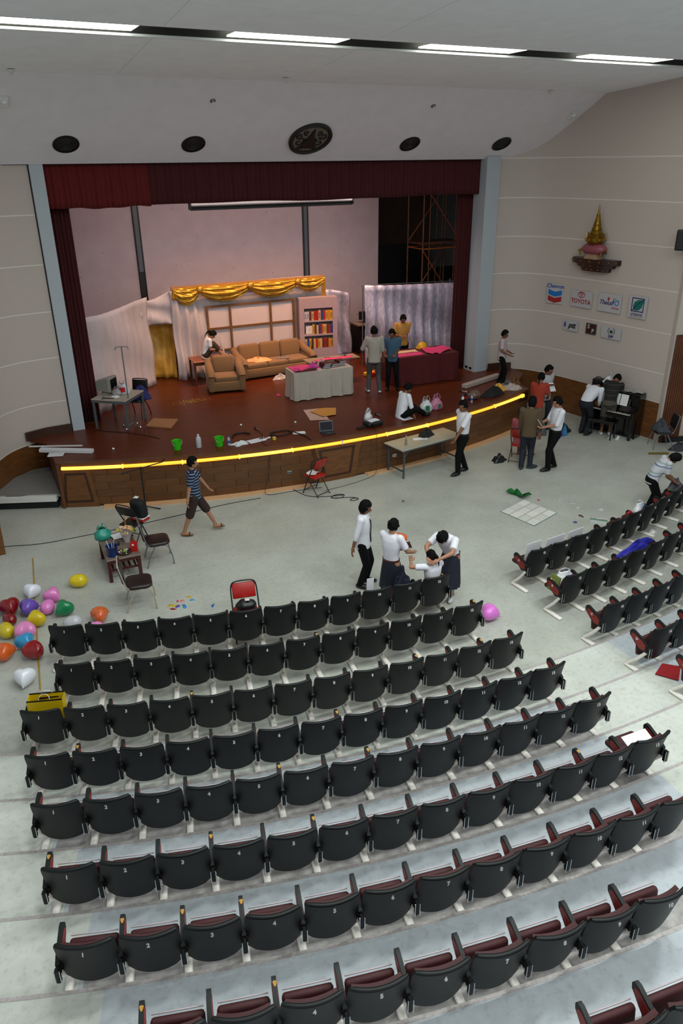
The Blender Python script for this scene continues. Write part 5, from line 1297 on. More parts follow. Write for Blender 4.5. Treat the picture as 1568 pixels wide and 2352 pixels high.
# ------------------------------------------------------------------ poster and litter on the floor
t = thing('paper_poster', 'large poster of twelve taped white sheets with green backing on the floor', 'poster', (10.27, 11.37, 0), 0)
A, B, D_ = Vector((9.77, 11.70, 0)), Vector((10.62, 11.96, 0)), Vector((9.93, 10.80, 0))
o0 = Vector((10.27, 11.37, 0)); e1 = (B-A); e2 = (D_-A)
g = MB(); q = [A-e1*0.01-e2*0.01, A+e1*1.01-e2*0.01, A+e1*1.01+e2*1.01, A-e1*0.01+e2*1.01]
g.add([(p-o0+Vector((0, 0, z))) for z in (0.001, 0.004) for p in q], [(3,2,1,0),(4,5,6,7),(0,1,5,4),(1,2,6,5),(2,3,7,6),(3,0,4,7)]); obj('backing', g, mat('green_card', '#0f5c2c', 0.7), t)
M_SHT = [mat('poster_sheet_%d' % k, c, 0.75, var=0.03, scale=8) for k, c in enumerate(('#d2d1cb', '#d8d7d1', '#cccbc4'))]
for i in range(3):
    for j in range(4):
        c = [A+e1*((i+a)/3)+e2*((j+b)/4)-o0 for a, b in ((0.01, 0.01), (0.99, 0.01), (0.99, 0.99), (0.01, 0.99))]
        g = MB(); zz = 0.005+0.0015*((i+j) % 2)
        g.add([p+Vector((0, 0, zz)) for p in c]+[p+Vector((0, 0, zz+0.0015)) for p in c], [(3,2,1,0),(4,5,6,7),(0,1,5,4),(1,2,6,5),(2,3,7,6),(3,0,4,7)])
        obj('sheet', g, M_SHT[(i*2+j) % 3], t)
for i in range(1, 4):
    c = A+e2*(i/4)-o0
    g = MB(); g.box((0, 0, 0), (e1.length, 0.03, 0.001)); obj('tape_strip', g, mat('tape_clear', '#b9b3a0', 0.4), t, tuple(c+e1*0.5+Vector((0, 0, 0.0095))), (0, 0, math.atan2(e1.y, e1.x)))
sheet('green_paper', 'curled green card lying at the far corner of the poster', 'paper', [(10.46, 12.42), (10.74, 12.46), (10.72, 12.16), (10.86, 11.98), (10.55, 11.93), (10.58, 12.2)], 0.001, mat('green_card2', '#0d6a2c', 0.6), curl=0.14, seed=3)
LIT = [('orange', '#b3401f', 10.88, 11.78, 0.04), ('white', '#b9b9b5', 11.32, 11.58, 0.05), ('clear', '#a9a9a2', 11.44, 11.30, 0.09), ('pale', '#bdbdb8', 11.37, 11.06, 0.05), ('glossy white', '#c5c5c2', 11.74, 10.74, 0.07), ('brown', '#4a3524', 11.13, 10.70, 0.06), ('blue', '#1d3f7a', 10.80, 10.52, 0.05), ('tiny pale', '#b5b5b0', 10.99, 11.22, 0.03), ('small white', '#bbbbb8', 11.06, 10.10, 0.03), ('thin brown', '#5a4a38', 8.17, 13.17, 0.035)]
for i, (n, c, x, y, r) in enumerate(LIT):
    cloth_blob('litter_scrap', '%s litter scrap on the floor right of the poster' % n if i < 9 else 'tiny brown litter scrap on the open floor left of the poster', 'litter', (x, y, 0.001), (r, r*0.6), mat('litter_%d' % i, c, 0.5), 100+i, 0.03, i)
t = thing('plastic_sleeve', 'white plastic sleeve with green spine and ribbon on the floor', 'sleeve', (11.30, 10.30, 0), rad(-50))
obj('film', MB().box((0, -0.06, 0.004), (0.40, 0.2, 0.004)), mat('sleeve_white', '#b9bdb9', 0.3), t)
obj('spine', MB().rbox((0, 0.05, 0.01), (0.44, 0.03, 0.018), 0.006, 1), mat('spine_green', '#1f6b45', 0.5), t)
obj('ribbon', MB().tube(smoothcurve([(-0.1, 0.05, 0.01), (0.0, 0.14, 0.02), (0.12, 0.12, 0.02), (0.15, 0.02, 0.01), (0.28, 0.06, 0.008)], 2), 0.008, 6), M_WHITE, t, smooth=60)
cloth_blob('white_tissue', 'white tissue under the right seat block front row', 'tissue', (11.88, 9.44, 0.001), (0.10, 0.07), M_WHITE, 131, 0.05)
cloth_blob('red_scrap', 'small red scrap beneath the right block front row', 'litter', (10.6, 9.36, 0.001), (0.04, 0.03), M_REDPL, 133, 0.04)
sheet('red_mat', 'folded red cloth mat on the aisle step at right', 'mat', [(8.04, 5.90), (8.34, 6.04), (8.52, 5.86), (8.22, 5.64)], RISE*2+0.001, mat('mat_red', '#8c0c14', 0.8, var=0.1, scale=20), curl=0.02, seed=9, thick=0.012)
cloth_blob('beige_scrap', 'small beige paper scrap on the floor left of the yellow bag', 'litter', (0.0, 9.42, 0.001), (0.045, 0.05), mat('scrap_beige', '#b9b59c', 0.7), 135, 0.02)
# ------------------------------------------------------------------ piano corner
PRZ = rad(-60)
def loc2(base, rz, p):
    c, s = math.cos(rz), math.sin(rz); return (base[0]+c*p[0]-s*p[1], base[1]+s*p[0]+c*p[1], base[2]+p[2])
PB_ = (15.66, 14.44, 0)
M_PIANO = mat('piano_black', '#08090a', 0.16, coat=0.4)
t = thing('upright_piano', 'glossy black upright piano against the right wall', 'piano', PB_, rad(-72))
# local: width x, player at -y
obj('case', MB().box((0, 0.14, 0.60), (1.40, 0.30, 1.20)), M_PIANO, t)
obj('lid', MB().rbox((0, 0.13, 1.215), (1.46, 0.36, 0.03), 0.008, 1), M_PIANO, t)
for s in (-1, 1):
    obj('side', MB().prism([(0.30, 0), (0.30, 1.2), (-0.04, 1.2), (-0.05, 0.80), (-0.30, 0.78), (-0.30, 0.60), (-0.06, 0.56), (-0.06, 0)], 0.05, Matrix.Translation((s*0.715, 0, 0)) @ Matrix.Rotation(PI/2, 4, 'Z') @ Matrix.Rotation(PI/2, 4, 'X')), M_PIANO, t)
    obj('front_leg', MB().box((s*0.68, -0.24, 0.30), (0.07, 0.07, 0.60)), M_PIANO, t)
obj('key_bed', MB().box((0, -0.17, 0.655), (1.40, 0.28, 0.07)), M_PIANO, t)
obj('key_slip', MB().box((0, -0.30, 0.67), (1.40, 0.02, 0.06)), M_PIANO, t)
kb = MB()
wk = obj('white_keys', MB().box((0, 0, 0), (0.01, 0.01, 0.01)), M_WHITE, t); wk.hide_render = False
bpy.data.objects.remove(wk)
g = MB(); g.box((0, 0, 0), (0.0225, 0.15, 0.014)); kw = g.mesh('white_key'); kw.materials.append(mat('ivory', '#c9c5b8', 0.3))
g = MB(); g.box((0, 0, 0), (0.012, 0.095, 0.014)); kk = g.mesh('black_key'); kk.materials.append(M_PIANO)
for i in range(52):
    x = -0.6+i*0.0236; obj('white_key', kw, None, t, (x, -0.21, 0.70))
    if i % 7 not in (1, 4): obj('black_key', kk, None, t, (x+0.0118, -0.18, 0.714))
obj('fallboard', MB().box((0, -0.06, 0.80), (1.36, 0.02, 0.16), rx=rad(-10)), M_PIANO, t)
obj('music_desk', MB().box((0, -0.055, 0.98), (1.0, 0.02, 0.2), rx=rad(-12)), M_PIANO, t)
obj('kick_panel', MB().box((0, -0.02, 0.30), (1.32, 0.02, 0.5)), M_PIANO, t)
for k in (-0.08, 0, 0.08): obj('pedal', MB().rbox((k, -0.08, 0.05), (0.035, 0.14, 0.015), 0.005, 1), mat('brass', '#a07c30', 0.3, metal=0.9), t)
for i, (x, lab) in enumerate(((-0.26, 'left'), (0.10, 'middle'), (0.33, 'right'))):
    p = loc2(PB_, rad(-72), (x, -0.088, 0.885))
    tag(obj('sheet_music', MB().box((0, 0, 0.15), (0.21, 0.006, 0.30), rx=rad(-14)), M_WHITE, None, p, (0, 0, rad(-72))), '%s white music sheet standing on the piano' % lab, 'paper')
plastic_bag('plastic_bag', 'white carrier bag with red logo standing on the piano', loc2(PB_, rad(-72), (-0.30, 0.14, 1.232)), rad(-30), 0.32, 0.42, 0.2, M_PLASTIC, True, (0.18, 0.16, 0.14, M_REDP), 29)
t = thing('black_case', 'black box bag at the left end of the piano top', 'box', loc2(PB_, rad(-72), (-0.58, 0.12, 1.232)), rad(-72))
obj('body', MB().rbox((0, 0, 0.10), (0.26, 0.24, 0.2), 0.02, 2), M_BLACKV, t); obj('strap', MB().tube(smoothcurve([(-0.1, 0, 0.2), (0, 0, 0.27), (0.1, 0, 0.2)], 2), 0.01, 6), M_BLACK, t, smooth=60)
for i in range(4):
    psheet('%s loose paper on the right end of the piano lid' % ('grey', 'white', 'creased', 'pale')[i], *loc2(PB_, rad(-72), (0.2+0.13*i, 0.14+0.03*(i % 2), 0))[:2], 0.2, 0.26, rad(-60+25*i), mat('lid_paper_%d' % i, ('#8f8d86', '#a3a29c', '#98968f', '#aaa9a4')[i], 0.7), z=1.232+0.006*i, seed=40+i)
t = thing('piano_bench', 'black wooden bench in front of the piano', 'bench', (15.22, 14.32, 0), rad(-68))
obj('seat', MB().rbox((0, 0, 0.48), (0.74, 0.36, 0.09), 0.015, 2), M_PIANO, t)
for sx in (-1, 1):
    for sy in (-1, 1): obj('leg', MB().cyl((sx*0.32, sy*0.13, 0), (sx*0.32, sy*0.13, 0.44), 0.022, 0.028, n=8), M_PIANO, t)
stack_chair('stacking_chair', 'dark chair with a jacket and bags beside the wooden pier', (15.98, 12.95, 0), rad(60), M_BLACKV, M_STEEL)
cloth_blob('grey_jacket', 'grey jacket heaped on the dark chair by the wooden pier', 'jacket', (15.90, 12.98, 0.49), (0.22, 0.24), mat('jacket_grey', '#3a3f46', 0.85, var=0.15, scale=10), 141, 0.3)
cloth_blob('grey_bag_heap', 'low grey bag heap on the floor at the right edge', 'bag', (16.35, 12.62, 0.001), (0.36, 0.2), mat('bag_grey', '#33343a', 0.85, var=0.2, scale=10), 143, 0.18)
tag(obj('yellow_board', MB().rbox((0, 0, 0.02), (0.52, 0.08, 0.035), 0.01, 1), mat('board_yellow', '#6e5a14', 0.6), None, (15.55, 12.60, 0.0), (0, 0, rad(-27))), 'flat yellow strip on the floor before the dark chair', 'board')
for i, (x, y, c, n, r, h) in enumerate(((14.55, 15.15, '#14161c', 'dark rucksack', (0.28, 0.2), 0.34), (14.30, 15.0, '#4a3f96', 'violet shopping bag', (0.16, 0.14), 0.26), (14.45, 14.92, '#2f7fb0', 'light blue pouch', (0.10, 0.08), 0.30), (13.95, 15.35, '#4f5257', 'grey rucksack', (0.22, 0.2), 0.42))):
    cloth_blob('shoulder_bag', '%s on the floor between stage end and piano' % n, 'bag', (x, y, 0.001), r, mat('floorbag_%d' % i, c, 0.8, var=0.15, scale=8), 150+i, h)
for i, (x, y) in enumerate(((15.38, 14.12), (15.52, 13.98))):
    t = thing('shoe', 'white canvas shoe under the piano bench, %s one' % ('left', 'right')[i], 'shoe', (x, y, 0), rad(-60))
    obj('sole', MB().rbox((0, 0, 0.012), (0.09, 0.25, 0.024), 0.01, 2), M_WHITE, t); obj('upper', MB().ell((0, 0.01, 0.035), (0.042, 0.115, 0.045), nu=12, nv=8), M_WHITE, t, smooth=60)
# ------------------------------------------------------------------ loudspeaker on the right wall
t = thing('wall_speaker', 'black loudspeaker box mounted high on the right wall', 'loudspeaker', (16.02, 13.35, 4.95), rad(-50))
obj('cabinet', MB().rbox((0, -0.14, 0.22), (0.36, 0.30, 0.46), 0.03, 2), M_BLACK, t)
obj('grille', MB().rbox((0, -0.292, 0.22), (0.31, 0.02, 0.40), 0.009, 1), M_GRILLE, t)
obj('bracket', MB().box((0, 0.06, 0.22), (0.08, 0.14, 0.12)), M_METALG, t)
# ------------------------------------------------------------------ crown on its bracket
CP = Vector((15.955, 15.98, 4.17)); CRZ = math.atan2(-(15.2-16.74), -(16.08-15.88))
wd = Vector((16.08-15.88, 15.2-16.74, 0)).normalized()         # along the wall, image-right
CRZ = math.atan2(wd.y, wd.x)                                     # local x along wall; local -y into the hall
t = thing('wall_shelf', 'stepped dark wooden wall bracket with gilt studs under the crown', 'shelf', CP, CRZ)
M_SHELF = mat('lacquer_brown', '#2c0f0a', 0.35); M_GILT = mat('gilt', '#8a6a1f', 0.3, metal=0.8, var=0.25, scale=12)
for k, (w, d, z0, z1) in enumerate(((0.92, 0.22, 0.0, 0.11), (1.18, 0.29, 0.11, 0.20), (1.50, 0.36, 0.20, 0.33))):
    poly = [(-w/2, 0.0)]+[(-w/2*math.cos(a), -d*math.sin(a)**0.6*1.0-0.02) for a in [PI*i/16 for i in range(17)]]+[(w/2, 0.0)]
    obj('step', MB().prism(poly, z1-z0, Matrix.Translation((0, 0, (z0+z1)/2))), M_SHELF, t)
    n = 7
    for i in range(n):
        a = PI*(i+0.7)/(n+0.4)
        obj('stud', MB().ell((-w/2*math.cos(a), -d*math.sin(a)**0.6-0.024, (z0+z1)/2), (0.026, 0.012, 0.026), nu=10, nv=6), M_GILT, t, smooth=60)
t = thing('ceremonial_crown', 'gold tiered crown with a tall spire on a pink cushion', 'crown', CP+Vector((0, 0, 0.332))+Vector((wd.y, -wd.x, 0))*0.22, CRZ)
g = MB(); g.box((0, 0, 0), (0.01, 0.01, 0.01))
a = [(-0.22, -0.14, 0), (0.22, -0.14, 0), (0.22, 0.12, 0), (-0.22, 0.12, 0)]; b = [(-0.16, -0.09, 0.13), (0.16, -0.09, 0.13), (0.16, 0.09, 0.13), (-0.16, 0.09, 0.13)]
obj('stand', MB().add(a+b, [(3,2,1,0),(4,5,6,7),(0,1,5,4),(1,2,6,5),(2,3,7,6),(3,0,4,7)]), mat('cream_stand', '#9b8062', 0.6), t)
obj('cushion', MB().ell((0, 0, 0.25), (0.38, 0.20, 0.15), nu=28, nv=14, fn=lambda p: Vector((abs(p.x)**0.7*(1 if p.x > 0 else -1), p.y, p.z))), mat('pink_silk', '#8f4a55', 0.4, var=0.1, scale=15), t, smooth=180)
for s in (-1, 1): obj('tassel', MB().cyl((s*0.37, -0.06, 0.25), (s*0.45, -0.08, 0.18), 0.012, 0.03, n=8).cyl((s*0.33, -0.12, 0.22), (s*0.35, -0.16, 0.08), 0.012, 0.03, n=8), M_GILT, t)
obj('crown_base', MB().lathe([(0.13, 0.36), (0.20, 0.40), (0.25, 0.46), (0.26, 0.52), (0.22, 0.56), (0.24, 0.58), (0.19, 0.62)], 24), M_GILT, t, smooth=40)
obj('spire', MB().lathe([(0.17, 0.60), (0.185, 0.64), (0.13, 0.72), (0.14, 0.74), (0.10, 0.84), (0.11, 0.86), (0.075, 0.95), (0.08, 0.97), (0.05, 1.06), (0.055, 1.08), (0.03, 1.16), (0.015, 1.32), (0.0, 1.40)], 20), M_GILT, t, smooth=40)
for k in range(8):
    aa = 2*PI*k/8; obj('crown_leaf', MB().prism([(-0.04, 0), (0.04, 0), (0.025, 0.07), (0, 0.13), (-0.025, 0.07)], 0.012, Matrix.Translation((0.235*math.cos(aa), 0.235*math.sin(aa), 0.54)) @ Matrix.Rotation(aa-PI/2, 4, 'Z') @ Matrix.Rotation(PI/2-0.2, 4, 'X')), M_GILT, t)
for k in range(12):
    aa = 2*PI*k/12; obj('gem', MB().ell((0.262*math.cos(aa), 0.262*math.sin(aa), 0.49), (0.022, 0.022, 0.03), nu=8, nv=6), mat('gold_bead', '#b08a35', 0.25, metal=0.8), t, smooth=60)
# ------------------------------------------------------------------ sponsor signs on the right wall
def sign(label, p0, p1, z0, z1, build, m=None):
    a, b = Vector((*p0, 0)), Vector((*p1, 0)); d = (b-a); L = d.length; d.normalize()
    c = (a+b)/2+Vector((d.y, -d.x, 0))*0.035
    t = thing('wall_sign', label, 'sign', (c.x, c.y, (z0+z1)/2), math.atan2(d.y, d.x), 'sponsor signs on the right wall')
    obj('board', MB().box((0, 0, 0), (L, 0.02, z1-z0)), m or mat('sign_white', '#b5b3b6', 0.6), t)
    build(t, L, z1-z0)
R90 = (PI/2, 0, 0)
def txt(t, s, size, x, z, m, shear=0.0, bold=0.0, sx=1.0):
    o = obj('lettering', text_mesh(s, size, 0.0015, shear, bold).copy(), None, t, (x, -0.0125, z), R90)
    o.data.materials.clear(); o.data.materials.append(m); o.scale = (sx, 1, 1)
def flat(t, name, poly, m, k=0):
    obj(name, MB().prism(poly, 0.003, Matrix.Translation((0, -0.0115-0.0012*k, 0)) @ Matrix.Rotation(PI/2, 4, 'X')), m, t)
S_BLUE, S_LBLUE, S_RED, S_NAVY = mat('sign_blue', '#1f3f86', 0.5), mat('sign_light_blue', '#0f6db5', 0.5), mat('sign_red', '#9c2020', 0.5), mat('sign_navy', '#23245a', 0.5)
S_TEAL, S_BLK, S_PNK, S_GRN = mat('sign_teal', '#0c6a5e', 0.5), mat('sign_black', '#1a1a1c', 0.5), mat('sign_pink', '#b0305a', 0.5), mat('sign_green', '#23412f', 0.5)
def s_chev(t, L, H):
    txt(t, 'Chevron', 0.155, 0, H*0.39, S_BLUE, 0, 0.003)
    for zc_, m_ in ((0.02, S_LBLUE), (-0.155, S_RED)):
        flat(t, 'chevron', [(-0.22, zc_+0.10), (0, zc_+0.04), (0.22, zc_+0.10), (0.22, zc_-0.04), (0, zc_-0.10), (-0.22, zc_-0.04)], m_)
def ring(t, rx, rz_, cx_, cz, w, m, k=0):
    n = 28; g = MB(); vs = []; fs = []
    for i in range(n):
        a = 2*PI*i/n
        for r in (0, 1):
            vs.append((cx_+(rx-w*r)*math.cos(a), -0.0135-0.001*k, cz+(rz_-w*r)*math.sin(a)))
    for i in range(n):
        j = (i+1) % n; fs.append((2*i, 2*j, 2*j+1, 2*i+1))
    k0 = len(vs); vs += [(x, y+0.003, z) for x, y, z in vs]; fs += [tuple(q+k0 for q in reversed(f)) for f in fs]
    obj('ring', g.add(vs, fs), m, t)
def s_toy(t, L, H):
    txt(t, 'TOYOTA', 0.165, 0, -0.07, S_RED, 0, 0.004, 1.0)
    ring(t, 0.125, 0.085, 0, 0.12, 0.016, S_RED); ring(t, 0.035, 0.08, 0, 0.12, 0.013, S_RED, 1); ring(t, 0.085, 0.034, 0, 0.155, 0.012, S_RED, 2)
def flame(t, cx_, cz, s, m): flat(t, 'flame', [(cx_-0.04*s, cz+0.05*s), (cx_-0.035*s, cz-0.03*s), (cx_, cz-0.07*s), (cx_+0.035*s, cz-0.03*s), (cx_+0.04*s, cz+0.08*s), (cx_+0.012*s, cz+0.01*s), (cx_, cz+0.06*s), (cx_-0.012*s, cz)], m)
def s_thai(t, L, H):
    txt(t, 'Thaioil', 0.165, -0.12, -0.0, S_NAVY, 0.4, 0.003); txt(t, 'Group', 0.085, 0.20, -0.115, S_PNK, 0.3, 0.002)
    flame(t, -0.04, 0.115, 0.9, S_RED)
    ring(t, 0.07, 0.07, 0.235, 0.02, 0.022, S_LBLUE); flat(t, 'figure', [(0.10, 0.08), (0.14, 0.10), (0.16, 0.05), (0.13, -0.01)], S_LBLUE)
    for k, (x, z) in enumerate(((0.12, 0.12), (0.19, 0.12), (0.28, 0.09))): flat(t, 'dot', [(x+0.018*math.cos(a), z+0.018*math.sin(a)) for a in [2*PI*i/8 for i in range(8)]], S_BLUE if k % 2 else S_TEAL)
def s_bang(t, L, H):
    for (x0, x1, z0, z1) in ((-0.19, 0.19, 0.215, 0.24), (-0.19, 0.19, -0.12, -0.095), (-0.19, -0.165, -0.12, 0.24), (0.165, 0.19, -0.12, 0.24)): flat(t, 'border', [(x0, z0), (x1, z0), (x1, z1), (x0, z1)], S_NAVY)
    flat(t, 'leaf', [(-0.13, -0.06), (-0.14, 0.03), (-0.10, 0.13), (0.0, 0.19), (0.20, 0.215), (0.15, 0.10), (0.13, 0.0), (0.05, -0.07), (-0.05, -0.09)], S_TEAL, 1)
    flat(t, 'leaf_vein', [(-0.17, -0.10), (-0.15, -0.11), (0.0, 0.07), (0.19, 0.20), (0.17, 0.21), (-0.02, 0.08)], S_NAVY, 3)
    txt(t, 'บางจาก', 0.12, 0, -0.19, S_NAVY, 0, 0.002); flat(t, 'small_print', [(-0.2, -0.255), (0.2, -0.255), (0.2, -0.245), (-0.2, -0.245)], mat('print_rose', '#a8686e', 0.6))
def s_ptt(t, L, H):
    flat(t, 'drop', [(-0.19, 0.10), (-0.23, 0.02), (-0.235, -0.04), (-0.19, -0.085), (-0.145, -0.05), (-0.14, 0.02)], S_LBLUE)
    flat(t, 'drop_core', [(-0.19, 0.03), (-0.215, -0.03), (-0.19, -0.07), (-0.165, -0.03)], S_RED, 1)
    txt(t, 'ptt', 0.21, 0.07, 0.0, S_BLK, 0.35, 0.008)
def s_sp(t, L, H):
    flat(t, 'panel', [(-L/2+0.03, -H/2+0.03), (L/2-0.03, -H/2+0.03), (L/2-0.03, H/2-0.03), (-L/2+0.03, H/2-0.03)], mat('sp_maroon', '#3c0f0e', 0.5))
    txt(t, 'S', 0.16, -0.08, 0.055, mat('sp_white', '#b8b4b4', 0.5), 0, 0.004); txt(t, 'P', 0.16, 0.07, -0.055, MATS['sp_white'], 0, 0.004)
def s_gpf(t, L, H):
    for s in (-1, 1): flat(t, 'side_strip', [(s*L/2-0.05, -H/2), (s*L/2+0.05, -H/2), (s*L/2+0.05, H/2), (s*L/2-0.05, H/2)], MATS['sign_white'], 1)
    for s in (-1, 1):
        for k in range(5):
            a = -0.9+0.45*k
            flat(t, 'laurel_leaf', [(s*(0.11*math.cos(a)+dx), 0.05+0.09*math.sin(a)+dz) for dx, dz in ((0, -0.02), (0.02, 0.0), (0, 0.022), (-0.016, 0))], S_GRN)
    flat(t, 'emblem', [(-0.05, 0.02), (0, -0.02), (0.05, 0.02), (0.06, 0.07), (0.02, 0.06), (0, 0.10), (-0.02, 0.06), (-0.06, 0.07)], S_GRN)
    txt(t, 'GPF', 0.10, 0, -0.10, S_NAVY, 0, 0.004)
sign('white sponsor sign with blue and red chevrons on the right wall', (15.66, 17.52), (15.83, 17.01), 3.13, 3.68, s_chev)
sign('white sponsor sign with red ring logo and red capital letters', (15.87, 16.73), (15.96, 16.00), 3.14, 3.59, s_toy)
sign('white sponsor sign with italic name, red flame and blue figures', (15.99, 15.78), (16.08, 15.04), 3.14, 3.63, s_thai)
sign('white sponsor sign with a teal leaf in a navy square', (16.10, 14.79), (16.16, 14.23), 3.11, 3.68, s_bang)
sign('small white sponsor sign with flame drop and black italic letters', (15.85, 16.93), (15.91, 16.36), 2.44, 2.75, s_ptt)
sign('small dark square sponsor sign with two white letters', (15.95, 16.08), (16.0, 15.74), 2.46, 2.75, s_sp, mat('sp_green', '#2c3b33', 0.5))
sign('small white sponsor sign with green laurel emblem', (16.03, 15.50), (16.09, 14.95), 2.44, 2.76, s_gpf)
# ------------------------------------------------------------------ auditorium seats
M_SHELL = mat('seat_shell_black', '#0d0f12', 0.5, var=0.12, scale=30, bump=0.05, bscale=120, spec=0.35)
M_MAROON = mat('seat_maroon', '#3d1013', 0.7, var=0.1, scale=30)
M_ARMRED = mat('armrest_red', '#7c1a14', 0.5, var=0.1, scale=20)
M_ARMBLK = mat('armrest_black', '#0c1111', 0.5, spec=0.3)
M_LEG = mat('seat_leg_cream', '#ece6de', 0.5, var=0.06, scale=20)
M_FOAM = mat('worn_foam', '#b98a35', 0.8, var=0.2, scale=60)
M_PEDGE = mat('pan_edge_pale', '#b3a6aa', 0.6)
M_NUM = mat('number_white', '#c9c9c9', 0.5)
M_DIRT = mat('dirty_floor_patch', '#8d7c76', 0.7, var=0.35, scale=40)
YAXIS = Matrix.Rotation(PI/2, 4, 'Z') @ Matrix.Rotation(PI/2, 4, 'X')     # poly (y,z) -> slab across x
def seat_meshes():
    S = {}
    # back shell: curved in plan, rounded lower corners, rolled top edge
    def prof(v): return (-0.065-0.125*v, 0.235+0.585*v)           # y, z from bottom to top
    def hw(v):
        w = 0.252
        if v < 0.20: w -= 0.075*(1-math.sqrt(max(0, 1-((0.20-v)/0.20)**2)))
        if v > 0.93: w -= 0.02*((v-0.93)/0.07)**2
        return w
    def fn(u, v):
        x = (u*2-1)*hw(v); y, z = prof(v)
        zb = -0.018*(1-((u*2-1)**2))*(1-v)**3
        return (x, y+0.062*(x/0.25)**2, z+zb)
    g = MB(); g.grid(fn, 14, 12, 0.028)
    S['back_shell'] = g.mesh('back_shell', 60)
    g = MB(); P = [fn(i/14, 1.0) for i in range(15)]
    g.tube([(p[0], p[1]+0.006, p[2]-0.002) for p in P], [0.016]+[0.022]*13+[0.016], 8)
    S['top_roll'] = g.mesh('top_roll', 60)
    g = MB(); g.grid(lambda u, v: ((u*2-1)*0.215, prof(0.32+0.50*v)[0]+0.055+0.05*((u*2-1)*0.86)**2+0.012*math.sin(PI*v), prof(0.32+0.50*v)[1]), 8, 8, 0.045)
    S['back_cushion'] = g.mesh('back_cushion', 60)
    g = MB(); g.rbox((0, 0, 0), (0.43, 0.07, 0.27), 0.03, 2, rx=rad(-8)); g.v = [(x, y+0.135, z+0.355) for x, y, z in g.v]
    S['seat_pan'] = g.mesh('seat_pan', 50)
    g = MB(); g.rbox((0, 0, 0), (0.41, 0.012, 0.012), 0.003, 1); g.v = [(x, y+0.192, z+0.494) for x, y, z in g.v]
    S['pan_edge'] = g.mesh('pan_edge', 50)
    g = MB(); g.rbox((0, 0.175, 0.415), (0.43, 0.38, 0.075), 0.03, 2); S['seat_pan_down'] = g.mesh('seat_pan_down', 50)
    arm = [(-0.085, 0.40), (-0.09, 0.52), (-0.02, 0.57), (0.18, 0.645), (0.225, 0.64), (0.245, 0.605), (0.235, 0.55), (0.13, 0.46), (0.03, 0.385)]
    g = MB(); g.prism(arm, 0.038, YAXIS)
    S['armrest'] = g.mesh('armrest', 40)
    cy_, cz_ = 0.08, 0.525
    g = MB()
    for s in (-1, 1):
        ins = [(cy_+(y-cy_)*0.80, cz_-0.006+(z-cz_)*0.72) for y, z in arm]
        g.prism(ins, 0.006, Matrix.Translation((s*0.0205, 0, 0)) @ YAXIS)
    S['arm_panel'] = g.mesh('arm_panel')
    g = MB(); g.rbox((0, -0.122, 0.43), (0.042, 0.045, 0.16), 0.008, 1)
    S['bracket'] = g.mesh('bracket')
    g = MB()
    for s in (-1, 1): g.box((s*0.023, -0.144, 0.425), (0.006, 0.006, 0.16))
    S['chrome_strip'] = g.mesh('chrome_strip')
    for nm, yb in (('long', -0.16), ('short', -0.035)):
        g = MB()
        g.tube([(0, -0.075, 0.40), (0, 0.05, 0.22), (0, 0.20, 0.05)], 0.026, 8)
        g.rbox((0, (0.235+yb)/2, 0.022), (0.078, 0.235-yb, 0.046), 0.014, 1)
        S['leg_'+nm] = g.mesh('leg', 50)
    g = MB(); random.seed(2)
    pts = [(0.075*math.cos(a)*random.uniform(0.7, 1.15), -0.02+0.17*math.sin(a)*random.uniform(0.8, 1.1)) for a in [2*PI*k/18 for k in range(18)]]
    g.prism(pts, 0.002, Matrix.Translation((0, 0.06, 0.0015))); S['dirt'] = g.mesh('dirt')
    g = MB(); g.prism([(0.015+0.014*math.cos(a)*(1+0.4*math.sin(3*a)), 0.16+0.028*math.sin(a)*(1+0.25*math.cos(2*a))) for a in [2*PI*k/12 for k in range(12)]], 0.004, Matrix.Translation((-0.012, 0, 0.641)) @ Matrix.Rotation(rad(20), 4, 'X') @ Matrix.Translation((0, -0.01, -0.055)))
    S['foam'] = g.mesh('foam')
    MM = {'back_shell': M_SHELL, 'top_roll': M_ARMBLK, 'back_cushion': M_MAROON, 'seat_pan': M_MAROON, 'seat_pan_down': M_MAROON, 'pan_edge': M_PEDGE, 'armrest': M_ARMBLK, 'arm_panel': M_ARMRED, 'bracket': M_ARMBLK, 'chrome_strip': M_CHROME, 'leg_long': M_LEG, 'leg_short': M_LEG, 'dirt': M_DIRT, 'foam': M_FOAM}
    for k, m in MM.items(): S[k].materials.append(m)
    return S
SM = seat_meshes()
NUMM = {}
def number_mesh(s):
    if s not in NUMM:
        me = text_mesh(s, 0.055, 0.0015, 0, 0.0022).copy(); me.materials.clear(); me.materials.append(M_NUM); NUMM[s] = me
    return NUMM[s]
ROWN = ['front', 'second', 'third', 'fourth', 'fifth', 'sixth', 'seventh', 'eighth', 'ninth']
LETT = 'ABCDEFGHI'
rs = random.Random(77)
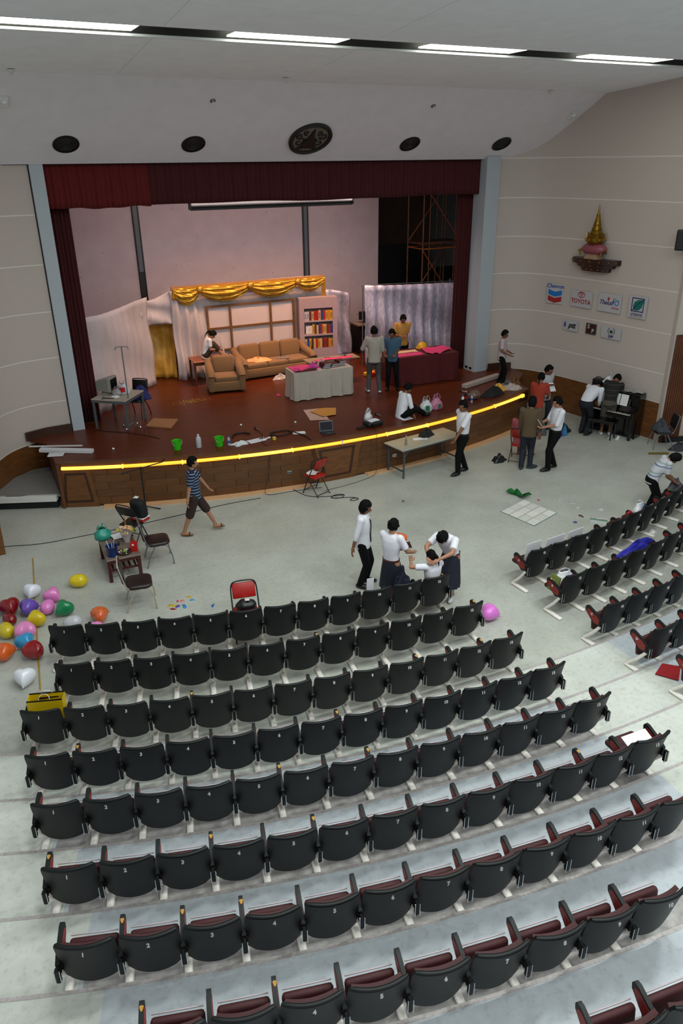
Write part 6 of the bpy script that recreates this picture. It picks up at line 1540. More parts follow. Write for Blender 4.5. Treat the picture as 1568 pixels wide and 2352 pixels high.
def add_seat(R, a, z, num, label, group, left_arm=True, right_arm=False, letter=None, tier=False, down=False):
    x, y, _ = rpt(R-0.175, a, 0)
    t = thing('auditorium_seat', label, 'seat', (x, y, z), a, group)
    for k in ('back_shell', 'top_roll', 'back_cushion'): obj(k, SM[k], None, t)
    if down: obj('seat_pan', SM['seat_pan_down'], None, t)
    else:
        obj('seat_pan', SM['seat_pan'], None, t); obj('pan_edge', SM['pan_edge'], None, t)
    arms = ([-0.265] if left_arm else [])+([0.265] if right_arm else [])
    for ax in arms:
        ar = obj('armrest', SM['armrest'], None, t, (ax, 0, 0))
        obj('arm_panel', SM['arm_panel'], None, ar)
        if rs.random() < 0.11: obj('worn_patch', SM['foam'], None, ar)
        obj('bracket', SM['bracket'], None, t, (ax, 0, 0)); obj('chrome_strip', SM['chrome_strip'], None, t, (ax, 0, 0))
        lg = obj('leg', SM['leg_short' if tier else 'leg_long'], None, t, (ax, 0, 0))
        if letter and ax < 0: obj('row_letter', number_mesh(letter), None, ar, (-0.0245, 0.10, 0.545), (PI/2, 0, -PI/2))
    if num: obj('number', number_mesh(num), None, t, (0, -0.204, 0.755), (rad(78), 0, 0))
    return t
def visible(x, y, z, mu=90, mv=120):
    q = Vector((x, y, z-CAMZ)); d = q.dot(fw)
    if d < 0.5: return False
    u, v = 784+1724*q.dot(r2)/d, 1176+1724*q.dot(d2)/d
    return -mu < u < 1568+mu and -mv < v < 2352+mv
for r in range(9):
    R = ROWR[r]; n = 12 if r < 2 else 13; z = max(0, r-2)*RISE
    idx = [i for i in range(1, n+1) if visible(*rpt(R, ROWO[r]+(i-7)*PITCH_S/R, z+0.6), 60, 80)]
    for i in idx:
        a = ROWO[r]+(i-7)*PITCH_S/R
        add_seat(R, a, z, str(i), 'black auditorium seat, %s from the left in the %s row of the centre block' % (ORD[i-1], ROWN[r]), 'centre block seats', True, i == n, None, r > 2, (r, i) in ((2, 1), (0, 12), (0, 11), (0, 10), (5, 13)))
RB0 = [0.0478, 0.0414, 0.0372, 0.0365, 0.0352, 0.034, 0.033]
for r in range(7):
    R = ROWR[r]; z = max(0, r-2)*RISE
    for i in range(12):
        a = RB0[r]+i*PITCH_S/R
        if not visible(*rpt(R, a, z+0.5), 150, 120): continue
        add_seat(R, a, z, str(i+13+(1 if r > 1 else 0)), 'black auditorium seat in the %s row of the right block, %s from the aisle' % (ROWN[r], ORD[i]), 'right block seats', True, False, LETT[r] if i == 0 else None, r > 2, (r, i) in ((0, 0), (0, 1), (0, 2), (0, 5), (0, 6), (0, 9), (1, 0)))
# things left on the seats
def on_seat(r, i, dy, h, right=False):
    R = ROWR[r]; a = (RB0[r]+(i-1)*PITCH_S/R) if right else (ROWO[r]+(i-7)*PITCH_S/R)
    x, y, _ = rpt(R-0.175-dy, a, 0); return (x, y, max(0, r-2)*RISE+h), a
def stuck_sheet(label, r, i, dy, h, w, hh, right, tilt=-12, m=None, dx=0.0):
    (x, y, z), a = on_seat(r, i, dy, h, right)
    x += dx*math.cos(a); y += dx*math.sin(a)
    return tag(obj('paper_sheet', MB().box((0, 0, hh/2), (w, 0.008, hh), rx=rad(tilt)), m or MATS['white_paper'], None, (x, y, z), (0, 0, a)), label, 'paper')
stuck_sheet('white sheet standing in seat one of the right block front row', 0, 1, 0.08, 0.456, 0.34, 0.40, True, 8)
stuck_sheet('white sheet across the second seat of the right block front row', 0, 2, 0.08, 0.456, 0.44, 0.37, True, 8)
stuck_sheet('white sheet across the third seat of the right block front row', 0, 3, 0.08, 0.456, 0.40, 0.365, True, 8)
stuck_sheet('white sheet lying on the last seat of the centre block sixth row', 5, 13, 0.03, 0.462, 0.36, 0.27, False, -72)
stuck_sheet('white rolled paper sticking up from seat ten in the front row', 0, 10, 0.08, 0.456, 0.12, 0.46, False, 5, dx=-0.05)
(x, y, z), a = on_seat(1, 1, 0.14, 0.456, True)
plastic_bag('plastic_bag', 'white and blue plastic bag on the aisle seat of the right block', (x, y, z), a, 0.42, 0.40, 0.22, M_PLASTIC, False, (0.16, 0.10, 0.2, M_BLUEL), 61)
tag(obj('green_book', MB().box((0, 0, 0.14), (0.03, 0.2, 0.28), ry=rad(15)), mat('green_cover', '#6e7a3a', 0.6), None, (x-0.22, y-0.02, z-0.04), (0, 0, a)), 'upright pale green book beside the white and blue plastic bag', 'book')
(x, y, z), a = on_seat(1, 4, 0.04, 0.70, True)
cloth_blob('blue_cloth', 'bright blue cloth draped over a right block second row seat', 'cloth', (x+0.1, y-0.0, z), (0.46, 0.10), mat('cloth_royal', '#14178a', 0.7, var=0.15, scale=9), 171, 0.18, a)
(x, y, z), a = on_seat(0, 6, 0.12, 0.456, True)
tag(obj('red_packet', MB().rbox((0, 0, 0.12), (0.14, 0.05, 0.24), 0.015, 1), mat('packet_red', '#a01612', 0.5), None, (x+0.12, y, z), (0, 0, a)), 'small red packet on a right block front row seat', 'packet')
(x, y, z), a = on_seat(0, 7, 0.13, 0.456, True)
plastic_bag('plastic_bag', 'white plastic bag with blue print near the bending boy', (x, y, z), a, 0.36, 0.44, 0.2, M_PLASTIC, False, (0.10, 0.08, 0.24, M_BLUEL), 67)
(x, y, z), a = on_seat(0, 10, 0.14, 0.456, True)
cloth_blob('grey_backpack', 'grey backpack on the seat in front of the bending boy', 'bag', (x, y, z), (0.28, 0.18), mat('backpack_grey', '#4a4c52', 0.8), 173, 0.36, a)
(x, y, z), a = on_seat(0, 11, 0.16, 0.456, False)
cloth_blob('navy_bag', 'dark navy bag standing before seat eleven of the front row', 'bag', (x+0.05, y, z), (0.17, 0.13), mat('bag_navy', '#0d1226', 0.8), 175, 0.52, a)
# yellow paper bag in front of seat one, third row
(x, y, z), a = on_seat(2, 1, 0.19, 0.0, False)
t = thing('paper_shopping_bag', 'yellow and black paper shopping bag on seat one of the third row', 'bag', (x-0.02, y+0.02, 0.456), a+0.05)
M_YB = mat('bag_yellow', '#d0b008', 0.5); M_YK = mat('bag_black_print', '#14130c', 0.5)
W_, D_, H_ = 0.44, 0.16, 0.30
for s in (-1, 1):
    fr = obj('face', MB().box((0, s*D_/2, H_/2), (W_, 0.004, H_)), M_YB, t)
    obj('side', MB().box((s*W_/2, 0, H_/2), (0.004, D_, H_)), M_YB, t)
    obj('rim', MB().box((0, s*D_/2, H_+0.006), (W_, 0.008, 0.018)), M_YK, t)
    obj('handle', MB().tube(smoothcurve([(-0.07, s*D_/2, H_), (-0.06, s*(D_/2-0.03), H_+0.06), (0.0, s*(D_/2-0.05), H_+0.08), (0.06, s*(D_/2-0.03), H_+0.06), (0.07, s*D_/2, H_)], 2), 0.004, 6), M_WHITE, t, smooth=60)
obj('print_band', MB().prism([(-0.12, 0.0), (0.14, 0.02), (0.14, 0.035), (-0.12, 0.035)], 0.003, Matrix.Translation((0, D_/2-0.006, H_-0.09)) @ Matrix.Rotation(PI/2, 4, 'X')), M_YK, t)
obj('base', MB().box((0, 0, 0.003), (W_, D_, 0.006)), M_YB, t)
# ------------------------------------------------------------------ people
SKIN = [mat('skin_%d' % i, c, 0.55, var=0.04, scale=30) for i, c in enumerate(('#8f5f45', '#7c4f38', '#a3745a'))]
M_HAIR = mat('black_hair', '#060505', 0.75, var=0.3, scale=60, bump=0.3, bscale=90, spec=0.15)
M_SHIRT = mat('white_shirt', '#dcdce4', 0.8, var=0.03, scale=15, bump=0.15, bscale=18)
M_BLKTR = mat('black_trousers', '#060608', 0.85, bump=0.1, bscale=18, spec=0.2)
M_NAVYSK = mat('navy_skirt', '#0e1224', 0.8)
M_JEANS = mat('dark_jeans', '#141c2b', 0.8, var=0.15, scale=20)
M_GREYTR = mat('grey_trousers', '#454547', 0.8, var=0.1, scale=15)
M_SHOE = mat('black_leather', '#070606', 0.4)
M_SHOEW = mat('white_canvas', '#c2c2c4', 0.6)
M_SANDAL = mat('sandal_brown', '#5a3a22', 0.6)
PENDING = []       # (object, voxel size, detail MB)
def ik(a, b, l1, l2, hint):
    a = Vector(a); b = Vector(b); d = b-a; L = d.length
    if L > (l1+l2)*0.999: b = a+d*((l1+l2)*0.999/L); d = b-a; L = d.length
    L = max(L, abs(l1-l2)*1.02+1e-4); n = d.normalized()
    k = (l1*l1-l2*l2+L*L)/(2*L); h = math.sqrt(max(0, l1*l1-k*k))
    hv = Vector(hint); hv = hv-n*hv.dot(n)
    if hv.length < 1e-5: hv = Vector((0, 0, -1))-n*(-n.z)
    return a+n*k+hv.normalized()*h, b
def limb(g, a, b, ra, rb, n=12, ends=True):
    g.cyl(a, b, ra, rb, n)
    if ends:
        g.ell(a, (ra, ra, ra), nu=n, nv=8); g.ell(b, (rb, rb, rb), nu=n, nv=8)
def loft(g, rings, n=20):
    """rings: list of (centre, right, fwd, rx, ry)"""
    vs = []; fs = []
    for c, r, f, rx, ry in rings:
        for j in range(n):
            q = 2*PI*j/n; ce, se = math.cos(q), math.sin(q)
            ex = 0.85
            vs.append(Vector(c)+Vector(r)*(rx*math.copysign(abs(ce)**ex, ce))+Vector(f)*(ry*math.copysign(abs(se)**ex, se)))
    for i in range(len(rings)-1):
        for j in range(n): fs.append((i*n+j, i*n+(j+1) % n, (i+1)*n+(j+1) % n, (i+1)*n+j))
    fs += [tuple(range(n-1, -1, -1)), tuple(range((len(rings)-1)*n, len(rings)*n))]
    g.add(vs, fs)
def person(label, loc, rz, H=1.68, pelvis=(0, 0, 0.525), lean=0.0, side=0.0, twist=0.0, feet=None, hands=None, knee=(0, 1, 0), elbow=None, head=(0, 0),
           top=None, sleeve=0.42, sleeve2=None, tuck=True, bottom=None, bottype='trousers', hem=None, shoes=None, hair='short', skin=0, extra=None, footdir=None, belt=None, group='people in the hall', bun=None, kneeL=None, kneeR=None, fem=False, glasses=False, tie=None):
    """figure faces local +y; joint targets are given in fractions of the height H"""
    t = thing('person', label, 'person', loc, rz, group)
    sk = SKIN[skin]
    P = Vector(pelvis)*H
    up = Vector((math.sin(rad(side)), math.sin(rad(lean)), 0)); up.z = math.sqrt(max(0.01, 1-up.x**2-up.y**2))
    r0 = Matrix.Rotation(rad(twist), 3, 'Z') @ Vector((1, 0, 0))
    R = (r0-up*r0.dot(up)).normalized(); F = up.cross(R)
    sw = 0.108 if not fem else 0.098
    pr = Vector((1, 0, 0)); pf = Vector((0, 1, 0))
    hips = [P+pr*(-0.052*H)+Vector((0, 0, -0.01*H)), P+pr*(0.052*H)+Vector((0, 0, -0.01*H))]
    waist = P+(up*0.6+Vector((0, 0, 0.4)))*0.10*H
    chest = waist+up*0.11*H
    shc = chest+up*0.085*H
    neck = shc+up*0.028*H
    sh = [shc-R*sw*H, shc+R*sw*H]
    hp, hy = rad(head[0]), rad(head[1])
    HF = (F*math.cos(hy)+R*math.sin(hy)); HU = (up*math.cos(hp)+HF*math.sin(hp)).normalized() if True else up
    HF2 = (HF*math.cos(hp)-up*math.sin(hp)).normalized(); HR = HF2.cross(HU).normalized()
    HM_ = Matrix((HR, HF2, HU)).transposed()
    hc = neck+(HU*0.075+HF2*0.012)*H
    feet = feet or [(-0.06, 0.0, 0.0), (0.06, 0.02, 0.0)]
    hands = hands or [(-0.135, 0.03, 0.42), (0.135, 0.03, 0.42)]
    elbow = elbow or [(-0.4, -1, 0), (0.4, -1, 0)]
    l_th, l_sh, l_ua, l_fa = 0.245*H, 0.245*H, 0.172*H, 0.145*H
    g = MB()                                     # body volumes, fused into one skin by a voxel remesh
    loft(g, [(P-Vector((0, 0, 0.05*H)), pr, pf, 0.075*H, 0.06*H), (P, pr, pf, 0.092*H, 0.066*H), (waist, R, F, 0.074*H, 0.055*H), (chest, R, F, 0.090*H, 0.062*H), (shc-up*0.01*H, R, F, 0.095*H, 0.05*H), (shc+up*0.02*H, R, F, 0.05*H, 0.035*H)])
    limb(g, neck-up*0.02*H, neck+HU*0.035*H, 0.033*H, 0.030*H)
    J = {}
    for s in (0, 1):
        ft = Vector(feet[s])*H; ank = ft+Vector((0, 0, 0.042*H))
        kh = (kneeL, kneeR)[s] or knee
        kn, ank = ik(hips[s], ank, l_th, l_sh, kh)
        limb(g, hips[s], kn, 0.050*H, 0.033*H); limb(g, kn, ank, 0.034*H, 0.021*H)
        el, wr = ik(sh[s], Vector(hands[s])*H, l_ua, l_fa, elbow[s])
        limb(g, sh[s], el, 0.032*H, 0.024*H); limb(g, el, wr, 0.025*H, 0.017*H)
        fd = Vector((footdir or [(-0.15, 1, 0), (0.15, 1, 0)])[s]).normalized()
        toe = ank+fd*0.085*H+Vector((0, 0, -0.022*H)) if fd.z > -0.5 else ank+fd*0.1*H
        heel = ank+Vector((0, 0, -0.02*H))-fd*0.022*H
        limb(g, heel, toe, 0.021*H, 0.018*H, 10)
        J[s] = (hips[s], kn, ank, sh[s], el, wr, toe, heel, fd)
    # hands: palm and five fingers, added after the fuse so they stay crisp
    dg_ = MB()
    for s in (0, 1):
        el, wr = J[s][4], J[s][5]
        d = (wr-el).normalized(); side_v = (R if s else -R); side_v = (side_v-d*side_v.dot(d)).normalized(); nrm = d.cross(side_v)
        if nrm.dot(F) < 0: nrm = -nrm
        MH = Matrix((side_v, d, nrm)).transposed()
        limb(dg_, wr-d*0.01*H, wr+d*0.02*H, 0.0165*H, 0.017*H, 8)
        dg_.ell(wr+d*0.03*H, (0.026*H, 0.032*H, 0.012*H), MH, 10, 8)
        for k, (o, L) in enumerate(((-0.018, 0.040), (-0.006, 0.046), (0.006, 0.043), (0.018, 0.034))):
            b0 = wr+d*0.055*H+side_v*o*H; b1 = b0+d*L*0.5*H+nrm*0.006*H; b2 = b1+d*L*0.42*H+nrm*0.016*H
            limb(dg_, b0, b1, 0.0062*H, 0.0056*H, 6, False); limb(dg_, b1, b2, 0.0056*H, 0.0046*H, 6)
        b0 = wr+d*0.018*H-side_v*0.022*H; b1 = b0+d*0.022*H-side_v*0.018*H+nrm*0.010*H; b2 = b1+d*0.022*H-side_v*0.004*H+nrm*0.008*H
        limb(dg_, b0, b1, 0.0075*H, 0.0066*H, 6); limb(dg_, b1, b2, 0.0066*H, 0.005*H, 6)
    # head: skull, jaw, nose, ears
    def hfn(p):
        x, y, z = p.x, p.y, p.z
        w = 1.0
        if z < 0: w = 1-0.28*(-z)**1.4
        yy = y*(1-0.10*max(0, -z)) + (0.10*max(0, -z) if y > 0 else 0)
        if z < -0.1 and y < 0: yy = y*(1-0.35*(-z))
        return Vector((x*w, yy, z))
    dg_.ell(hc, (0.044*H, 0.055*H, 0.066*H), HM_, 20, 14, hfn)
    hp_ = lambda x, y, z: hc+HM_ @ Vector((x*H, y*H, z*H))
    dg_.cyl(hp_(0, 0.050, 0.004), hp_(0, 0.066, -0.014), 0.004*H, 0.009*H, 8); dg_.ell(hp_(0, 0.061, -0.014), (0.009*H, 0.008*H, 0.007*H), HM_, 8, 6)
    for s in (-1, 1): dg_.ell(hp_(s*0.044, -0.004, -0.008), (0.006*H, 0.011*H, 0.016*H), HM_, 8, 6)
    body = obj('body', g, sk, t); PENDING.append((body, 0.0085*H, dg_))
    for s in (-1, 1): obj('eye', MB().ell(hp_(s*0.018, 0.0475, 0.002), (0.0075*H, 0.005*H, 0.0045*H), HM_, 8, 6), M_BLACK, t, smooth=60)
    obj('mouth', MB().ell(hp_(0, 0.053, -0.034), (0.014*H, 0.005*H, 0.004*H), HM_, 8, 6), mat('lips', '#7a3a33', 0.5), t, smooth=60)
    if glasses:
        gg = MB()
        for s in (-1, 1): gg.tube([hp_(s*0.02+0.016*math.cos(a), 0.056, 0.002+0.011*math.sin(a)) for a in [2*PI*k/12 for k in range(12)]], 0.0018*H, 5, True); gg.cyl(hp_(s*0.036, 0.055, 0.004), hp_(s*0.047, 0.0, 0.004), 0.0015*H, n=5)
        obj('glasses', gg, M_BLACK, t)
    # hair cap; the face opening is pulled under the skin
    longh = hair in ('bob', 'long')
    rnd = random.Random(int(H*1000)+len(label))
    ph = [rnd.uniform(0, 6.28) for _ in range(6)]
    def hairfn(p):
        x, y, z = p.x, p.y, p.z
        face = y > 0.25 and z < (0.42 if hair != 'bob' else 0.35) and abs(x) < 0.80
        low = -0.42 if not longh else -1.0
        side_open = z < (-0.05 if not longh else -1) and y > 0.02
        if face or side_open: k = 0.80
        elif z < low: k = 0.80
        else: k = 1.19+0.05*math.sin(9*math.atan2(y, x)+ph[0])+0.045*math.sin(7*z+5*x+ph[1])+0.03*math.sin(13*x-11*y+ph[2])+(0.05 if z > 0.6 else 0)
        q = p*k
        if longh and not face and z < 0: q = Vector((x*(1.17), (y-0.12)*1.12, z*1.28))
        if longh and z < -0.8: q *= 0.9
        return q
    obj('hair', MB().ell(hc+HU*0.006*H-HF2*0.003*H, (0.046*H, 0.058*H, 0.067*H), HM_, 30, 22, hairfn), M_HAIR, t, smooth=70)
    if hair == 'ponytail':
        pts = [hp_(0, -0.058, 0.025), hp_(0, -0.085, 0.015), hp_(0, -0.098, -0.03), hp_(0.004, -0.090, -0.09), hp_(0.006, -0.075, -0.135)]
        obj('ponytail', MB().tube(smoothcurve([tuple(p) for p in pts], 2), [0.014*H+0.012*H*math.sin(PI*i/(4*4+0.001))**0.8 if False else 0.021*H*(1-abs(i/12-0.45)) for i in range(len(smoothcurve([tuple(p) for p in pts], 2)))], 10), M_HAIR, t, smooth=70)
    if hair == 'bun': obj('hair_bun', MB().ell(hp_(-0.006, -0.06, 0.045), (0.028*H, 0.026*H, 0.028*H), HM_, 14, 10, lambda p: p*(1+0.06*math.sin(9*p.x+7*p.z))), M_HAIR, t, smooth=70)
    # top
    if top is not None:
        g = MB(); e = 0.011
        hemc = P+Vector((0, 0, (0.015 if tuck else -0.055)*H))
        loft(g, [(hemc, pr, pf, (0.086 if tuck else 0.104)*H, (0.066 if tuck else 0.082)*H), (waist, R, F, (0.093 if not fem else 0.084)*H, 0.074*H), (chest-up*0.02*H, R, F, 0.104*H, 0.078*H), (chest+up*0.05*H, R, F, 0.108*H, 0.072*H), (shc+up*0.004*H, R, F, 0.104*H, 0.056*H), (shc+up*0.030*H, R, F, 0.052*H, 0.042*H)])
        for s in (0, 1):
            a, el, wr = J[s][3], J[s][4], J[s][5]; fr = (sleeve if s == 0 or sleeve2 is None else sleeve2)
            g.ell(a, (0.043*H,)*3, nu=12, nv=8)
            if fr <= 0.5:
                b = a+(el-a)*(fr*2); g.cyl(a, b, 0.042*H, 0.039*H, 14)
            else:
                g.cyl(a, el, 0.041*H, 0.034*H, 14); g.ell(el, (0.034*H,)*3, nu=12, nv=8); b = el+(wr-el)*((fr-0.5)*2); g.cyl(el, b, 0.034*H, 0.027*H, 14)
        o = obj('shirt', g, top, t); PENDING.append((o, 0.0105*H, None))
        g = MB(); c0 = neck-up*0.004*H
        n = 20; ring_ = []
        for j in range(n):
            q = 2*PI*j/n; ring_.append(c0+R*(0.037*H*math.cos(q))+F*(0.037*H*math.sin(q))+up*(-0.012*H*max(0, math.sin(q))))
        g.tube(ring_, 0.008*H, 6, True); obj('collar', g, top, t, smooth=60)
    if tie is not None:
        pts = [neck+F*0.040*H-up*0.018*H, chest+F*0.080*H+up*0.03*H, chest+F*0.083*H-up*0.03*H, waist+F*0.078*H, P+pf*0.083*H+Vector((0, 0, 0.01*H))]
        g = MB()
        for a, b, wa, wb in zip(pts, pts[1:], (0.010, 0.012, 0.015, 0.018), (0.012, 0.015, 0.018, 0.016)):
            g.add([a-R*wa*H, a+R*wa*H, b+R*wb*H, b-R*wb*H]+[q+F*0.006*H for q in (a-R*wa*H, a+R*wa*H, b+R*wb*H, b-R*wb*H)], [(0,3,2,1),(4,5,6,7),(0,1,5,4),(1,2,6,5),(2,3,7,6),(3,0,4,7)])
        obj('necktie', g, tie, t)
    # bottom
    if bottype in ('trousers', 'shorts'):
        g = MB()
        loft(g, [(P-Vector((0, 0, 0.075*H)), pr, pf, 0.085*H, 0.066*H), (P-Vector((0, 0, 0.03*H)), pr, pf, 0.100*H, 0.076*H), (P+Vector((0, 0, 0.035*H)), pr, pf, 0.088*H, 0.068*H)])
        for s in (0, 1):
            hpj, kn, ank = J[s][0], J[s][1], J[s][2]
            g.ell(hpj, (0.058*H,)*3, nu=12, nv=8)
            if bottype == 'trousers':
                g.cyl(hpj, kn, 0.060*H, 0.042*H, 14); g.ell(kn, (0.042*H,)*3, nu=12, nv=8); g.cyl(kn, ank+(ank-kn)*0.06, 0.042*H, 0.035*H, 14)
            else:
                e_ = hem or 0.9
                if e_ <= 1: g.cyl(hpj, hpj+(kn-hpj)*e_, 0.063*H, 0.058*H, 14)
                else:
                    g.cyl(hpj, kn, 0.063*H, 0.054*H, 14); g.ell(kn, (0.054*H,)*3, nu=12, nv=8); g.cyl(kn, kn+(ank-kn)*(e_-1), 0.054*H, 0.05*H, 14)
        o = obj('trousers' if bottype == 'trousers' else 'shorts', g, bottom, t); PENDING.append((o, 0.0105*H, None))
    else:
        hz = (hem or 0.22)*H; top_c = P+Vector((0, 0, 0.035*H))
        mid_f = (J[0][1]+J[1][1])/2
        def fn(u, v):
            q = 2*PI*u; k = 1-v
            c = Vector((top_c.x, top_c.y, 0))*(1-k)+Vector((mid_f.x*0.75+top_c.x*0.25, mid_f.y*0.75+top_c.y*0.25, 0))*k
            pl = 1+0.05*k*math.sin(14*q)
            rx = (0.082+0.062*k**0.7)*H*pl; ry = (0.068+0.066*k**0.7)*H*pl
            return (c.x+rx*math.cos(q), c.y+ry*math.sin(q), hz+(top_c.z-hz)*v)
        obj('skirt', MB().grid(fn, 56, 10, 0.006, closed_u=True), bottom, t, smooth=60)
    if belt is not None:
        c = P+Vector((0, 0, 0.033*H)); g = MB()
        g.grid(lambda u, v: (c.x+0.095*H*math.cos(2*PI*u), c.y+0.076*H*math.sin(2*PI*u), c.z+(v-0.5)*0.022*H), 28, 1, 0.006, closed_u=True); obj('belt', g, belt, t, smooth=60)
    # shoes
    if shoes is not None:
        for s in (0, 1):
            toe, heel, fd, ank = J[s][6], J[s][7], J[s][8], J[s][2]
            d = (toe-heel).normalized(); d = Vector((d.x, d.y, d.z)); r_ = d.cross(Vector((0, 0, 1))); r_ = r_.normalized() if r_.length > 0.1 else Vector((1, 0, 0)); u_ = r_.cross(d)
            MS = Matrix((r_, d, u_)).transposed(); c = (toe+heel)/2+d*0.006*H+u_*0.003*H
            g = MB()
            if shoes in (M_SANDAL,):
                g.ell(c-u_*0.017*H, (0.027*H, 0.078*H, 0.007*H), MS, 14, 8)
                sd = obj('sandal', g, shoes, t, smooth=60)
                obj('strap', MB().tube([c+MS @ Vector((0.026*H*math.cos(a), 0.03*H, 0.026*H*math.sin(a)-0.012*H)) for a in [PI*k/8 for k in range(9)]], 0.006*H, 6), M_BLACK, sd, smooth=60)
            else:
                g.ell(c, (0.031*H, 0.086*H, 0.034*H), MS, 16, 10, lambda p: Vector((p.x, p.y, max(p.z, -0.62)*(1.0 if p.y < 0.1 else 1-0.4*p.y))))
                sd = obj('shoe', g, shoes, t, smooth=60)
    return t
def finish_people():
    for o, vox, det in PENDING:
        m = o.modifiers.new('fuse', 'REMESH'); m.mode = 'VOXEL'; m.voxel_size = vox; m.use_smooth_shade = True
        s = o.modifiers.new('soften', 'SMOOTH'); s.factor = 0.5; s.iterations = 4
    bpy.context.view_layer.update()
    dg = bpy.context.evaluated_depsgraph_get()
    new = [bpy.data.meshes.new_from_object(o.evaluated_get(dg)) for o, _, _ in PENDING]
    for (o, vox, det), me in zip(PENDING, new):
        old = o.data; mt = old.materials[0]
        if det is not None:
            vs = [tuple(v.co) for v in me.vertices]; fs = [tuple(p.vertices) for p in me.polygons]
            k = len(vs); vs += det.v; fs += [tuple(i+k for i in f) for f in det.f]
            me2 = bpy.data.meshes.new('body'); me2.from_pydata(vs, [], fs); me2.update(); me = me2
        me.name = o.name
        me.shade_smooth(); me.materials.clear(); me.materials.append(mt)
        o.modifiers.clear(); o.data = me
        bpy.data.meshes.remove(old)
AWAY, TOCAM, RIGHT, LEFT = -26.7, 153.3, -116.7, 63.3      # headings: away from / towards the viewer, image right / left
# --- on the stage
person('girl with ponytail in white shirt sitting knees up on the end table', (6.40, 21.32, HS+0.722), rad(-100), 1.6, (0, -0.05, 0.062), lean=18, head=(28, 10),
       feet=[(-0.05, 0.27, 0.012), (0.05, 0.25, 0.012)], kneeL=(0, 0.4, 1), kneeR=(0, 0.4, 1), hands=[(-0.06, 0.16, 0.19), (0.06, 0.17, 0.17)], top=M_SHIRT, sleeve=0.36, tuck=False, bottom=mat('olive_trousers', '#2d2417', 0.85), bottype='shorts', hem=1.55, hair='ponytail', skin=2, fem=True)
person('man in white shirt and grey trousers seen from behind on stage', (10.12, 18.02, HS), rad(AWAY+4), 1.83, head=(8, -8), feet=[(-0.085, 0.02, 0), (0.085, -0.04, 0)], hands=[(-0.16, 0.16, 0.60), (0.15, 0.06, 0.44)], top=mat('offwhite_shirt', '#a59d93', 0.8, var=0.04, scale=14, bump=0.15, bscale=16), sleeve=0.62, tuck=False, bottom=M_GREYTR, shoes=M_SHOEW, hair='short', skin=1)
person('person in light blue tee and black trousers beside the red table', (10.72, 18.05, HS), rad(150), 1.72, head=(18, 20), feet=[(-0.09, 0.0, 0), (0.07, 0.03, 0)], hands=[(-0.04, 0.13, 0.60), (0.12, 0.12, 0.60)], top=mat('blue_tee', '#37566f', 0.85, var=0.05, scale=12), sleeve=0.38, tuck=False, bottom=M_BLKTR, shoes=M_SHOE, hair='short', skin=1)
person('person in yellow shirt standing behind the red covered table', (11.95, 19.55, HS), rad(165), 1.78, head=(26, 8), hands=[(-0.02, 0.15, 0.66), (0.09, 0.15, 0.66)], top=mat('yellow_shirt', '#b3843c', 0.8, var=0.06, scale=12), sleeve=0.40, tuck=False, bottom=M_BLKTR, shoes=M_SHOE, hair='short', skin=1)
person('boy in white shirt sitting on the stage edge propped on one arm', (9.62, 15.66, HS), rad(RIGHT+25), 1.68, (0, -0.02, 0.055), lean=16, side=-4, head=(14, 12), feet=[(-0.05, 0.34, 0.0), (0.09, 0.33, 0.0)], kneeL=(-0.6, 0.2, 0.9), kneeR=(0.8, 0.1, 0.8), hands=[(-0.12, 0.20, 0.12), (0.16, 0.13, 0.012)], elbow=[(-1, -1, 0), (0.4, -1, 0.4)], top=M_SHIRT, sleeve=0.66, tuck=False, bottom=M_BLKTR, shoes=M_SHOE, hair='short', skin=1, glasses=True)
person('boy in long white shirt standing at the right side of the stage', (13.72, 16.98, HS), rad(RIGHT-18), 1.56, head=(12, 10), feet=[(-0.07, -0.03, 0), (0.06, 0.06, 0)], hands=[(-0.03, 0.13, 0.60), (0.10, 0.13, 0.58)], top=mat('pinkish_shirt', '#b3a4a8', 0.8, var=0.04, scale=14, bump=0.15, bscale=16), sleeve=0.42, tuck=False, bottom=M_BLKTR, shoes=M_SHOE, hair='short', skin=1)
# --- right of the stage
M_TEE = mat('white_tee', '#b2b2b5', 0.85, var=0.03, scale=12)
t_ = person('boy in white printed tee and dark jeans reading behind the orange shirt', (14.22, 15.62, 0), rad(TOCAM+28), 1.86, head=(18, -12), hands=[(-0.02, 0.14, 0.66), (0.06, 0.13, 0.72)], top=M_TEE, sleeve=0.40, tuck=False, bottom=M_JEANS, shoes=M_SHOE, hair='short', skin=1)
for k, w in enumerate((0.10, 0.13, 0.08)): obj('chest_print', MB().box((0.01, 0.148, 1.33-0.05*k), (w, 0.012, 0.03)), S_BLK, t_)
tag(obj('paper_sheet', MB().box((0, 0, 0), (0.22, 0.01, 0.28), rx=rad(50)), MATS['white_paper'], None, (14.16, 15.33, 1.30), (0, 0, rad(TOCAM+10))), 'white paper held by the boy in printed tee', 'paper')
person('woman with ponytail in orange shirt and grey shorts seen from behind', (13.72, 15.28, 0), rad(AWAY-22), 1.76, head=(20, 10), feet=[(-0.06, 0, 0), (0.06, 0.03, 0)], hands=[(-0.10, 0.10, 0.50), (0.12, 0.16, 0.58)], top=mat('orange_shirt', '#9a3320', 0.85, var=0.05, scale=12), sleeve=0.42, tuck=False, bottom=mat('beige_shorts', '#6f6353', 0.85), bottype='shorts', hem=1.0, shoes=M_SANDAL, hair='ponytail', skin=1, fem=True)
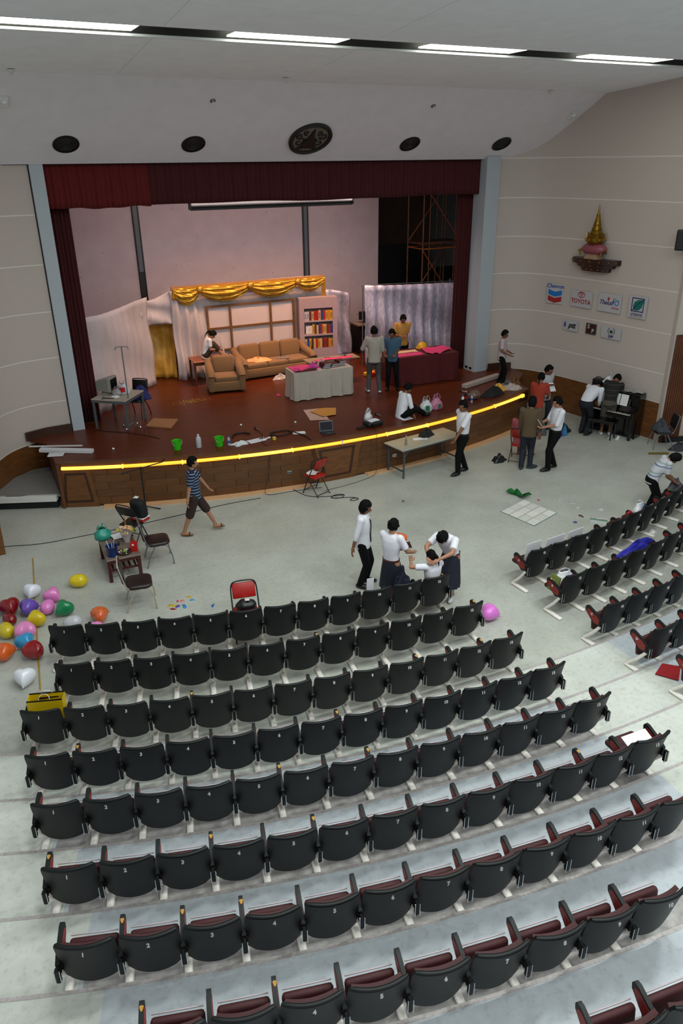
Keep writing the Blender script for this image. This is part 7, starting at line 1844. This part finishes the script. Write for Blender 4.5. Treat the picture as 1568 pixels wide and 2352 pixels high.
person('person in olive brown sweater and jeans standing with back turned', (11.86, 13.42, 0), rad(AWAY-14), 1.84, head=(22, 12), feet=[(-0.06, -0.02, 0), (0.05, 0.03, 0)], footdir=[(0.1, 1, 0), (0.9, 0.5, 0)], hands=[(-0.12, 0.10, 0.44), (0.14, 0.02, 0.44)], top=mat('olive_sweater', '#544431', 0.9, var=0.06, scale=20), sleeve=0.92, tuck=False, bottom=M_JEANS, shoes=mat('grey_shoe', '#2d343d', 0.7), hair='bob', skin=1)
person('boy in white shirt and black trousers reading a paper, facing left', (12.40, 13.10, 0), rad(LEFT+8), 1.86, head=(18, 0), lean=-3, feet=[(-0.05, 0.07, 0), (0.06, -0.06, 0)], hands=[(-0.06, 0.17, 0.62), (0.07, 0.19, 0.63)], top=M_SHIRT, sleeve=0.52, bottom=M_BLKTR, shoes=M_SHOE, hair='short', skin=2, belt=M_SHOE)
tag(obj('paper_sheet', MB().box((0, 0, 0), (0.2, 0.01, 0.28), rx=rad(-35)), MATS['white_paper'], None, (12.02, 13.32, 1.26), (0, 0, rad(LEFT))), 'white paper in the hands of the boy with black trousers', 'paper')
folding_chair('red folding chair under the person in salmon shirt', (12.05, 13.95, 0), rad(AWAY-25))
person('seated person in salmon shirt hidden behind the olive sweater', (12.05, 13.95, 0), rad(AWAY-25), 1.66, (0, 0.02, 0.325), lean=6, head=(20, 0), feet=[(-0.06, 0.30, 0), (0.16, 0.26, 0)], hands=[(-0.08, 0.22, 0.40), (0.10, 0.22, 0.40)], top=mat('salmon_shirt', '#a85058', 0.85), sleeve=0.42, tuck=False, bottom=mat('white_shorts', '#a5a5a5', 0.85), bottype='shorts', hem=0.9, shoes=None, hair='short', skin=1)
cloth_blob('black_bag', 'black bag on the floor left of the red folding chair', 'bag', (11.62, 14.16, 0.001), (0.2, 0.14), M_BLACKV, 181, 0.22)
person('boy in white shirt bending over the left end of the piano', (14.95, 14.72, 0), rad(-75), 1.84, (0, -0.03, 0.50), lean=58, head=(24, 10), feet=[(-0.05, 0.02, 0), (0.06, -0.02, 0)], hands=[(-0.06, 0.28, 0.40), (0.06, 0.26, 0.38)], top=M_SHIRT, sleeve=0.80, bottom=mat('navy_trousers', '#101422', 0.85), shoes=M_SHOE, hair='short', skin=1)
STRD = stripes('dark_striped_tee', [(0, '#161513'), (0.78, '#4a463e'), (0.86, '#161513')], 0.13)
person('boy in dark striped tee and grey shorts leaning on the piano keys', (15.42, 14.36, 0), rad(-45), 1.80, lean=30, side=8, head=(30, 25), feet=[(-0.06, 0, 0), (0.06, 0.03, 0)], hands=[(-0.16, 0.13, 0.44), (0.14, 0.20, 0.44)], elbow=[(-1, -0.4, 0), (1, -0.4, 0)], top=STRD, sleeve=0.40, tuck=False, bottom=mat('grey_shorts', '#4c463e', 0.85), bottype='shorts', hem=1.0, shoes=M_SHOEW, hair='short', skin=1)
person('boy in white shirt and black trousers walking beside the folding table', (10.30, 13.98, 0), rad(LEFT+25), 1.84, head=(10, -15), feet=[(-0.06, 0.08, 0), (0.03, -0.10, 0)], hands=[(-0.12, 0.20, 0.52), (0.16, -0.10, 0.60)], elbow=[(-0.5, -1, 0), (1, -1, 0)], top=M_SHIRT, sleeve=0.48, bottom=M_BLKTR, shoes=M_SHOE, hair='short', skin=1, belt=M_SHOE)
# --- hall floor
STRN = stripes('navy_striped_tee', [(0, '#131a30'), (0.55, '#131a30'), (0.62, '#7f98b8'), (0.88, '#131a30')], 0.062)
person('person in navy striped tee and brown shorts striding to the right', (3.60, 13.80, 0), rad(RIGHT+10), 1.69, head=(4, 6), feet=[(-0.05, 0.24, 0), (0.05, -0.17, 0.0)], hands=[(-0.17, 0.18, 0.50), (0.15, -0.10, 0.42)], top=STRN, sleeve=0.44, tuck=False, bottom=mat('brown_shorts', '#2b1a14', 0.85), bottype='shorts', hem=1.12, shoes=M_SANDAL, hair='short', skin=2)
person('boy in white shirt with dark tie, hands behind back, at front row', (5.62, 10.36, 0), rad(RIGHT-12), 1.68, head=(12, 4), feet=[(-0.07, 0.02, 0), (0.07, -0.02, 0)], hands=[(-0.08, -0.10, 0.50), (0.15, -0.08, 0.50)], elbow=[(-1, -0.5, 0), (1, -0.5, 0)], top=M_SHIRT, sleeve=0.72, tuck=False, bottom=M_BLKTR, shoes=M_SHOE, hair='bob', skin=1, tie=M_NAVYSK)
person('girl with hair bun in white blouse and navy skirt holding a tray', (5.72, 9.55, 0), rad(AWAY-34), 1.62, head=(14, 8), hands=[(0.0, 0.16, 0.60), (0.15, 0.17, 0.60)], top=M_SHIRT, sleeve=0.40, bottom=M_NAVYSK, bottype='skirt', hem=0.20, shoes=M_SHOEW, hair='bun', skin=2, fem=True, belt=mat('brown_belt', '#4a2316', 0.5))
t_ = thing('tray', 'dark red tray held by the girl with the bun', 'tray', (6.03, 9.72, 0.99), rad(-20)); obj('plate', MB().rbox((0, 0, 0.008), (0.30, 0.22, 0.015), 0.006, 1), mat('tray_red', '#3a100c', 0.5), t_)
for s in (-1, 1): obj('rim', MB().box((s*0.148, 0, 0.018), (0.006, 0.22, 0.02)), MATS['tray_red'], t_)
t_ = thing('balloon', 'orange heart balloon on the tray of the girl with the bun', 'balloon', (6.00, 9.72, 1.13), rot=(rad(60), 0, rad(120)), group='balloons held'); t_.scale = (0.78,)*3
a_ = HM[0].copy(); a_.materials.clear(); a_.materials.append(mat('balloon_tray', '#cf5a18', 0.22, coat=0.3)); obj('skin', a_, None, t_)
b_ = HM[1].copy(); b_.materials.clear(); b_.materials.append(MATS['balloon_tray']); obj('knot', b_, None, t_)
person('girl in white blouse and navy skirt bending over the seated woman', (6.68, 9.24, 0), rad(120), 1.66, (0, -0.05, 0.51), lean=34, head=(30, 0), feet=[(-0.05, -0.03, 0), (0.06, 0.02, 0)], hands=[(-0.06, 0.36, 0.66), (0.06, 0.36, 0.66)], elbow=[(-1, -0.2, 0), (1, -0.2, 0)], top=M_SHIRT, sleeve=0.36, bottom=M_NAVYSK, bottype='skirt', hem=0.20, shoes=M_SHOEW, hair='bob', skin=2, fem=True, belt=MATS['brown_belt'])
sx_, sy_, _ = rpt(ROWR[0]-0.175-0.10, ROWO[0]+5*PITCH_S/ROWR[0], 0)
person('woman in white blouse sitting in seat twelve having her hair done', (sx_, sy_, 0), ROWO[0]+5*PITCH_S/ROWR[0]+rad(4), 1.42, (0, -0.03, 0.375), lean=-6, head=(24, -14), feet=[(-0.05, 0.30, 0), (0.06, 0.31, 0)], hands=[(-0.17, 0.16, 0.66), (0.10, 0.20, 0.45)], top=M_SHIRT, sleeve=0.36, bottom=M_NAVYSK, bottype='shorts', hem=1.1, shoes=M_SHOEW, hair='ponytail', skin=2, fem=True)
STRW = stripes('white_striped_tee', [(0, '#b9b9be'), (0.40, '#4d6a96'), (0.50, '#b9b9be'), (0.70, '#88a0a0'), (0.82, '#b9b9be')], 0.22, offset=0.05)
person('boy in white tee with blue stripes bending over the right block', (12.46, 10.12, 0), rad(RIGHT-5), 1.62, (0, -0.02, 0.51), lean=36, head=(32, 0), hands=[(-0.06, 0.24, 0.52), (0.06, 0.24, 0.50)], top=STRW, sleeve=0.42, tuck=False, bottom=M_BLKTR, shoes=M_SHOEW, hair='bob', skin=1)
finish_people()
